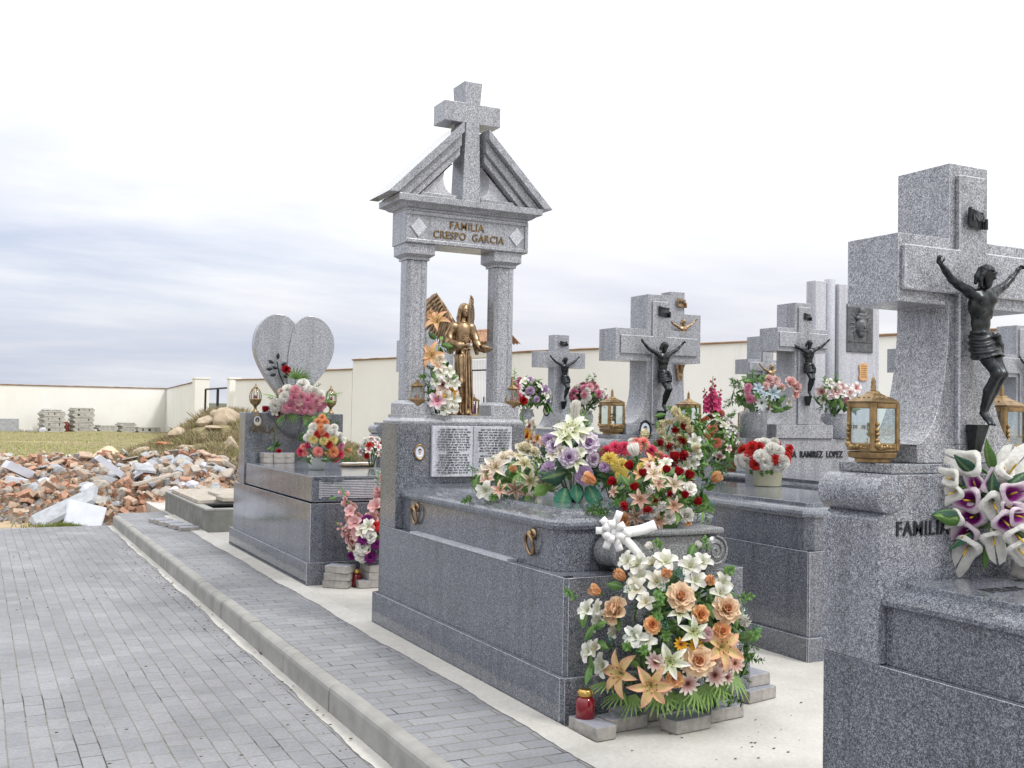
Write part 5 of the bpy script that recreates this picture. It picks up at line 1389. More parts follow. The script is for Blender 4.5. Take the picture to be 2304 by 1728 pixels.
            for i in range(15):
                u = i / 14; sz = .36 * (1 - .62 * u); q = i * 2.1; c0 = Vector((.03 * u + .06 * math.cos(q) * (1 - .5 * u), -.02 * u + .06 * math.sin(q) * (1 - .5 * u), .05 + .95 * u))
                M_ = Matrix.Translation(c0) @ Vector((math.cos(q), math.sin(q), .55)).to_track_quat('Z', 'Y').to_matrix().to_4x4() @ Matrix.Scale(sz, 4)
                m2 = MB()
                for k2 in range(5 if u < .8 else 3): petal(m2, k2 * 2 * PI / 5, .56, .50, R(62), R(-60 if u < .75 else 10), .25, P_ROUND, grad(a, b_), .02, 0, 4, 3, .03, rs)
                mb.add([M_ @ Vector(p) for p in m2.v], m2.f, 0, m2.c)
        me = mb.mesh('bloom', LEAFM if fam in ('fan', 'leaf', 'sprig') else PETAL, True, True); out_.append(me)
    LIB[kind] = out_
    return out_[0]
def hash_(k):
    h = 7
    for ch in repr(k): h = (h * 131 + ord(ch)) % 1000003
    return h
# colours (linear)
WHT = (.90, .90, .87); CRM = (.78, .72, .50); PCH = (.80, .46, .24); PCL = (.82, .62, .40); ORG = (.78, .27, .07); YEL = (.80, .60, .10); RED = (.40, .010, .018); DRD = (.25, .006, .012)
PNK = (.72, .20, .34); LPK = (.78, .50, .52); HPK = (.62, .05, .18); VIO = (.50, .24, .60); LVI = (.68, .56, .72); PUR = (.23, .02, .20); BRN = (.30, .12, .08); COR = (.76, .20, .12); BLU = (.50, .66, .80); CUT = (.84, .83, .77); TEA = (.10, .28, .26); MAU = (.30, .06, .28)
K = dict(
 lilyw=('lily', (.55, .62, .28), WHT, None), lilyp=('lily', (.78, .72, .26), (.86, .56, .36), (.84, .42, .30)), lilyc=('lily', (.78, .62, .48), (.82, .78, .70), None), lilyo=('lily', (.84, .68, .26), (.84, .52, .32), (.84, .42, .30)),
 lilyb=('lily', (.25, .10, .07), (.42, .22, .16), (.75, .66, .56)), lilyk=('lily', (.78, .40, .30), (.80, .66, .56), None), star=('lily', (.50, .45, .22), (.80, .76, .62), None),
 bellw=('bell', (.55, .58, .40), WHT, None), bellc=('bell', (.60, .55, .35), CUT, None), bellp=('bell', (.60, .22, .26), LPK, (.80, .66, .64)), bellk=('bell', (.62, .12, .26), (.80, .70, .72), None), bellr=('bell', (.5, .03, .08), WHT, None),
 daisyw=('daisy', (.42, .12, .12), (.82, .74, .68), (.10, .03, .03)), daisyp=('daisy', (.62, .26, .20), (.82, .68, .60), (.12, .04, .03)), daisyo=('daisy', (.60, .22, .02), (.80, .46, .04), (.14, .05, .02)), daisyb=('daisy', (.72, .78, .78), (.76, .82, .80), (.05, .05, .06)), daisyblue=('lily', (.50, .66, .80), (.66, .76, .84), None),
 rosep=('rose', (.82, .36, .16), (.86, .62, .40), (.88, .74, .56)), roseo=('rose', (.78, .28, .08), (.85, .52, .26), None), rosew=('rose', CUT, WHT, None), rosec=('rose', CRM, (.80, .76, .62), None), rosev=('rose', VIO, LVI, (.78, .74, .80)), roser=('rose', DRD, RED, None), rosek=('rose', PNK, LPK, None), rosepk=('rose', (.80, .42, .42), (.82, .58, .56), None),
 budp=('bud', (.78, .34, .14), (.82, .52, .30)), budr=('bud', DRD, (.45, .012, .022)), budw=('bud', CUT, WHT), budc=('bud', (.78, .74, .50), (.84, .80, .60)), budo=('bud', ORG, PCH),
 mumr=('mum', HPK, (.75, .10, .16)), mumc=('mum', (.72, .12, .14), (.82, .40, .34)), mumy=('mum', (.72, .50, .04), (.84, .74, .26)), mumo=('mum', ORG, (.82, .42, .24)), mumd=('mum', (.45, .03, .10), HPK), mumyc=('mum', (.80, .66, .16), (.80, .72, .40)),
 carnw=('carn', CUT, WHT), carnr=('carn', (.50, .015, .02), (.72, .06, .05)), carnv=('carn', VIO, LVI), carnp=('carn', PNK, LPK), carnpk=('carn', (.66, .14, .30), (.80, .40, .52)), carnlp=('carn', (.76, .42, .44), (.82, .62, .60)), carnc=('carn', COR, (.82, .36, .24)), carnm=('carn', MAU, PUR),
 callaw=('calla', (.80, .80, .76), (.80, .80, .76)), callap=('calla', (.80, .72, .78), (.20, .01, .17)),
 fan=('fan', (.05, .16, .03), (.20, .38, .08)), leaf=('leaf', (.05, .13, .03), (.11, .24, .05)), leafl=('leaf', (.14, .30, .05), (.24, .42, .12)), leafd=('leaf', (.012, .055, .035), (.03, .10, .06)), leaft=('leaf', (.02, .14, .09), (.06, .26, .16)), sprig=('sprig', (.05, .15, .03), (.16, .30, .06)), sprigl=('sprig', (.20, .34, .16), (.40, .52, .32)), berryt=('berry', TEA, (.16, .40, .38)), berryw=('berry', WHT, (.8, .7, .7)),
 spikep=('spike', (.62, .24, .26), (.82, .56, .54)), spikew=('spike', CUT, WHT), spikem=('spike', (.50, .02, .14), (.66, .10, .26)))
NAMES = dict(lily='lily', bell='blossom', daisy='daisy', rose='rose', bud='rosebud', mum='chrysanthemum', carn='carnation', calla='calla_lily', fan='palm_leaf', leaf='leaf', sprig='leaf_sprig', berry='berry_sprig', spike='gladiolus_spike')
def toward(d, twist=None):
    q = Vector(d).normalized().to_track_quat('Z', 'Y'); return (q @ Matrix.Rotation(rnd.uniform(0, 6.3) if twist is None else twist, 4, 'Z').to_quaternion())
class Bouquet:
    def __init__(s, label, base, c, r, name='flower_arrangement', cat='flowers', group=None):
        s.t = thing(name, label, cat, base, group); s.c = Vector(c); s.r = Vector(r); s.n = 0
    def hit(s, px, py):
        """where a measured line of sight meets the crown of the bouquet"""
        d = ray(px, py); o = CAM - s.c; D = Vector([d[i] / s.r[i] for i in range(3)]); O = Vector([o[i] / s.r[i] for i in range(3)])
        a, b_, c = D.dot(D), 2 * O.dot(D), O.dot(O) - 1; q = b_ * b_ - 4 * a * c
        t_ = (-b_ - math.sqrt(q)) / (2 * a) if q > 0 else -b_ / (2 * a)
        p = CAM + d * t_; n_ = Vector([(p[i] - s.c[i]) / s.r[i] ** 2 for i in range(3)]).normalized()
        return p, (n_ * .75 - d * .55 + Vector((0, 0, .12))).normalized(), t_
    def put(s, kind, p, d, size, twist=None, out_=0):
        me = lib(K[kind]); o = link(NAMES[K[kind][0]], me, s.t); s.n += 1
        q = toward(d, twist); o.rotation_mode = 'QUATERNION'; o.rotation_quaternion = q; o.scale = (size * rnd.uniform(.92, 1.08), size * rnd.uniform(.92, 1.08), size * rnd.uniform(.85, 1.12))
        o.location = Vector(p) + Vector(d).normalized() * out_ - Vector(s.t.location)
        return o
    def px(s, kind, x, y, size_px, jit=1, d=None, out_=0, twist=None):
        p, n_, t_ = s.hit(x, y); sz = size_px * t_ / FPX * (1.45 if K[kind][0] == 'bud' else 1.32 if K[kind][0] == 'bell' else 1.14)
        if d is None: d = n_ + Vector((rnd.uniform(-.2, .2), rnd.uniform(-.2, .2), rnd.uniform(-.2, .2))) * jit
        return s.put(kind, p, d, sz, twist, out_)
    def fill(s, kinds, n, size, lo=-.4, shell=.92, back=True, seed=1):
        """leaves spread through the crown, all round: one foliage part"""
        rs = random.Random(seed); mb = MB()
        n = int(n * 1.8); size *= 1.12
        for i in range(n):
            z = lo + (1 - lo) * (i + .5) / n; q = i * 2.39996 + rs.uniform(-.4, .4); rr_ = math.sqrt(max(0, 1 - z * z)); u = Vector((rr_ * math.cos(q), rr_ * math.sin(q), z))
            k_ = rs.uniform(.45, shell); p = s.c + Vector([u[j] * s.r[j] * k_ for j in range(3)]); d = (u + Vector((rs.uniform(-.6, .6), rs.uniform(-.6, .6), rs.uniform(-.5, .4)))).normalized()
            me = lib(K[rs.choice(kinds)]); M_ = Matrix.Translation(p) @ toward(d, rs.uniform(0, 6)).to_matrix().to_4x4() @ Matrix.Scale(size * rs.uniform(.6, 1.2), 4)
            cc_ = np.empty(len(me.vertices) * 4, 'f'); me.color_attributes['Col'].data.foreach_get('color', cc_); cc_ = cc_.reshape(-1, 4)[:, :3] * rs.uniform(.6, 1.15)
            mb.add([M_ @ v.co for v in me.vertices], [tuple(f.vertices) for f in me.polygons], 0, [tuple(c) for c in cc_.tolist()])
        # stems down to the base
        for i in range(14):
            q = i * 2.4; p = s.c + Vector((math.cos(q) * s.r.x * .5, math.sin(q) * s.r.y * .5, -.1 * s.r.z)); b0 = Vector(s.t.location) + Vector((math.cos(q) * .02, math.sin(q) * .02, 0.01))
            mb.tube([b0, b0.lerp(p, .5) + Vector((0, 0, .01)), p], .0035, 4, col=GRN)
        o = link('foliage', mb.mesh('foliage', LEAFM, True, True), s.t); o.location = -Vector(s.t.location)
    def scatter(s, kinds, n, size, lo=-.1, seed=2, front=None):
        rs = random.Random(seed)
        for i in range(n):
            z = lo + (1 - lo) * (i + .5) / n; q = i * 2.39996 + rs.uniform(-.3, .3) + seed; rr_ = math.sqrt(max(0, 1 - z * z)); u = Vector((rr_ * math.cos(q), rr_ * math.sin(q), z))
            if front is not None and u.dot(front) < -.25: continue
            p = s.c + Vector([u[j] * s.r[j] * rs.uniform(.88, 1.02) for j in range(3)]); d = (u + Vector((rs.uniform(-.3, .3), rs.uniform(-.3, .3), rs.uniform(-.1, .3)))).normalized()
            s.put(rs.choice(kinds), p, d, size * rs.uniform(.8, 1.2))
FR = Vector((-.45, -.8, .2)).normalized()

# ---- bouquet at the foot of the temple tomb
def z1(a, b_): return (1200 + a * .3303, 1180 + b_ * .3303)
B = Bouquet('big cascading bouquet of peach roses, lilies and white blossoms in front of the temple tomb', (3.42, 4.40, .0), (3.29, 4.39, .40), (.42, .22, .46))
for (k, a, b_, sz) in (
 ('rosep', 600, 610, 185), ('rosep', 995, 510, 165), ('rosep', 1300, 590, 165), ('rosep', 1110, 925, 165), ('roseo', 955, 1045, 100), ('roseo', 1270, 730, 110), ('roseo', 1120, 612, 105), ('roseo', 805, 690, 105),
 ('budp', 475, 480, 85), ('budp', 640, 385, 85), ('budp', 895, 360, 85), ('budp', 1180, 400, 80),
 ('lilyp', 625, 1015, 270), ('lilyp', 795, 1080, 235), ('lilyp', 1265, 835, 255), ('lilyw', 935, 935, 210), ('lilyw', 1075, 730, 165), ('lilyw', 990, 615, 150),
 ('bellw', 385, 590, 115), ('bellw', 465, 580, 95), ('bellw', 470, 670, 120), ('bellw', 400, 870, 120), ('bellw', 500, 960, 125), ('bellc', 445, 850, 95), ('bellw', 720, 290, 130), ('bellw', 655, 260, 105), ('bellw', 900, 270, 130), ('bellc', 825, 290, 115), ('bellw', 740, 385, 130), ('bellc', 715, 450, 125), ('bellc', 770, 540, 105), ('bellc', 840, 400, 115), ('bellw', 1070, 300, 125), ('bellw', 1145, 275, 105), ('bellw', 1100, 390, 110), ('bellw', 1280, 405, 105), ('bellw', 1270, 475, 110), ('bellw', 705, 765, 120), ('bellw', 770, 790, 100), ('bellc', 575, 735, 90), ('budw', 1115, 190, 55), ('budw', 820, 190, 55), ('budw', 1410, 670, 95), ('bellw', 1390, 590, 60),
 ('daisyw', 840, 935, 120), ('daisyw', 1040, 1075, 130), ('daisyw', 1230, 1020, 135), ('daisyp', 890, 1095, 105), ('daisyw', 1045, 960, 100), ('daisyp', 1215, 920, 95), ('daisyp', 1360, 940, 110), ('daisyw', 1310, 1035, 80), ('daisyp', 1290, 955, 90), ('daisyw', 1340, 790, 90),
 ('daisyo', 1000, 820, 80), ('daisyo', 1105, 820, 90), ('carnlp', 1165, 745, 90)):
    B.px(k, *z1(a, b_), sz * .3303 * 1.08, out_=.01 if 'bell' in k else .02)
for (a, b_) in ((880, 430), (660, 760), (740, 830), (890, 680), (1400, 580), (1480, 720), (560, 780), (680, 480), (980, 350)): B.px('berryt', *z1(a, b_), 34, out_=-.02)
for (a, b_, tx, tz) in ((585, 1150, -.9, -.35), (680, 1170, -.5, -.8), (860, 1150, -.1, -1), (920, 1130, .35, -.8), (1030, 1150, .1, -1), (1110, 1120, .5, -.9), (1190, 1090, .2, -1), (1290, 1060, .5, -.8), (1370, 1030, .7, -.7), (500, 1080, -1, -.1), (1230, 1110, 0, -1)):
    p, n_, t_ = B.hit(*z1(a, b_)); d = _r0 * tx + Vector((0, 0, tz)) - Vector((ray(1480, 1500).x, ray(1480, 1500).y, 0)) * .45; o = B.put('fan', p - n_ * .03, d, .17); o.rotation_quaternion = Vector(d).to_track_quat('Z', 'Y')
for (k, a, b_, sz) in (('leaf', 330, 700, 45), ('leaf', 400, 700, 40), ('leaf', 340, 790, 40), ('leaf', 420, 800, 40), ('leaf', 380, 945, 40), ('leaf', 390, 1020, 36), ('leaf', 600, 420, 40), ('leaf', 560, 620, 34), ('leaf', 1060, 215, 40), ('leaf', 1480, 800, 40), ('leaf', 1400, 780, 40), ('leaf', 1450, 690, 35), ('sprig', 1310, 330, 45), ('sprig', 1400, 500, 40), ('sprig', 290, 500, 38), ('sprig', 870, 160, 36), ('sprig', 1180, 180, 36), ('sprig', 1470, 760, 40), ('sprig', 860, 500, 40), ('sprig', 850, 560, 42), ('sprig', 640, 820, 42), ('sprig', 560, 830, 38), ('sprig', 760, 860, 42), ('sprig', 900, 740, 42), ('sprig', 840, 620, 40)): B.px(k, *z1(a, b_), sz * 1.15, out_=-.01, jit=1.5)
B.fill(['sprig', 'leaf', 'leaf', 'leaf', 'leafd', 'leafl'], 190, .095, lo=-.75, shell=.88, seed=3)

# ---- rose bouquet on the ionic capital
def z8(a, b_): return (1030 + a * .2758, 900 + b_ * .2758)
B = Bouquet('bouquet of dark red rosebuds, white roses and peach blossoms on the ionic capital', (3.36, 4.72, .967), (3.40, 4.80, 1.10), (.30, .20, .20))
for (k, a, b_, sz) in (
 ('budr', 1305, 690, 80), ('budr', 1455, 730, 80), ('budr', 1385, 860, 85), ('budr', 1540, 880, 85), ('budr', 1610, 810, 75), ('budr', 1425, 580, 80), ('budr', 1515, 630, 75), ('budr', 1780, 625, 80), ('budr', 1870, 650, 80), ('budr', 1720, 770, 75), ('budr', 1840, 800, 75), ('budr', 1920, 830, 70), ('budr', 1690, 600, 70), ('budr', 1770, 520, 80),
 ('budp', 1140, 690, 105), ('budp', 2060, 672, 95), ('roseo', 1375, 960, 105), ('roseo', 1860, 985, 70), ('budw', 1580, 740, 90), ('budw', 1650, 870, 90), ('rosew', 1880, 735, 95), ('rosew', 1855, 930, 105), ('rosew', 1720, 950, 85), ('rosew', 1600, 900, 75), ('bellw', 1700, 540, 90), ('budw', 1830, 620, 60), ('budw', 1460, 480, 110),
 ('lilyk', 1490, 810, 150), ('lilyk', 1630, 965, 145), ('lilyk', 1750, 855, 135), ('lilyc', 1600, 620, 160), ('lilyc', 1750, 705, 150), ('lilyb', 1460, 945, 140), ('lilyk', 1640, 690, 110), ('lilyk', 1290, 760, 90), ('daisyp', 1560, 560, 100)):
    B.px(k, *z8(a, b_), sz * .2758 * 1.1, out_=.015)
for (k, a, b_, sz) in (('sprig', 1190, 850, 40), ('sprig', 1240, 920, 38), ('sprig', 1330, 830, 34), ('berryt', 1210, 820, 34), ('berryt', 1310, 860, 28), ('leaf', 1860, 860, 36), ('leafl', 1830, 870, 34), ('sprig', 1990, 870, 36), ('berryt', 2020, 870, 26), ('leaf', 1800, 1030, 34), ('sprig', 1180, 900, 36), ('leaf', 1950, 920, 34), ('leaf', 1280, 700, 30), ('leaf', 1400, 700, 30)): B.px(k, *z8(a, b_), sz * 1.15, out_=-.01, jit=1.5)
B.fill(['sprig', 'leaf', 'leafl'], 90, .085, lo=-.35, seed=8)

# ---- mums behind it
B = Bouquet('bright arrangement of crimson and yellow chrysanthemums on the temple tomb lid', (3.42, 5.35, 1.054), (3.45, 5.30, 1.20), (.25, .22, .19))
for (k, a, b_, sz) in (('mumr', 1215, 430, 120), ('mumr', 1285, 395, 120), ('mumr', 1360, 400, 125), ('mumc', 1440, 395, 130), ('mumc', 1510, 365, 125), ('mumr', 1575, 420, 120), ('mumc', 1640, 470, 115), ('mumr', 1690, 490, 95), ('mumc', 1450, 350, 90), ('mumy', 1240, 490, 135), ('mumy', 1335, 540, 135), ('mumy', 1290, 530, 110), ('mumy', 1335, 610, 110), ('mumy', 1510, 560, 110), ('mumy', 1690, 580, 90), ('lilyo', 1570, 530, 180), ('lilyo', 1650, 555, 160), ('lilyo', 1480, 610, 130), ('carnv', 1200, 545, 90), ('lilyo', 1380, 660, 100), ('carnw', 1420, 345, 60)): B.px(k, *z8(a, b_), sz * .2758 * 1.08, out_=.0)
B.fill(['sprig', 'leaf'], 60, .08, lo=-.6, seed=5)
# ---- white lilies and violets in the stone bowl
B = Bouquet('tall arrangement of white lilies and violet roses with big green leaves in a stone bowl', (3.20, 5.46, 1.054), (3.18, 5.44, 1.26), (.22, .18, .24))
for (k, a, b_, sz) in (('lilyw', 930, 265, 270), ('lilyw', 870, 325, 200), ('lilyw', 1010, 300, 190), ('lilyw', 960, 200, 170), ('bellw', 850, 270, 110), ('lilyw', 965, 500, 190), ('lilyw', 770, 590, 110), ('rosev', 1060, 360, 165), ('rosev', 905, 470, 145), ('rosev', 790, 385, 120), ('carnv', 750, 330, 100), ('carnv', 1030, 610, 140), ('rosev', 1090, 485, 115), ('carnv', 745, 560, 110), ('carnv', 720, 600, 90), ('carnv', 1205, 540, 95), ('bellc', 780, 455, 90), ('lilyk', 710, 350, 110), ('bellw', 1000, 430, 80), ('bellc', 840, 420, 80)): B.px(k, *z8(a, b_), sz * .2758 * 1.05, out_=.01)
p, n_, t_ = B.hit(*z8(945, 205)); o = B.put('budw', p, Vector((.05, -.1, 1)), .16); o.scale = (.10, .10, .22)
for (a, b_, tx, tz, s_, k) in ((880, 590, -.5, -.15, .17, 'leafd'), (1110, 570, .6, -.1, .15, 'leafd'), (840, 600, -.9, 0, .14, 'leafd'), (880, 720, -.25, -1, .17, 'leaft'), (1060, 700, .5, -1, .16, 'leaft'), (960, 690, .1, -1, .12, 'leaft'), (740, 700, -.9, -.5, .12, 'leafl')):
    p, n_, t_ = B.hit(*z8(a, b_)); d = _r0 * tx + Vector((0, 0, tz)) - Vector((.3, .5, -.2)); o = B.put(k, p, n_, s_, 0)
    xax = (_r0 * tx + Vector((0, 0, tz))).normalized(); zax = (n_ - xax * n_.dot(xax)).normalized(); yax = zax.cross(xax)
    o.rotation_quaternion = Matrix((xax, yax, zax)).transposed().to_quaternion(); o.scale = (s_, s_ * 1.5, s_)
B.fill(['leaf', 'sprig', 'leafd'], 60, .09, lo=-.5, seed=9)
mb = MB(); mb.lathe([(.055, 0), (.075, .006), (.088, .03), (.092, .055), (.084, .060), (.07, .045)], c=(3.16, 5.42, 1.0535), n=20); part('stone_bowl', mb, G_WARM, B.t, 0, True)
# ---- low lily spray on the lid
B = Bouquet('low spray of cream lilies lying on the temple tomb lid beside the stone book', (3.02, 5.95, 1.054), (3.02, 5.93, 1.10), (.26, .34, .19))
for (k, a, b_, sz) in (('lilyc', 320, 560, 210), ('lilyc', 250, 600, 160), ('lilyc', 370, 500, 170), ('star', 540, 540, 165), ('star', 590, 665, 165), ('lilyw', 655, 525, 175), ('bellw', 240, 735, 130), ('lilyk', 350, 735, 125), ('lilyk', 250, 660, 110), ('lilyb', 470, 735, 140), ('lilyb', 690, 685, 120), ('rosec', 545, 425, 145), ('lilyc', 430, 470, 110), ('bellc', 760, 440, 100), ('bellc', 830, 400, 90), ('budp', 455, 590, 75), ('budp', 700, 390, 80), ('rosec', 620, 440, 90), ('daisyp', 780, 600, 80), ('star', 500, 480, 90)): B.px(k, *z8(a, b_), sz * .2758 * 1.05, out_=.01)
for (k, a, b_, sz) in (('leafl', 150, 760, 34), ('leafl', 540, 775, 38), ('leafl', 600, 780, 34), ('leaf', 250, 820, 40), ('leaf', 420, 600, 32), ('leafl', 440, 690, 32), ('sprig', 120, 800, 32), ('fan', 740, 740, 40), ('leafl', 640, 440, 24), ('leaf', 400, 800, 30), ('sprig', 300, 790, 32), ('sprigl', 500, 700, 28)): B.px(k, *z8(a, b_), sz * 1.15, out_=-.005, jit=1.6)
B.fill(['leaf', 'sprig', 'leafl'], 70, .08, lo=-.15, seed=12)
# ---- cream and red rose spray on the middle tomb
def z4(a, b_): return (1180 + a * .2893, 620 + b_ * .2893)
B = Bouquet('tall spray of cream and red rosebuds leaning against the foot of the bulky cross', (5.42, 7.38, 1.01), (5.44, 7.34, 1.28), (.34, .20, .44))
rr5 = random.Random(21)
for (k, a, b_, sz) in [('budc', 1165, 1085, 85), ('budc', 1085, 1170, 80), ('budc', 1130, 1150, 70), ('budc', 1195, 1130, 80), ('budc', 1255, 1150, 75), ('budc', 1075, 1235, 70), ('budc', 975, 1245, 75), ('budc', 1195, 1250, 65), ('budc', 1260, 1210, 75), ('budc', 1190, 1320, 70), ('budc', 1165, 1375, 70), ('budc', 1250, 1390, 65), ('budc', 1310, 1360, 65), ('budc', 1345, 1340, 55), ('budr', 1165, 1210, 70), ('budr', 1225, 1180, 65), ('budr', 1225, 1290, 80), ('budr', 1065, 1300, 75), ('budr', 1130, 1330, 80), ('budr', 1220, 1390, 90), ('budr', 1165, 1465, 85), ('budr', 1180, 1560, 80), ('budr', 1265, 1580, 80), ('lilyw', 1120, 1275, 110), ('lilyw', 1070, 1350, 90), ('lilyw', 1245, 1480, 100), ('bellw', 1310, 1290, 90), ('bellw', 1200, 1510, 90), ('bellw', 1300, 1450, 80), ('bellc', 1100, 1430, 90), ('lilyw', 1240, 1560, 80), ('budc', 1130, 1440, 60), ('bellw', 1340, 1390, 60)]:
    B.px(k, *z4(a, b_), sz * .2893 * 1.15, out_=.01)
for (k, a, b_, sz) in (('leaf', 1100, 1080, 26), ('leafl', 1330, 1320, 24), ('leaf', 1040, 1210, 24), ('leafl', 1330, 1470, 24), ('leaf', 1040, 1150, 22), ('sprig', 1150, 1060, 24)): B.px(k, *z4(a, b_), sz, jit=1.6)
B.fill(['leaf', 'sprig', 'leafl'], 90, .11, lo=-.9, seed=15)
# ---- callas on the near tomb
def z7(a, b_): return (1804 + a * .529, 850 + b_ * .529)
B = Bouquet('white and purple calla lilies set in a rough stone on the near tomb lid', (3.27, 2.42, 1.021), (3.28, 2.42, 1.235), (.22, .13, .21))
for (k, a, b_, sz, tx, tz) in (('callaw', 700, 362, 130, -1, .35), ('callaw', 622, 425, 100, -.7, .3), ('callaw', 632, 492, 95, -.9, -.5), ('callaw', 860, 392, 120, .2, .6), ('callaw', 905, 380, 130, .5, .6), ('callaw', 822, 552, 125, .25, -.5), ('callaw', 645, 600, 85, -.6, -.2), ('callaw', 692, 745, 135, -.5, -1), ('callaw', 820, 705, 110, .2, -.9), ('callaw', 932, 690, 120, .5, -.6), ('callaw', 935, 745, 110, .8, -1),
 ('callap', 735, 448, 95, -.2, .5), ('callap', 815, 448, 100, .2, .5), ('callap', 905, 492, 110, .6, .2), ('callap', 700, 520, 125, -.8, .1), ('callap', 722, 592, 125, -.3, -.1), ('callap', 690, 672, 120, -.9, -.5), ('callap', 872, 622, 105, .5, -.5), ('callap', 930, 592, 90, .8, -.2), ('callap', 885, 552, 75, .5, 0)):
    p, n_, t_ = B.hit(*z7(a, b_)); dv = ray(2220, 1150); d = _r0 * tx * .75 + Vector((0, 0, tz * .75)) - dv * .75
    o = B.put(k, p, d, sz * .529 * t_ / FPX * 1.15, out_=.0)
    zax = Vector(d).normalized(); up = (_r0 * tx + Vector((0, 0, tz))); xax = (up - zax * up.dot(zax)).normalized(); o.rotation_quaternion = Matrix((xax, zax.cross(xax), zax)).transposed().to_quaternion()
for (k, a, b_, sz, tx, tz) in (('leaf', 790, 390, .14, -.1, 1), ('leaf', 660, 600, .13, -1, .1), ('leafd', 700, 650, .12, -.5, -.5), ('leaf', 770, 640, .12, .2, -.2), ('leafd', 850, 470, .12, .4, .3), ('leaf', 760, 690, .11, 0, -1), ('leafd', 720, 400, .12, -.6, .6), ('leafd', 640, 560, .11, -.8, -.2), ('leafd', 800, 520, .12, 0, .4), ('leafd', 900, 640, .12, .6, -.4), ('leafl', 790, 590, .10, .2, .1)):
    p, n_, t_ = B.hit(*z7(a, b_)); xax = (_r0 * tx + Vector((0, 0, tz))).normalized(); zax = (n_ - xax * n_.dot(xax)).normalized(); o = B.put(k, p - n_ * .03, n_, sz); o.rotation_quaternion = Matrix((xax, zax.cross(xax), zax)).transposed().to_quaternion()
for k_, dx, dz in (('callaw', .9, .7), ('callap', 1.0, .1), ('callaw', .8, -.5), ('callaw', .5, 1.0)): B.put(k_, (B.c.x + .16 * dx, B.c.y - .05, B.c.z + .13 * dz), (dx * .8, -.6, dz * .6), .10)
B.fill(['leafd', 'leaf'], 46, .09, lo=-.3, shell=.7, seed=18)
def rough_stone(label, c, r, seed, name='flower_stone', cat='stone', mat=None):
    s = SDF([c[i] - r[i] * 1.3 for i in range(3)], [c[i] + r[i] * 1.3 for i in range(3)], max(r) / 14); rs = random.Random(seed)
    def fn(X, Y, Z):
        q = (((np.abs(X - c[0]) / r[0]) ** 3.5 + (np.abs(Y - c[1]) / r[1]) ** 3.5 + (np.abs(Z - c[2]) / r[2]) ** 3.5) ** (1 / 3.5) - 1) * min(r)
        f_ = 5 / max(r); return q + .05 * min(r) * (np.sin(X * f_ * 1.7 + seed) + np.sin(Y * f_ * 2 + Z * f_ * 1.3) + np.sin(Z * f_ * 2.3 + X * f_ * .6))
    s.func(fn, [c[i] - r[i] * 1.3 for i in range(3)], [c[i] + r[i] * 1.3 for i in range(3)], .001)
    o = link(name, s.mesh(name, mat or STONE), None, None, label, cat); return o
rough_stone('rounded brown stone holding the calla lilies', (3.275, 2.41, 1.062), (.088, .062, .045), 3)
rough_stone('second brown stone at the right edge beside the calla stone', (3.47, 2.36, 1.055), (.08, .06, .040), 5)

# ---- heart tomb flowers
def z2b(a, b_): return (500 + a * .4037, 680 + b_ * .4037)
B = Bouquet('wide pink and white hydrangea arrangement with palm leaves in the heart tomb bowl', (3.30, 11.82, 1.50), (3.32, 11.78, 1.66), (.36, .20, .22))
for (k, a, b_, sz) in (('carnw', 450, 462, 60), ('carnw', 365, 490, 55), ('carnw', 350, 530, 55), ('carnw', 300, 575, 60), ('carnw', 510, 505, 60), ('carnw', 545, 520, 50), ('carnw', 480, 490, 50), ('bellw', 300, 605, 40), ('carnp', 405, 500, 60), ('carnpk', 400, 540, 60), ('carnp', 440, 530, 60), ('carnpk', 380, 580, 60), ('carnp', 420, 590, 60), ('carnpk', 450, 590, 60), ('carnp', 490, 590, 65), ('carnp', 520, 560, 60), ('carnpk', 475, 550, 60), ('carnp', 500, 530, 55), ('carnp', 545, 545, 55), ('carnpk', 540, 580, 55), ('carnp', 360, 590, 50), ('carnlp', 425, 560, 50), ('carnlp', 330, 500, 36), ('budr', 258, 590, 34), ('carnpk', 560, 570, 40)): B.px(k, *z2b(a, b_), sz * .4037 * 1.15)
for (a, b_, tx, tz, s_) in ((290, 525, -1, .4, .22), (410, 430, 0, 1, .24), (445, 440, .3, 1, .2), (590, 520, 1, .5, .22), (330, 630, -.5, -1, .18), (390, 620, -.2, -1, .17), (480, 620, .1, -1, .17), (520, 625, .5, -1, .17), (350, 620, -.9, -.6, .17), (570, 550, .9, .1, .18), (560, 610, .8, -.6, .15)):
    p, n_, t_ = B.hit(*z2b(a, b_)); d = _r0 * tx + Vector((0, -.25, tz)); o = B.put('fan', p, d, s_); o.rotation_quaternion = Vector(d).to_track_quat('Z', 'Y')
B.fill(['leaf', 'fan', 'sprig'], 40, .12, lo=-.2, seed=22)
B = Bouquet('cone shaped pot of orange, yellow, white and crimson flowers on the book lid', (3.09, 10.35, .973), (3.11, 10.33, 1.22), (.24, .20, .30))
def z6b(a, b_): return (560 + a * .1326, 860 + b_ * .1326)
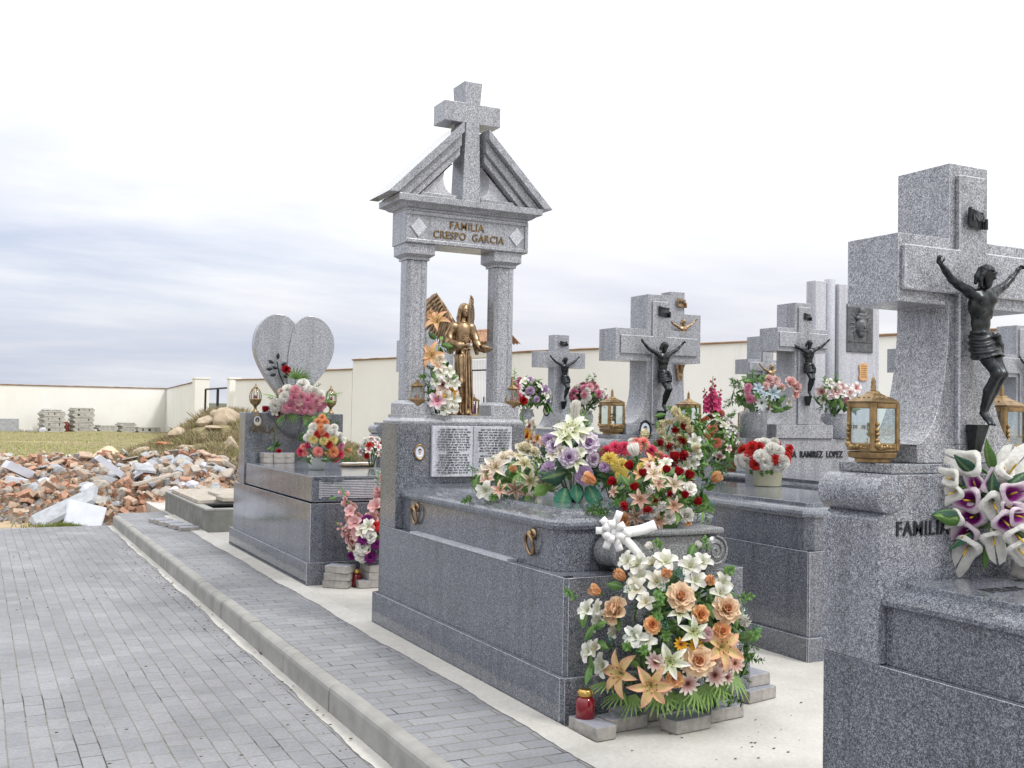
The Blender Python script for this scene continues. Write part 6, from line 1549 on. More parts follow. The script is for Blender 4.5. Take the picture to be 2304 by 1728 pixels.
for (k, a, b_, sz) in (('mumo', 1240, 610, 140), ('mumo', 1180, 690, 150), ('mumo', 1290, 700, 160), ('mumo', 1220, 780, 150), ('carnc', 1330, 750, 100), ('carnc', 1240, 860, 120), ('carnw', 1100, 770, 140), ('carnw', 1310, 790, 150), ('carnw', 1440, 780, 130), ('carnw', 1060, 870, 130), ('carnw', 1430, 880, 150), ('carnw', 1540, 920, 130), ('carnw', 990, 940, 110), ('bellw', 1580, 980, 110), ('carnr', 1150, 890, 110), ('carnr', 1290, 910, 110), ('mumyc', 1090, 970, 170), ('mumyc', 1270, 1000, 160), ('mumyc', 1420, 980, 180), ('carnr', 1350, 1050, 120), ('mumr', 890, 1180, 150), ('mumc', 930, 1100, 120), ('mumc', 1170, 1180, 180), ('mumo', 1420, 1180, 190), ('mumr', 1530, 1230, 170), ('mumr', 1470, 1300, 120), ('carnpk', 1560, 1080, 110), ('budp', 1650, 1150, 90), ('mumd', 1010, 1070, 110), ('berryw', 1070, 1080, 120), ('budp', 1300, 1200, 60), ('budp', 1350, 1260, 60), ('bellw', 1040, 1280, 70), ('mumc', 950, 1210, 110)): B.px(k, *z6b(a, b_), sz * .1326 * 1.15)
for (a, b_, tx, tz) in ((960, 1300, -.6, -.8), (1080, 1320, -.2, -1), (1220, 1330, 0, -1), (1430, 1350, .3, -1), (1380, 1300, .2, -1)):
    p, n_, t_ = B.hit(*z6b(a, b_)); B.put('leaf', p, n_ + Vector((tx, 0, tz)), .10)
B.fill(['leaf', 'sprig'], 60, .09, lo=-.5, seed=25)
mb = MB(); mb.lathe([(.066, 0), (.078, .004), (.088, .09), (.092, .115), (.084, .115), (.076, .03)], c=(3.09, 10.35, .973), n=22); part('pot', mb, PALEP, B.t, 0, True)
# ---- gladiolus by the heart tomb
B = Bouquet('pink gladiolus spikes with white and purple roses standing on pavers by the heart tomb', (3.22, 9.02, .21), (3.24, 9.0, .42), (.18, .14, .22))
for (x, y, h_, tx, tz, k) in ((3.20, 9.0, .62, .15, 1, 'spikep'), (3.16, 8.99, .50, -.42, 1, 'spikep'), (3.28, 9.0, .66, .28, 1, 'spikep'), (3.30, 9.02, .58, .5, 1, 'spikep'), (3.10, 9.0, .34, -.7, .8, 'spikep')):
    B.put(k, (x, y, .34), _r0 * tx + Vector((0, 0, tz)), h_)
def z9(a, b_): return (700 + a * .2291, 950 + b_ * .2291)
for (k, a, b_, sz) in (('rosew', 590, 1130, 95), ('rosew', 510, 1230, 125), ('rosew', 495, 1300, 120), ('bellw', 560, 1030, 110), ('bellc', 510, 1080, 100), ('carnm', 515, 1160, 100), ('carnm', 580, 1320, 110), ('carnm', 550, 965, 90), ('carnr', 630, 1020, 90), ('carnm', 400, 1310, 70), ('bellp', 420, 1120, 110), ('lilyw', 410, 1240, 120), ('carnm', 640, 1200, 90), ('bellp', 400, 1000, 90)): B.px(k, *z9(a, b_), sz * .2291 * 1.15)
B.px('leafd', *z9(600, 1240), 26); B.px('leaf', *z9(250, 745), 20); B.put('sprigl', (3.25, 9, .88), (0, 0, 1), .18)
B.fill(['leaf', 'leafd'], 30, .09, lo=-.6, seed=28)
# red and white pot at the far side of the heart lid
B = Bouquet('red and white flowers mostly hidden behind the temple headstone', (3.74, 10.55, .973), (3.74, 10.55, 1.14), (.12, .12, .15))
B.scatter(['carnr', 'bellr', 'carnw'], 22, .085, lo=-.3, seed=4); B.fill(['leaf'], 24, .06, seed=31)

# ---- inside the temple: orange lilies climbing beside the angel
def z3(a, b_): return (830 + a * .3015, 600 + b_ * .3015)
B = Bouquet('orange lilies above white and cream flowers between the angel and the left column', (3.05, 7.17, 1.546), (3.06, 7.17, 1.76), (.12, .10, .34))
for (k, a, b_, sz) in (('lilyo', 510, 420, 170), ('lilyo', 475, 665, 175), ('lilyc', 520, 740, 110), ('lilyo', 460, 350, 60), ('bellw', 590, 785, 75), ('bellw', 540, 790, 80), ('bellc', 530, 700, 70), ('daisyw', 550, 880, 90), ('bellw', 620, 870, 95), ('bellw', 590, 860, 80), ('daisyo', 540, 940, 70), ('daisyo', 610, 940, 80), ('bellk', 510, 1000, 95), ('bellw', 620, 990, 90), ('bellw', 560, 1050, 90), ('bellc', 600, 1040, 90), ('daisyp', 650, 960, 80), ('bellc', 570, 970, 80), ('bellw', 630, 1055, 60), ('bellw', 500, 860, 60)): B.px(k, *z3(a, b_), sz * .3015 * 1.1)
for (k, a, b_, sz) in (('leaf', 500, 540, 30), ('leaf', 540, 580, 28), ('leaf', 460, 780, 28), ('sprig', 440, 560, 30), ('leaf', 580, 830, 26), ('sprig', 430, 830, 26), ('leafl', 550, 520, 22)): B.px(k, *z3(a, b_), sz, jit=1.5)
mb = MB(); mb.tube([(3.04, 7.17, 1.55), (3.02, 7.165, 1.75), (3.03, 7.15, 1.98), (3.035, 7.14, 2.10)], .004, 5, col=GR2); mb.tube([(3.05, 7.17, 1.75), (3.0, 7.15, 1.95), (3.0, 7.13, 2.05)], .003, 5, col=GR2)
part('stem', mb, LEAFM, B.t, 0, True, True)
B.fill(['leaf', 'sprig'], 44, .07, lo=-.95, shell=.8, seed=33)

# ---- vases and pots farther back
def vase_pot(label, c, prof, mat, name='granite_vase', group=None, n=22):
    mb = MB(); mb.lathe(prof, c=c, n=n); return one(name, mb, mat, label, 'vase', group, 0, True)
VP = [(.11, 0), (.125, .01), (.128, .20), (.122, .24), (.105, .24), (.10, .16)]
vase_pot('squat granite vase with pink and pale blue flowers left of the lettered tomb cross', (6.42, 7.66, 1.386), VP, G_HON)
vase_pot('squat granite vase with white and magenta flowers right of the lettered tomb cross', (7.41, 7.66, 1.386), VP, G_HON)
B = Bouquet('pink roses with pale blue blossoms and a white daisy in a granite vase', (6.42, 7.66, 1.60), (6.42, 7.62, 1.78), (.28, .20, .20))
def zp(a, b_): return (1640 + a * .1688, 840 + b_ * .1688)
for (k, a, b_, sz) in (('carnlp', 530, 100, 130), ('carnlp', 590, 120, 130), ('carnlp', 640, 90, 80), ('rosepk', 820, 130, 140), ('rosepk', 880, 190, 140), ('rosepk', 870, 270, 120), ('carnlp', 690, 190, 100), ('carnlp', 490, 170, 90), ('daisyblue', 390, 200, 130), ('daisyblue', 580, 260, 170), ('daisyblue', 380, 280, 110), ('daisyblue', 600, 310, 100), ('daisyblue', 470, 280, 80), ('daisyb', 435, 390, 170), ('carnpk', 260, 180, 90), ('carnpk', 245, 230, 80), ('carnpk', 290, 340, 100), ('carnp', 330, 350, 70), ('bellc', 790, 380, 80), ('carnpk', 250, 310, 60)): B.px(k, *zp(a, b_), sz * .1688 * 1.15)
for (a, b_) in ((560, 430), (640, 400), (700, 480), (740, 500), (560, 500), (320, 480), (760, 300), (420, 480), (620, 470)): B.px('leaf', *zp(a, b_), 24, jit=2)
B.fill(['leaf', 'sprig'], 60, .10, lo=-.5, seed=35)
B = Bouquet('white orchids with magenta hearts in the granite vase right of the lettered cross', (7.41, 7.66, 1.60), (7.41, 7.62, 1.76), (.24, .17, .20))
for (k, a, b_, sz) in (('bellw', 1340, 130, 100), ('bellr', 1240, 250, 120), ('bellr', 1340, 280, 110), ('bellr', 1420, 250, 130), ('bellr', 1490, 200, 120), ('bellr', 1590, 270, 130), ('bellw', 1540, 220, 90), ('bellr', 1370, 300, 80), ('carnpk', 1560, 370, 70), ('carnv', 1620, 400, 90), ('bellw', 1600, 330, 100), ('bellr', 1690, 200, 110), ('bellw', 1250, 360, 80), ('carnv', 1660, 360, 80), ('bellw', 1440, 180, 70), ('bellw', 1290, 200, 60)): B.px(k, *zp(a, b_), sz * .1688 * 1.15)
for (a, b_) in ((1300, 380), (1400, 400), (1480, 340), (1540, 420), (1340, 460), (1440, 460), (1290, 330), (1590, 470)): B.px('leaf', *zp(a, b_), 24, jit=2)
B.fill(['leaf', 'sprig'], 60, .10, lo=-.5, seed=36)
# cream pot with red and white carnations
B = Bouquet('dome of red and white carnations in a cream plastic pot on the polished lid', (5.84, 6.78, 1.012), (5.84, 6.78, 1.24), (.24, .22, .14))
for (k, a, b_, sz) in (('carnw', 470, 950, 150), ('carnr', 320, 1000, 160), ('carnr', 410, 1000, 140), ('carnr', 260, 1090, 120), ('carnw', 580, 1020, 170), ('carnw', 650, 1040, 150), ('carnw', 430, 1110, 170), ('carnw', 170, 1170, 160), ('carnw', 240, 1160, 170), ('carnr', 360, 1200, 150), ('carnw', 490, 1180, 180), ('carnr', 610, 1150, 130), ('carnr', 750, 1110, 120), ('carnw', 700, 1180, 170), ('carnw', 660, 1230, 150), ('carnr', 780, 1160, 80), ('carnw', 520, 1030, 120)): B.px(k, *zp(a, b_), sz * .1688 * 1.15)
B.scatter(['carnw', 'carnr'], 16, .10, lo=.0, seed=7, front=Vector((.3, .9, .2)))
for (a, b_) in ((300, 1280), (420, 1300), (560, 1300), (500, 1290)): B.px('sprig', *zp(a, b_), 20, jit=1.6)
B.fill(['leaf', 'leafl'], 30, .055, lo=-.5, shell=.75, seed=38)
mb = MB(); mb.lathe([(.104, 0), (.110, .004), (.118, .125), (.126, .130), (.126, .142), (.115, .142), (.108, .10)], c=(5.84, 6.78, 1.012), n=26); part('pot', mb, CREAMP, B.t, 0, True)
# terracotta pot farther back
B = Bouquet('little terracotta pot with pink and white flowers left of the lettered block', (7.05, 8.75, 1.01), (7.05, 8.75, 1.25), (.16, .12, .08))
B.scatter(['bellk', 'carnpk', 'bellr'], 26, .075, lo=-.2, seed=9); B.fill(['leaf'], 24, .06, seed=40)
mb = MB(); mb.lathe([(.045, 0), (.062, .13), (.068, .135), (.068, .155), (.055, .155)], c=(7.05, 8.75, 1.01), n=16); part('pot', mb, TERRA, B.t, 0, True)
# vase beside the small far cross, left and right
VG = [(.05, 0), (.06, .01), (.045, .03), (.085, .10), (.092, .17), (.07, .22), (.085, .24), (.07, .24)]
vase_pot('grey stone urn with pink and white flowers right of the small far cross', (6.66, 11.05, 1.39), VG, G_HON)
vase_pot('grey stone urn with purple and white flowers left of the small far cross', (5.84, 11.05, 1.39), VG, G_HON)
B = Bouquet('pink and white carnations with pale green tips in the urn right of the small cross', (6.66, 11.05, 1.61), (6.66, 11.02, 1.78), (.22, .17, .18))
B.scatter(['carnpk', 'carnp', 'carnpk', 'bellr', 'carnw'], 40, .11, lo=-.3, seed=12); B.put('sprigl', (6.62, 11.0, 1.86), (.1, -.1, 1), .26); B.put('sprigl', (6.68, 11.0, 1.86), (.3, 0, 1), .24); B.fill(['leaf', 'sprig'], 50, .10, lo=-.8, seed=43)
B = Bouquet('purple, pink and white flowers with pointed leaves left of the small cross', (5.84, 11.05, 1.61), (5.80, 10.98, 1.77), (.30, .17, .20))
B.scatter(['carnv', 'bellw', 'carnpk', 'bellw', 'carnv'], 34, .11, lo=-.3, seed=14); B.put('sprigl', (5.66, 11.0, 1.86), (-.1, -.1, 1), .26); B.put('leaf', (6.02, 10.9, 1.72), (.8, -.3, .3), .22); B.put('leaf', (6.0, 10.9, 1.68), (.9, -.3, .0), .20); B.fill(['leaf', 'leaf', 'sprig'], 50, .12, lo=-.6, seed=45)
# flowers beyond the right temple column
B = Bouquet('small cluster of cream daisies and orange blossoms on the far tomb beside the temple', (5.10, 8.80, 1.0), (5.18, 8.80, 1.36), (.16, .14, .20))
def zc(a, b_): return (830 + a * .3015, 600 + b_ * .3015)
for (k, a, b_, sz) in (('daisyw', 1200, 1190, 70), ('bellc', 1230, 1170, 60), ('daisyo', 1185, 1250, 75), ('bellw', 1250, 1210, 65), ('lilyk', 1215, 1290, 85), ('daisyo', 1260, 1280, 55), ('bellw', 1170, 1180, 50), ('lilyk', 1240, 1310, 60), ('bellc', 1200, 1310, 50)): B.px(k, *zc(a, b_), sz * .3015 * 1.2)
B.put('fan', (5.16, 8.8, 1.50), (-.1, -.2, 1), .26); B.put('fan', (5.22, 8.8, 1.48), (.5, -.2, .9), .24); B.fill(['sprig', 'leaf', 'sprigl'], 40, .10, lo=-.9, seed=47)
B = Bouquet('single red rose on a tall stem in a bud vase next to the right lantern', (3.80, 7.25, .74), (3.80, 7.25, 1.4), (.03, .03, .2))
B.put('roser', (3.775, 7.20, 1.665), (-.3, -.7, .4), .075); mb = MB(); mb.tube([(3.80, 7.24, .8), (3.79, 7.22, 1.3), (3.775, 7.21, 1.65)], .0045, 5, col=GRN); part('stem', mb, LEAFM, B.t, 0, True, True)
B.put('leaf', (3.79, 7.22, 1.35), (.4, -.6, .4), .08); B.put('leaf', (3.79, 7.22, 1.48), (-.5, -.6, .3), .08); B.put('budr', (3.80, 7.2, 1.38), (0, -.6, .5), .045)
mb = MB(); mb.lathe([(.03, 0), (.032, .02), (.022, .1), (.026, .2), (.022, .2)], c=(3.80, 7.25, .7315), n=12); part('bud_vase', mb, PALEP, B.t, 0, True)
# right of the middle tomb: tall stand
B = Bouquet('red and white blossoms with green leaves right of the bulky cross', (6.05, 7.75, .72), (6.07, 7.75, 1.32), (.22, .17, .28))
B.scatter(['carnc', 'bellw', 'bellr', 'carnc', 'bellw'], 44, .095, lo=-.5, seed=16); B.fill(['leafl', 'leaf', 'sprigl', 'leafl'], 80, .12, lo=-.9, shell=1.15, seed=49)
B.put('spikem', (6.02, 7.76, 1.60), (.0, 0, 1), .30); B.put('spikem', (6.05, 7.76, 1.60), (.25, 0, 1), .24); B.put('spikem', (5.98, 7.76, 1.60), (-.25, 0, 1), .22)
# rose on the heart: bronze stem with a red bloom
t = thing('metal_rose', 'dark metal rose with one red bloom fixed to the heart headstone', 'ornament', (3.16, 11.96, 1.85))
mb = MB(); mb.tube([(3.20, 11.95, 1.70), (3.16, 11.95, 1.85), (3.10, 11.95, 1.98), (3.07, 11.95, 2.12)], .008, 6); part('stem', mb, IRON, t, 0, True)
for (x, z, q) in ((3.03, 2.10, 150), (3.02, 2.04, 190), (3.08, 2.15, 90), (3.12, 2.08, 30), (3.06, 1.98, 200), (3.15, 1.95, 20), (3.08, 2.04, 160)):
    mb = MB(); petal(mb, 0, .075, .042, R(10), R(-20), -.2, P_POINT, lambda u, v: (1, 1, 1), 0, 0, 5, 3)
    M_ = Matrix.Translation((x, 11.945, z)) @ Matrix.Rotation(R(-q), 4, 'Y') @ Matrix.Rotation(R(90), 4, 'X'); mb.v = [tuple(M_ @ Vector(p)) for p in mb.v]; part('leaf', mb, IRON, t, 0, True)
o = link('rose_bloom', lib(K['roser']), t); o.location = Vector((3.17, 11.93, 2.03)) - Vector(t.location); o.scale = (.11,) * 3; o.rotation_euler = (R(70), 0, 0)
# rose in the paver nook on the heart lid
B = Bouquet('single red rose standing by the paver stack on the book lid', (3.02, 11.80, .98), (3.02, 11.8, 1.2), (.03, .03, .2))
B.put('roser', (3.04, 11.78, 1.52), (-.2, -.8, .4), .085); mb = MB(); mb.tube([(3.03, 11.8, 1.09), (3.02, 11.8, 1.3), (3.04, 11.79, 1.50)], .005, 5, col=GRN); part('stem', mb, LEAFM, B.t, 0, True, True)
for q in range(6): B.put('leaf', (3.03, 11.8, 1.16), (math.cos(q), math.sin(q) - .3, .8), .10)
B.put('roser', (3.06, 11.74, 1.10), (0, -.5, .8), .07)

# ---------------------------------------------------------------- white ribbon bow on the ionic capital
t = thing('ribbon_bow', 'white satin ribbon bow with two long tails on the ionic capital', 'bow', (3.02, 4.56, 1.02))
def ribbon(mb, pts, w_, wd):
    pts = [Vector(p) for p in pts]; wd = Vector(wd).normalized(); n = len(pts)
    nr = (pts[min(1, n - 1)] - pts[0]).cross(wd).normalized() * .0016
    rs = []
    for i, p in enumerate(pts):
        tg = (pts[min(i + 1, n - 1)] - pts[max(i - 1, 0)]).normalized(); side = (wd - tg * wd.dot(tg)).normalized(); nm = tg.cross(side) * .0012
        rs.append([p - side * w_ / 2 - nm, p + side * w_ / 2 - nm, p + side * w_ / 2 + nm, p - side * w_ / 2 + nm])
    mb.rings(rs)
cB = at(1378, 1195, 1, 4.53)
for i in range(12):
    a = i * 2 * PI / 12 + rnd.uniform(-.2, .2); fr_ = -Vector((ray(1378, 1195).x, ray(1378, 1195).y, -.1)).normalized(); lift_ = (.15, .75)[i % 2] + rnd.uniform(-.1, .15); r_ = (.105, .08)[i % 2] * rnd.uniform(.85, 1.1)
    rad_ = _r0 * math.cos(a) + Vector((0, 0, 1)) * math.sin(a); d = (rad_ + fr_ * lift_).normalized(); wd = rad_.cross(fr_).normalized(); up = wd.cross(d).normalized() * (1 if wd.cross(d).dot(fr_) > 0 else -1)
    pts = [cB + d * (r_ * math.sin(PI * k_ / 14) ** .7) + up * (.020 * math.sin(2 * PI * k_ / 14) + .008) for k_ in range(15)]
    mb = MB(); ribbon(mb, pts, .036, wd); part('ribbon_loop', mb, WHITEP, t, 0, True)
mb = MB(); p0, p1 = cB, at(1475, 1180, 1, 4.50); pts = [p0.lerp(p1, k_ / 10) + Vector((0, 0, -.018 * math.sin(PI * k_ / 10))) for k_ in range(11)]; ribbon(mb, pts, .052, (0, .25, 1)); part('ribbon_tail', mb, WHITEP, t, 0, True)
mb = MB(); p1 = at(1452, 1268, 1, 4.49); pts = [p0.lerp(p1, k_ / 10) + Vector((.0, 0, .022 * math.sin(PI * k_ / 10))) for k_ in range(11)]; ribbon(mb, pts, .045, (1, 0, .8)); part('ribbon_tail', mb, WHITEP, t, 0, True)
mb = MB(); mb.ball(cB + Vector((-.01, -.03, 0)), .018, 7, sc=(1, 1, 1.2)); part('knot', mb, WHITEP, t, 0, True)
# ---------------------------------------------------------------- loose pavers
def pav_mesh(sz=(.20, .10, .062), seed=0, worn=.004):
    rs = random.Random(seed); mb = MB(); a, b_, c = sz[0] / 2, sz[1] / 2, sz[2]
    j = lambda: rs.uniform(-worn, worn)
    vs = [(sx * a + j(), sy * b_ + j(), z + (j() * .4 if z else 0)) for z in (0, c) for sx, sy in ((-1, -1), (1, -1), (1, 1), (-1, 1))]
    mb.add(vs, [(0, 3, 2, 1), (0, 1, 5, 4), (1, 2, 6, 5), (2, 3, 7, 6), (3, 0, 4, 7)], 0); mb.f.append((4, 5, 6, 7)); mb.mi.append(1)
    return mb.mesh('paver', [PAVER, PAVTOP])
PAVM = [pav_mesh(seed=i) for i in range(4)]
def paver(label, group, x, y, z, rot=0, sc=(1, 1, 1), tilt=0):
    o = link('loose_paver', rnd.choice(PAVM), None, (x, y, z), label, 'paver', group); o.rotation_euler = (tilt, 0, R(rot)); o.scale = sc; bev(o, .004, 2)
    return o
BK = (1.2, 1.2, 1.05)
g = 'loose pavers under the big bouquet'
for (lb, x, y, z, r_) in (('loose paver by the votive candle at the very corner of the temple tomb', 2.74, 4.44, 0, 95), ('loose paver lying right of the corner one, in front of the votive candle', 2.935, 4.475, 0, 6),
                          ('loose paver under the left half of the big bouquet', 3.06, 4.555, 0, 3), ('loose paver poking out at the front centre below the palm leaves', 3.22, 4.33, 0, 8), ('loose paver under the right centre of the big bouquet', 3.50, 4.42, 0, 8),
                          ('lower loose paver at the right end of the big bouquet', 3.92, 4.64, 0, 12), ('upper big flat paver at the right end of the big bouquet', 3.88, 4.74, .066, 8), ('small tilted paver standing on the flat one at the right end', 3.73, 4.68, .135, 30)):
    big = 'big flat' in lb; o = paver(lb, g, x, y, z, r_, (1.5, 2.3, 1.05) if big else ((.75, .8, 1.1) if 'tilted' in lb else BK), .12 if 'tilted' in lb else 0)
g = 'pavers stacked at the foot of the heart tomb'
for k in range(3):
    paver(('bottom', 'middle', 'top')[k] + ' paver of the leaning stack left of the red candle', g, 2.93 + .004 * k, 9.08 - .008 * k, .066 * k, (-38, -33, -40)[k], (1.15, 1.6, 1.05))
i = 0
W_ = ('left', 'middle', 'right')
for cx_, n_ in ((3.13, 1), (3.22, 3), (3.345, 3), (3.47, 3)):
    for k in range(n_):
        i += 1; lb = '%s paver of the %s pile carrying the gladiolus' % (('bottom', 'middle', 'top')[k] if n_ > 1 else 'single low', {3.13: 'first', 3.22: 'second', 3.345: 'third', 3.47: 'fourth'}[cx_])
        paver(lb, g, cx_, 9.03 + .006 * k, .066 * k, 90 + (k * 3 - 2), (1.15, 1.15, 1.05))
g = 'small pavers stacked on the book lid'
for cx_, nm in ((2.945, 'left'), (3.065, 'middle'), (3.18, 'right')):
    for k in range(2): paver('%s paver of the %s pair on the heart tomb lid' % (('lower', 'upper')[k], nm), g, cx_, 11.82 - (.02 if nm == 'middle' else 0), .973 + .057 * k, 90, (1, 1.12 if nm != 'middle' else 1.3, .9))
# paired woven coasters on the lid
for lb, x, y in (('round wicker mat on the book lid, the fully visible one', 3.62, 10.9), ('round wicker mat on the book lid, half hidden by the temple tomb', 3.80, 10.95)):
    mb = MB(); mb.lathe([(.085, 0), (.11, .006), (.115, .02), (.108, .034), (.09, .036)], c=(x, y, .973), n=26); o = one('wicker_mat', mb, WOOD, lb, 'mat', 'round mats on the book lid', 0, True)
    mb = MB(); mb.lathe([(.088, .0), (.088, .004)], c=(x, y, 1.0095), n=26); p = link('plate', mb.mesh('plate', WHITEP), o)
# ---------------------------------------------------------------- low unfinished grave
t = thing('grave_kerb', 'low unfinished concrete grave with loose stone slabs piled on it', 'grave', (3.25, 15.2, 0))
mb = MB()
for (a, b_, c, d) in ((2.66, 2.76, 13.7, 16.9), (3.80, 3.90, 13.7, 16.9), (2.7602, 3.7998, 13.7, 13.8), (2.7602, 3.7998, 16.8, 16.9)): mb.box(a, b_, c, d, -.002, .27)
part('kerb_frame', mb, CONCD, t)
mb = MB()
for (a, b_, c, d) in ((2.655, 2.775, 13.695, 16.905), (3.785, 3.905, 13.695, 16.905), (2.7755, 3.7845, 13.695, 13.815), (2.7755, 3.7845, 16.785, 16.905)): mb.box(a, b_, c, d, .2705, .295)
part('kerb_top', mb, KERB, t, .004)
mb = MB(); mb.box(2.80, 3.76, 13.84, 16.76, .05, .12); part('infill', mb, RGREY, t)
for lb, (a, b_, c, d, z0, z1, rz) in (('wide pale slab lying across the low grave', (2.70, 3.92, 14.5, 16.6, .297, .345, 0)), ('long narrow slab on top of the wide one', (2.95, 3.98, 14.15, 14.55, .347, .40, 2)), ('short slab propped inside the low grave', (2.92, 3.75, 13.86, 14.10, .20, .25, -2)), ('second narrow slab stacked on the low grave', (3.05, 3.95, 14.75, 15.6, .347, .385, 1))):
    mb = MB(); M_ = Matrix.Translation(((a + b_) / 2, (c + d) / 2, 0)) @ Matrix.Rotation(R(rz), 4, 'Z'); mb.box(-(b_ - a) / 2, (b_ - a) / 2, -(d - c) / 2, (d - c) / 2, z0, z1, M=M_)
    one('stone_slab', mb, RSTONE, lb, 'slab', 'loose slabs on the low grave', .006)
for k in range(7):
    paver('lifted pavers lying askew in front of the low grave', 'lifted pavers by the low grave', 2.50 - .035 * k, 13.95 + .19 * k, .004 + .012 * (k % 2), 4 + k * 3, (1.2, 1.1, .8), .10)
# dry leaves at the kerb foot
mb = MB()
for k in range(7): petal(mb, k * .9, .045, .02, R(15), R(-10 + 9 * k), -.2, P_POINT, lambda u, v: (.10, .05, .03), 0, 0, 4, 2)
me = mb.mesh('dry_leaf', LEAFM, True, True); q = at(596, 1473, 2, ROADZ + .01)
link('dry_leaf', me, None, q, 'brown dry leaf lying in the gutter against the kerb', 'leaf').scale = (1.2,) * 3
mb = MB(); rs = random.Random(5)
for k in range(300):
    y = rs.uniform(3.5, 14); x = 1.70 + rs.gauss(0, .07) if k % 2 else rs.uniform(-1.5, 1.75); s_ = rs.uniform(.003, .008)
    if x > 1.82: continue
    mb.ball((x, y, ROADZ + .018 + s_ * .2), s_, 3, sc=(1.6, 1, .5))
for k in range(60):
    x, y = rs.uniform(2.7, 4.2), rs.uniform(3.0, 4.55); s_ = rs.uniform(.002, .006); mb.ball((x, y, .001), s_, 3, sc=(1.8, 1, .4))
DEB = plain('debris', (.10, .085, .06), .9); link('gravel_crumbs', mb.mesh('gravel_crumbs', DEB), None, None, 'small dark crumbs and grit scattered on the paving', 'grit', kind='stuff')

# ---------------------------------------------------------------- rubble heap
def H1(x, y): return float(hgt(np.array([x]), np.array([y]))[0])
def chunk_mesh(size, seed, mats, hollow=False):
    rs = random.Random(seed); mb = MB(); a, b_, c = [s / 2 for s in size]
    cut = [(rs.uniform(.55, 1), rs.uniform(.6, 1)) for _ in range(4)]
    lo = []; hi = []
    for (sx, sy), (f1, f2) in zip(((-1, -1), (1, -1), (1, 1), (-1, 1)), cut):
        f = f1 if sx > 0 else 1
        lo.append(Vector((sx * a * f, sy * b_ * f2, -c + rs.uniform(-.1, .1) * c))); hi.append(Vector((sx * a * f * rs.uniform(.88, 1), sy * b_ * f2 * rs.uniform(.88, 1), c + rs.uniform(-.25, .1) * c)))
    mb.rings([lo, hi]); me = mb.mesh('fragment', mats); return me
def stone_mesh(seed, mat, flat=.7):
    rs = random.Random(seed); bm = bmesh.new(); bmesh.ops.create_icosphere(bm, subdivisions=2, radius=.5)
    ph = [rs.uniform(0, 6) for _ in range(6)]; pl = [(Vector((rs.gauss(0, 1), rs.gauss(0, 1), rs.gauss(0, 1))).normalized(), rs.uniform(.26, .42)) for _ in range(7)]
    for v in bm.verts:
        p = v.co
        for n_, d in pl:
            k = p.dot(n_) - d
            if k > 0: p -= n_ * k * .9
        p *= 1 + .08 * math.sin(p.x * 9 + ph[0]) + .06 * math.sin(p.y * 11 + ph[1] + p.z * 6); p.z *= flat; v.co = p
    me = bpy.data.meshes.new('stone'); bm.to_mesh(me); bm.free(); me.materials.append(mat); return me
import bmesh
BR = [chunk_mesh((.26, .13, .075), i, m_) for i, m_ in enumerate([BRICK1, BRICK2, BRICK2, BRICK3, BRICK1, BRICK2, BRICK1, RSTONE])]
SL = [chunk_mesh((.55, .38, .05), 50 + i, m_) for i, m_ in enumerate([RWHITE, RGREY, RGREY, BRICK2, RSTONE, CONCG])]
ST = [stone_mesh(80 + i, m_) for i, m_ in enumerate([RSTONE, RGREY, RSTONE, BRICK2, RGREY, RWHITE])]
rs = random.Random(77)
def onpile(px, D): x, y = WD(px, D); return x, y
nb = 0
def drop(me, name, label, cat, group, px, D, sc, lift=.05, flat=False):
    x, y = onpile(px, D)
    o = link(name, me, None, (x, y, H1(x, y) + lift), label, cat, group); o.scale = (sc,) * 3
    o.rotation_euler = (rs.gauss(0, .25 if flat else .6), rs.gauss(0, .25 if flat else .6), rs.uniform(0, 6.28)); return o
def pile_px():
    D = 16.4 + 4.3 * rs.random() ** 1.1; lim = 25 - (D - 16.4) * 40; px_ = rs.uniform(max(-120, lim), 520)
    return px_, min(D, 20.9 - max(0, px_ - 280) * .007)
for i in range(296):
    px_, D = pile_px()
    if px_ > 380 and D < 17.4: D += 1.5
    drop(rs.choice(BR), 'broken_brick', 'broken brick lying in the rubble heap beyond the road end', 'brick', 'broken bricks in the rubble heap', px_, D, rs.uniform(.6, 1.05), .03 + .14 * rs.random())
for i in range(60):
    px_, D = pile_px(); D = D if i % 2 else max(D, rs.uniform(19.4, 20.8) - max(0, px_ - 280) * .006)
    drop(rs.choice(SL[:3] if rs.random() < .4 else SL[3:]), 'broken_slab', 'broken grey or white stone slab lying in the rubble heap', 'slab', 'broken slabs in the rubble heap', px_, D, rs.uniform(.28, .60), .08 + .10 * rs.random())
for i in range(150):
    px_, D = pile_px(); D = max(D, rs.uniform(17, 20.9)) - max(0, px_ - 280) * .004
    if i % 3 == 0: px_ = rs.uniform(360, 515); D = rs.uniform(18, 19.6)
    drop(rs.choice(ST), 'rubble_stone', 'pale stone lump lying in the rubble heap', 'stone', 'pale stones in the rubble heap', px_, D, rs.uniform(.18, .42), .05)
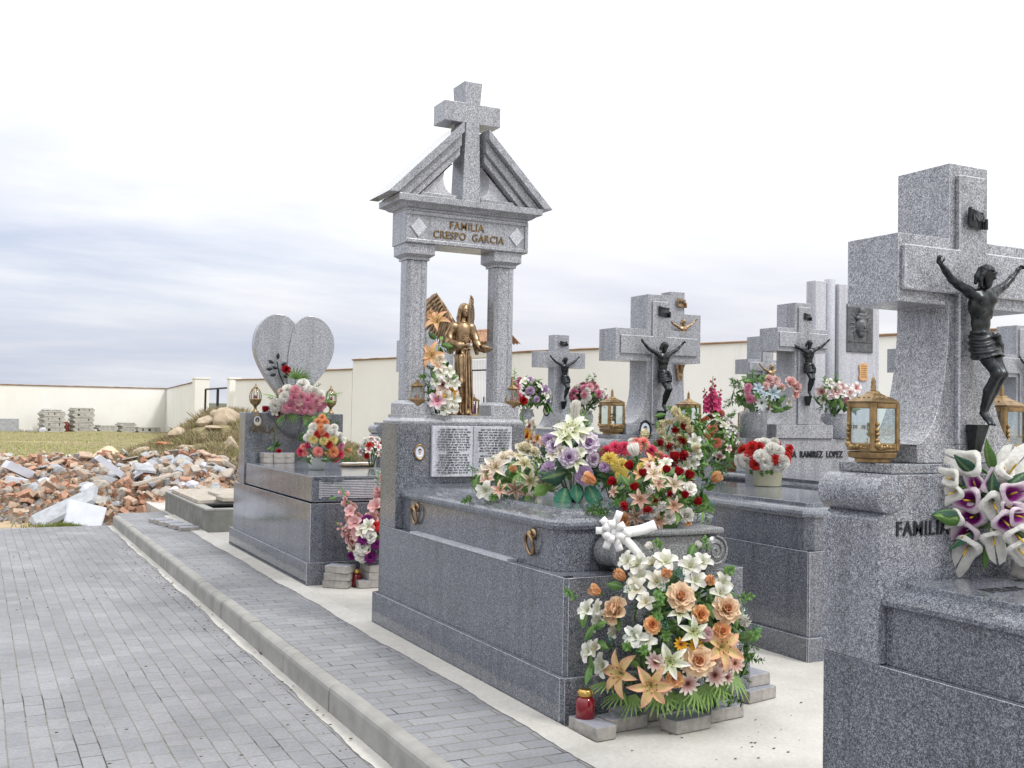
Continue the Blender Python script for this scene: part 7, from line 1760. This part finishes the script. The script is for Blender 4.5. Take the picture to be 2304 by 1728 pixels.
# small fragments that nobody could count
mb = MB(); cols = [(.40, .22, .14), (.40, .28, .20), (.33, .17, .11), (.38, .34, .29), (.34, .35, .37), (.27, .20, .14), (.22, .16, .11)]
for i in range(9000):
    px_, D = pile_px(); px_ += rs.gauss(0, 18); D += rs.gauss(0, .25); x, y = WD(px_, D); s_ = rs.uniform(.02, .085); z = H1(x, y) if False else 0
    mb.v += []; M_ = Matrix.Translation((x, y, 0)) @ Matrix.Rotation(rs.uniform(0, 6), 4, Vector((rs.gauss(0, 1), rs.gauss(0, 1), rs.gauss(0, 1))).normalized())
    mb.box(-s_, s_, -s_ * .6, s_ * .6, -s_ * .35, s_ * .35, M=M_, col=rs.choice(cols))
V = np.array(mb.v); cen = V.reshape(-1, 8, 3).mean(1); hz = hgt(cen[:, 0], cen[:, 1]); V = V.reshape(-1, 8, 3); V[:, :, 2] += hz[:, None] + .02; mb.v = V.reshape(-1, 3).tolist()
link('rubble', mb.mesh('rubble', GRASSM, False, True), None, None, 'small brick and stone fragments filling the rubble heap', 'rubble', kind='stuff')
def special(name, label, cat, size, px_, D, rot, mat, lift=.2, seed=1, grp=None):
    x, y = WD(px_, D); me = chunk_mesh(size, seed, mat); o = link(name, me, None, (x, y, H1(x, y) + lift), label, cat, grp); o.rotation_euler = [R(a) for a in rot]; return o
special('broken_slab', 'large leaning grey slab at the front of the rubble heap', 'slab', (1.15, .55, .07), 165, 15.9, (18, -24, 8), RGREY, .28, 2)
special('broken_slab', 'big white crumpled marble sheet at the front of the rubble heap by the kerb end', 'slab', (.62, .52, .03), 205, 15.75, (62, 6, -12), RWHITE, .22, 3)
special('broken_slab', 'bright white tapered block at the left edge of the rubble', 'slab', (.62, .22, .16), 52, 18.6, (8, 24, 30), RWHITE, .22, 5)
special('broken_slab', 'white rounded lump under the tapered block at the left edge', 'stone', (.40, .30, .22), 50, 18.1, (0, 10, -20), RWHITE, .08, 6)
special('broken_slab', 'narrow bright marble block standing at a slant mid heap', 'slab', (.62, .16, .12), 255, 18.8, (5, 38, 10), RWHITE, .34, 7)
special('broken_slab', 'small grey marble square mid heap right of the slanting block', 'slab', (.45, .36, .04), 335, 19.0, (24, 8, 14), RGREY, .26, 8)
special('broken_slab', 'white flat slab by the pavement end right of the marble sheet', 'slab', (.75, .28, .05), 322, 15.9, (4, -4, 8), RWHITE, .06, 9)
special('broken_slab', 'long thin plank like slab across the right of the heap', 'slab', (1.0, .16, .04), 365, 18.3, (0, -12, 20), RSTONE, .28, 10)
# sand heap
x, y = WD(250, 25.5); s = SDF((x - 1.5, y - 1.6, -.3), (x + 1.5, y + 1.6, 1.3), .09)
s.func(lambda X, Y, Z: (Z - (.47 - .62 * np.sqrt(((X - x) * 1.0) ** 2 + ((Y - y) * .8) ** 2) + .04 * np.sin(X * 7) + .03 * np.sin(Y * 9) + .2)) * .8, (x - 1.5, y - 1.6, -.3), (x + 1.5, y + 1.6, 1.3), .01)
link('sand_heap', s.mesh('sand_heap', SAND), None, None, 'pale cone of building sand on the grass behind the rubble', 'sand heap')
# boulders on the mound
for lb, px_, D, s3, sd, lf in (('long pale boulder with a flat lip high on the earth mound', 470, 24.4, (.75, .5, .42), 1, .02), ('round cream boulder at the top right of the earth mound', 513, 24.2, (.62, .5, .62), 2, .06), ('cream boulder between the two big ones on the mound', 492, 24.9, (.5, .4, .45), 3, .10),
                               ('tan cracked boulder on the right slope of the mound', 520, 22.2, (.60, .45, .38), 4, .05), ('upright pale boulder at the lower right of the mound', 526, 21.4, (.30, .3, .52), 5, .08), ('weathered brown boulder in the grass mid slope', 430, 21.8, (.75, .5, .50), 6, .04),
                               ('small flat ochre stone on the left slope', 330, 23.6, (.50, .36, .30), 7, .03), ('ochre stone half sunk on the left slope of the mound', 402, 24.0, (.62, .4, .34), 8, .05), ('orange tile fragment on the left slope of the mound', 372, 23.4, (.45, .3, .10), 9, .10),
                               ('grey boulder near the bottom of the mound', 300, 22.6, (.42, .36, .26), 10, .05), ('pale flat stone below the long boulder', 485, 23.6, (.85, .3, .10), 11, .06), ('brown stone right of the heart tomb on the ridge', 790, 21.0, (.5, .4, .34), 12, .05), ('small cream stone right of the heart tomb', 770, 20.2, (.32, .25, .22), 13, .05), ('grey block right of the heart tomb behind the lid', 806, 20.4, (.30, .2, .34), 14, .10)):
    x, y = WD(px_, D); o = link('boulder', stone_mesh(200 + sd, TERRA if 'tile' in lb else BOULD, 1), None, (x, y, H1(x, y) + lf), lb, 'boulder', 'boulders on the earth mound'); o.scale = (s3[0] * 1.08, s3[1] * 1.08, s3[2] * 1.08); o.rotation_euler = (0, 0, sd * 1.3); 
    sb = o.modifiers.new('soften', 'BEVEL'); sb.width = .02; sb.segments = 2

# ---------------------------------------------------------------- grass, weeds
def blades(name, label, pts, hgt_rng, cols, seed, lean=.4, wd=.006):
    rs = random.Random(seed); P = np.array(pts); Z = hgt(P[:, 0], P[:, 1]); mb = MB()
    for (x, y), z in zip(pts, Z):
        h_ = rs.uniform(*hgt_rng); a = rs.uniform(0, 6.28); l_ = rs.gauss(0, lean) * h_; ca, sa = math.cos(a), math.sin(a); w2 = wd * rs.uniform(.6, 1.4); c = rs.choice(cols); k = rs.uniform(.7, 1.2); c = tuple(v * k for v in c)
        o = len(mb.v); mb.v += [(x - sa * w2, y + ca * w2, z - .01), (x + sa * w2, y - ca * w2, z - .01), (x + ca * l_ * .5 + sa * w2 * .6, y + sa * l_ * .5 - ca * w2 * .6, z + h_ * .6), (x + ca * l_, y + sa * l_, z + h_)]
        mb.f += [(o, o + 1, o + 2), (o, o + 2, o + 3)]; mb.mi += [0, 0]; mb.c += [c] * 4
    link(name, mb.mesh(name, GRASSM, False, True), None, None, label, 'grass', kind='stuff')
rs = random.Random(9); GC = [(.20, .22, .07), (.30, .29, .10), (.38, .34, .16), (.14, .18, .05), (.44, .39, .24)]; DC = [(.40, .33, .21), (.32, .25, .16), (.18, .17, .08), (.48, .40, .28)]
pts = [WD(rs.uniform(240, 545), rs.uniform(19.5, 27)) for _ in range(60000)]; pts = [q_ for q_, v_ in zip(pts, vnoise(np.array(pts)[:, 0], np.array(pts)[:, 1], .8, 3) + .5 * vnoise(np.array(pts)[:, 0], np.array(pts)[:, 1], .25, 4)) if v_ > .66]
blades('grass', 'dry and green grass covering the earth mound', pts, (.04, .17), GC + DC + DC + DC, 2, .6, .008)
pts = [WD(rs.uniform(-80, 560), 26 + 36 * rs.random() ** 1.4) for _ in range(15000)]
blades('grass', 'short patchy grass of the field in front of the far white wall', pts, (.02, .07), [(.34, .38, .12), (.42, .43, .17), (.28, .34, .10), (.48, .45, .25)], 3, .8, .012)
pts = []
for i in range(3200):
    q = rs.gauss(0, 1); pts.append((1.55 + q * .35, 16.60 + abs(rs.gauss(0, .16))))
blades('grass', 'strip of green grass at the road end beside the kerb', [p for p in pts if p[0] < 1.8], (.03, .10), [(.14, .22, .04), (.20, .24, .06), (.26, .26, .10)], 4, .5, .005)
pts = [WD(rs.uniform(455, 545) + 8 * rs.gauss(0, 1), rs.uniform(24.5, 27)) for _ in range(5000)]
blades('tall_weeds', 'tall dry brown weeds along the top of the mound by the gate', pts, (.08, .30), DC, 5, .5, .007)
pts = [WD(rs.uniform(700, 900), rs.uniform(19.8, 27)) for _ in range(9000)]
blades('grass', 'rough grass on the bank right of the heart tomb', pts, (.05, .2), GC + DC, 6, .6, .009)
# dry bush leaning by the wall right of the heart tomb
bx_, by_ = WD(800, 22.0); bz = H1(bx_, by_); t = thing('dry_bush', 'wind swept leafless brown bush right of the heart tomb', 'bush', (bx_, by_, bz)); mb = MB(); rs = random.Random(12)
for i in range(300):
    a = rs.uniform(0, 6.28); p = Vector((bx_ + rs.gauss(0, .22), by_ + rs.gauss(0, .2), bz)); d = Vector((_r0.x * .75 + .35 * math.cos(a), _r0.y * .75 + .35 * math.sin(a), rs.uniform(.35, 1.0))).normalized(); L_ = rs.uniform(.35, .95); pp = [p]
    for k in range(4): d = (d + Vector((_r0.x * .16, _r0.y * .16, -.13)) + Vector((rs.gauss(0, .08), rs.gauss(0, .08), 0))).normalized(); pp.append(pp[-1] + d * L_ / 4)
    mb.tube(pp, [.006, .005, .004, .003, .0015], 3)
DRY = plain('dry_twig', (.22, .17, .12), .9); part('branches', mb, DRY, t)
pts = [(bx_ + rs.gauss(0, .5), by_ + rs.gauss(0, .3)) for _ in range(1500)]
blades('weeds', 'green weeds at the foot of the dry bush', pts, (.08, .30), [(.07, .12, .03), (.12, .16, .05)], 7, .5, .012)

# ---------------------------------------------------------------- salvaged stone along the far wall
def wallpt(px_, off=.8):
    D = 1 / (1 / 50 + (1 / 64 - 1 / 50) * (px_ + 420) / 795) ; return WD(px_, D - off), D - off
def stack(label, px0, px1, courses, hh, feet=True):
    (x, y), D = wallpt((px0 + px1) / 2, 1.2); wdt = (px1 - px0) / FPX * D; z = H1(x, y) - .02; yaw = math.atan2(WD(375, 64)[1] - WD(-420, 50)[1], WD(375, 64)[0] - WD(-420, 50)[0])
    t = thing('slab_stack', label, 'stone stack', (x, y, z), 'stacks of salvaged concrete against the far wall'); rs2 = random.Random(int(px0)); zz = z
    for k in range(courses):
        M_ = Matrix.Translation((x, y, zz)) @ Matrix.Rotation(yaw + rs2.uniform(-.03, .03), 4, 'Z'); w2 = wdt / 2 * rs2.uniform(.93, 1.03); h2 = hh
        mb = MB()
        mb.box(-w2, w2, -.35, .35, 0, h2 * .28, M=M_); 
        for s_ in (-1, rs2.uniform(-.4, -.1), rs2.uniform(.2, .5), 1): mb.box(s_ * w2 * .86 - .16, s_ * w2 * .86 + .14, -.33, .33, h2 * .282, h2 * .70, M=M_)
        mb.box(-w2 * .98, w2 * .98, -.34, .34, h2 * .702, h2 * .97, M=M_)
        part('cast_beam', mb, CONCG, t, .02); zz += h2
    return t, zz
t, zz = stack('left stack of cast concrete pieces against the far white wall, rubble on top', 95, 143, 4, .29)
mb = MB(); rs2 = random.Random(2)
for k in range(5): mb.ball((t.location.x + rs2.uniform(-.4, .4), t.location.y + rs2.uniform(-.2, .2), zz + .05), rs2.uniform(.1, .18), 4, sc=(1.5, 1, .6))
part('rubble_top', mb, CONCG, t)
stack('right taller stack of cast concrete pieces against the far white wall', 163, 208, 5, .27)
stack('low pair of concrete pieces on the grass right of the stacks', 220, 262, 1, .42)
stack('low broken concrete pile farther right along the far wall', 270, 302, 2, .30)
stack('long low row of concrete lumps near the bend of the far wall', 306, 360, 1, .36)
(x, y), D = wallpt(24, 1.0); z = H1(x, y)
mb = MB(); mb.box(x - .46, x + .46, y - .04, y + .04, z - .02, z + .68); one('stone_panel', mb, RGREY, 'pale square stone panel leaning on the far wall at the left edge', 'panel', bevel=.02)
(x, y), D = wallpt(152, 1.0); z = H1(x, y); mb = MB(); mb.lathe([(.13, 0), (.15, .02), (.15, .40), (.12, .52), (.05, .56)], c=(x, y, z), n=12); one('red_barrel', mb, plain('rust_red', (.22, .05, .035), .6), 'rusty red drum between the two concrete stacks', 'drum', smooth=True)
for lb, px_, s_ in (('small light block right of the stone panel', 50, .16), ('brownish crate like block beside the light block', 70, .2), ('white plastic bag like lump before the left stack', 99, .2), ('tiny white piece of litter in the grass', 218, .09)):
    (x, y), D = wallpt(px_, 1.6); o = link('loose_block', stone_mesh(int(px_) + 300, RWHITE if 'white' in lb else CONCG, .9), None, (x, y, H1(x, y) + s_ * .5), lb, 'block'); o.scale = (s_ * 2.2,) * 3
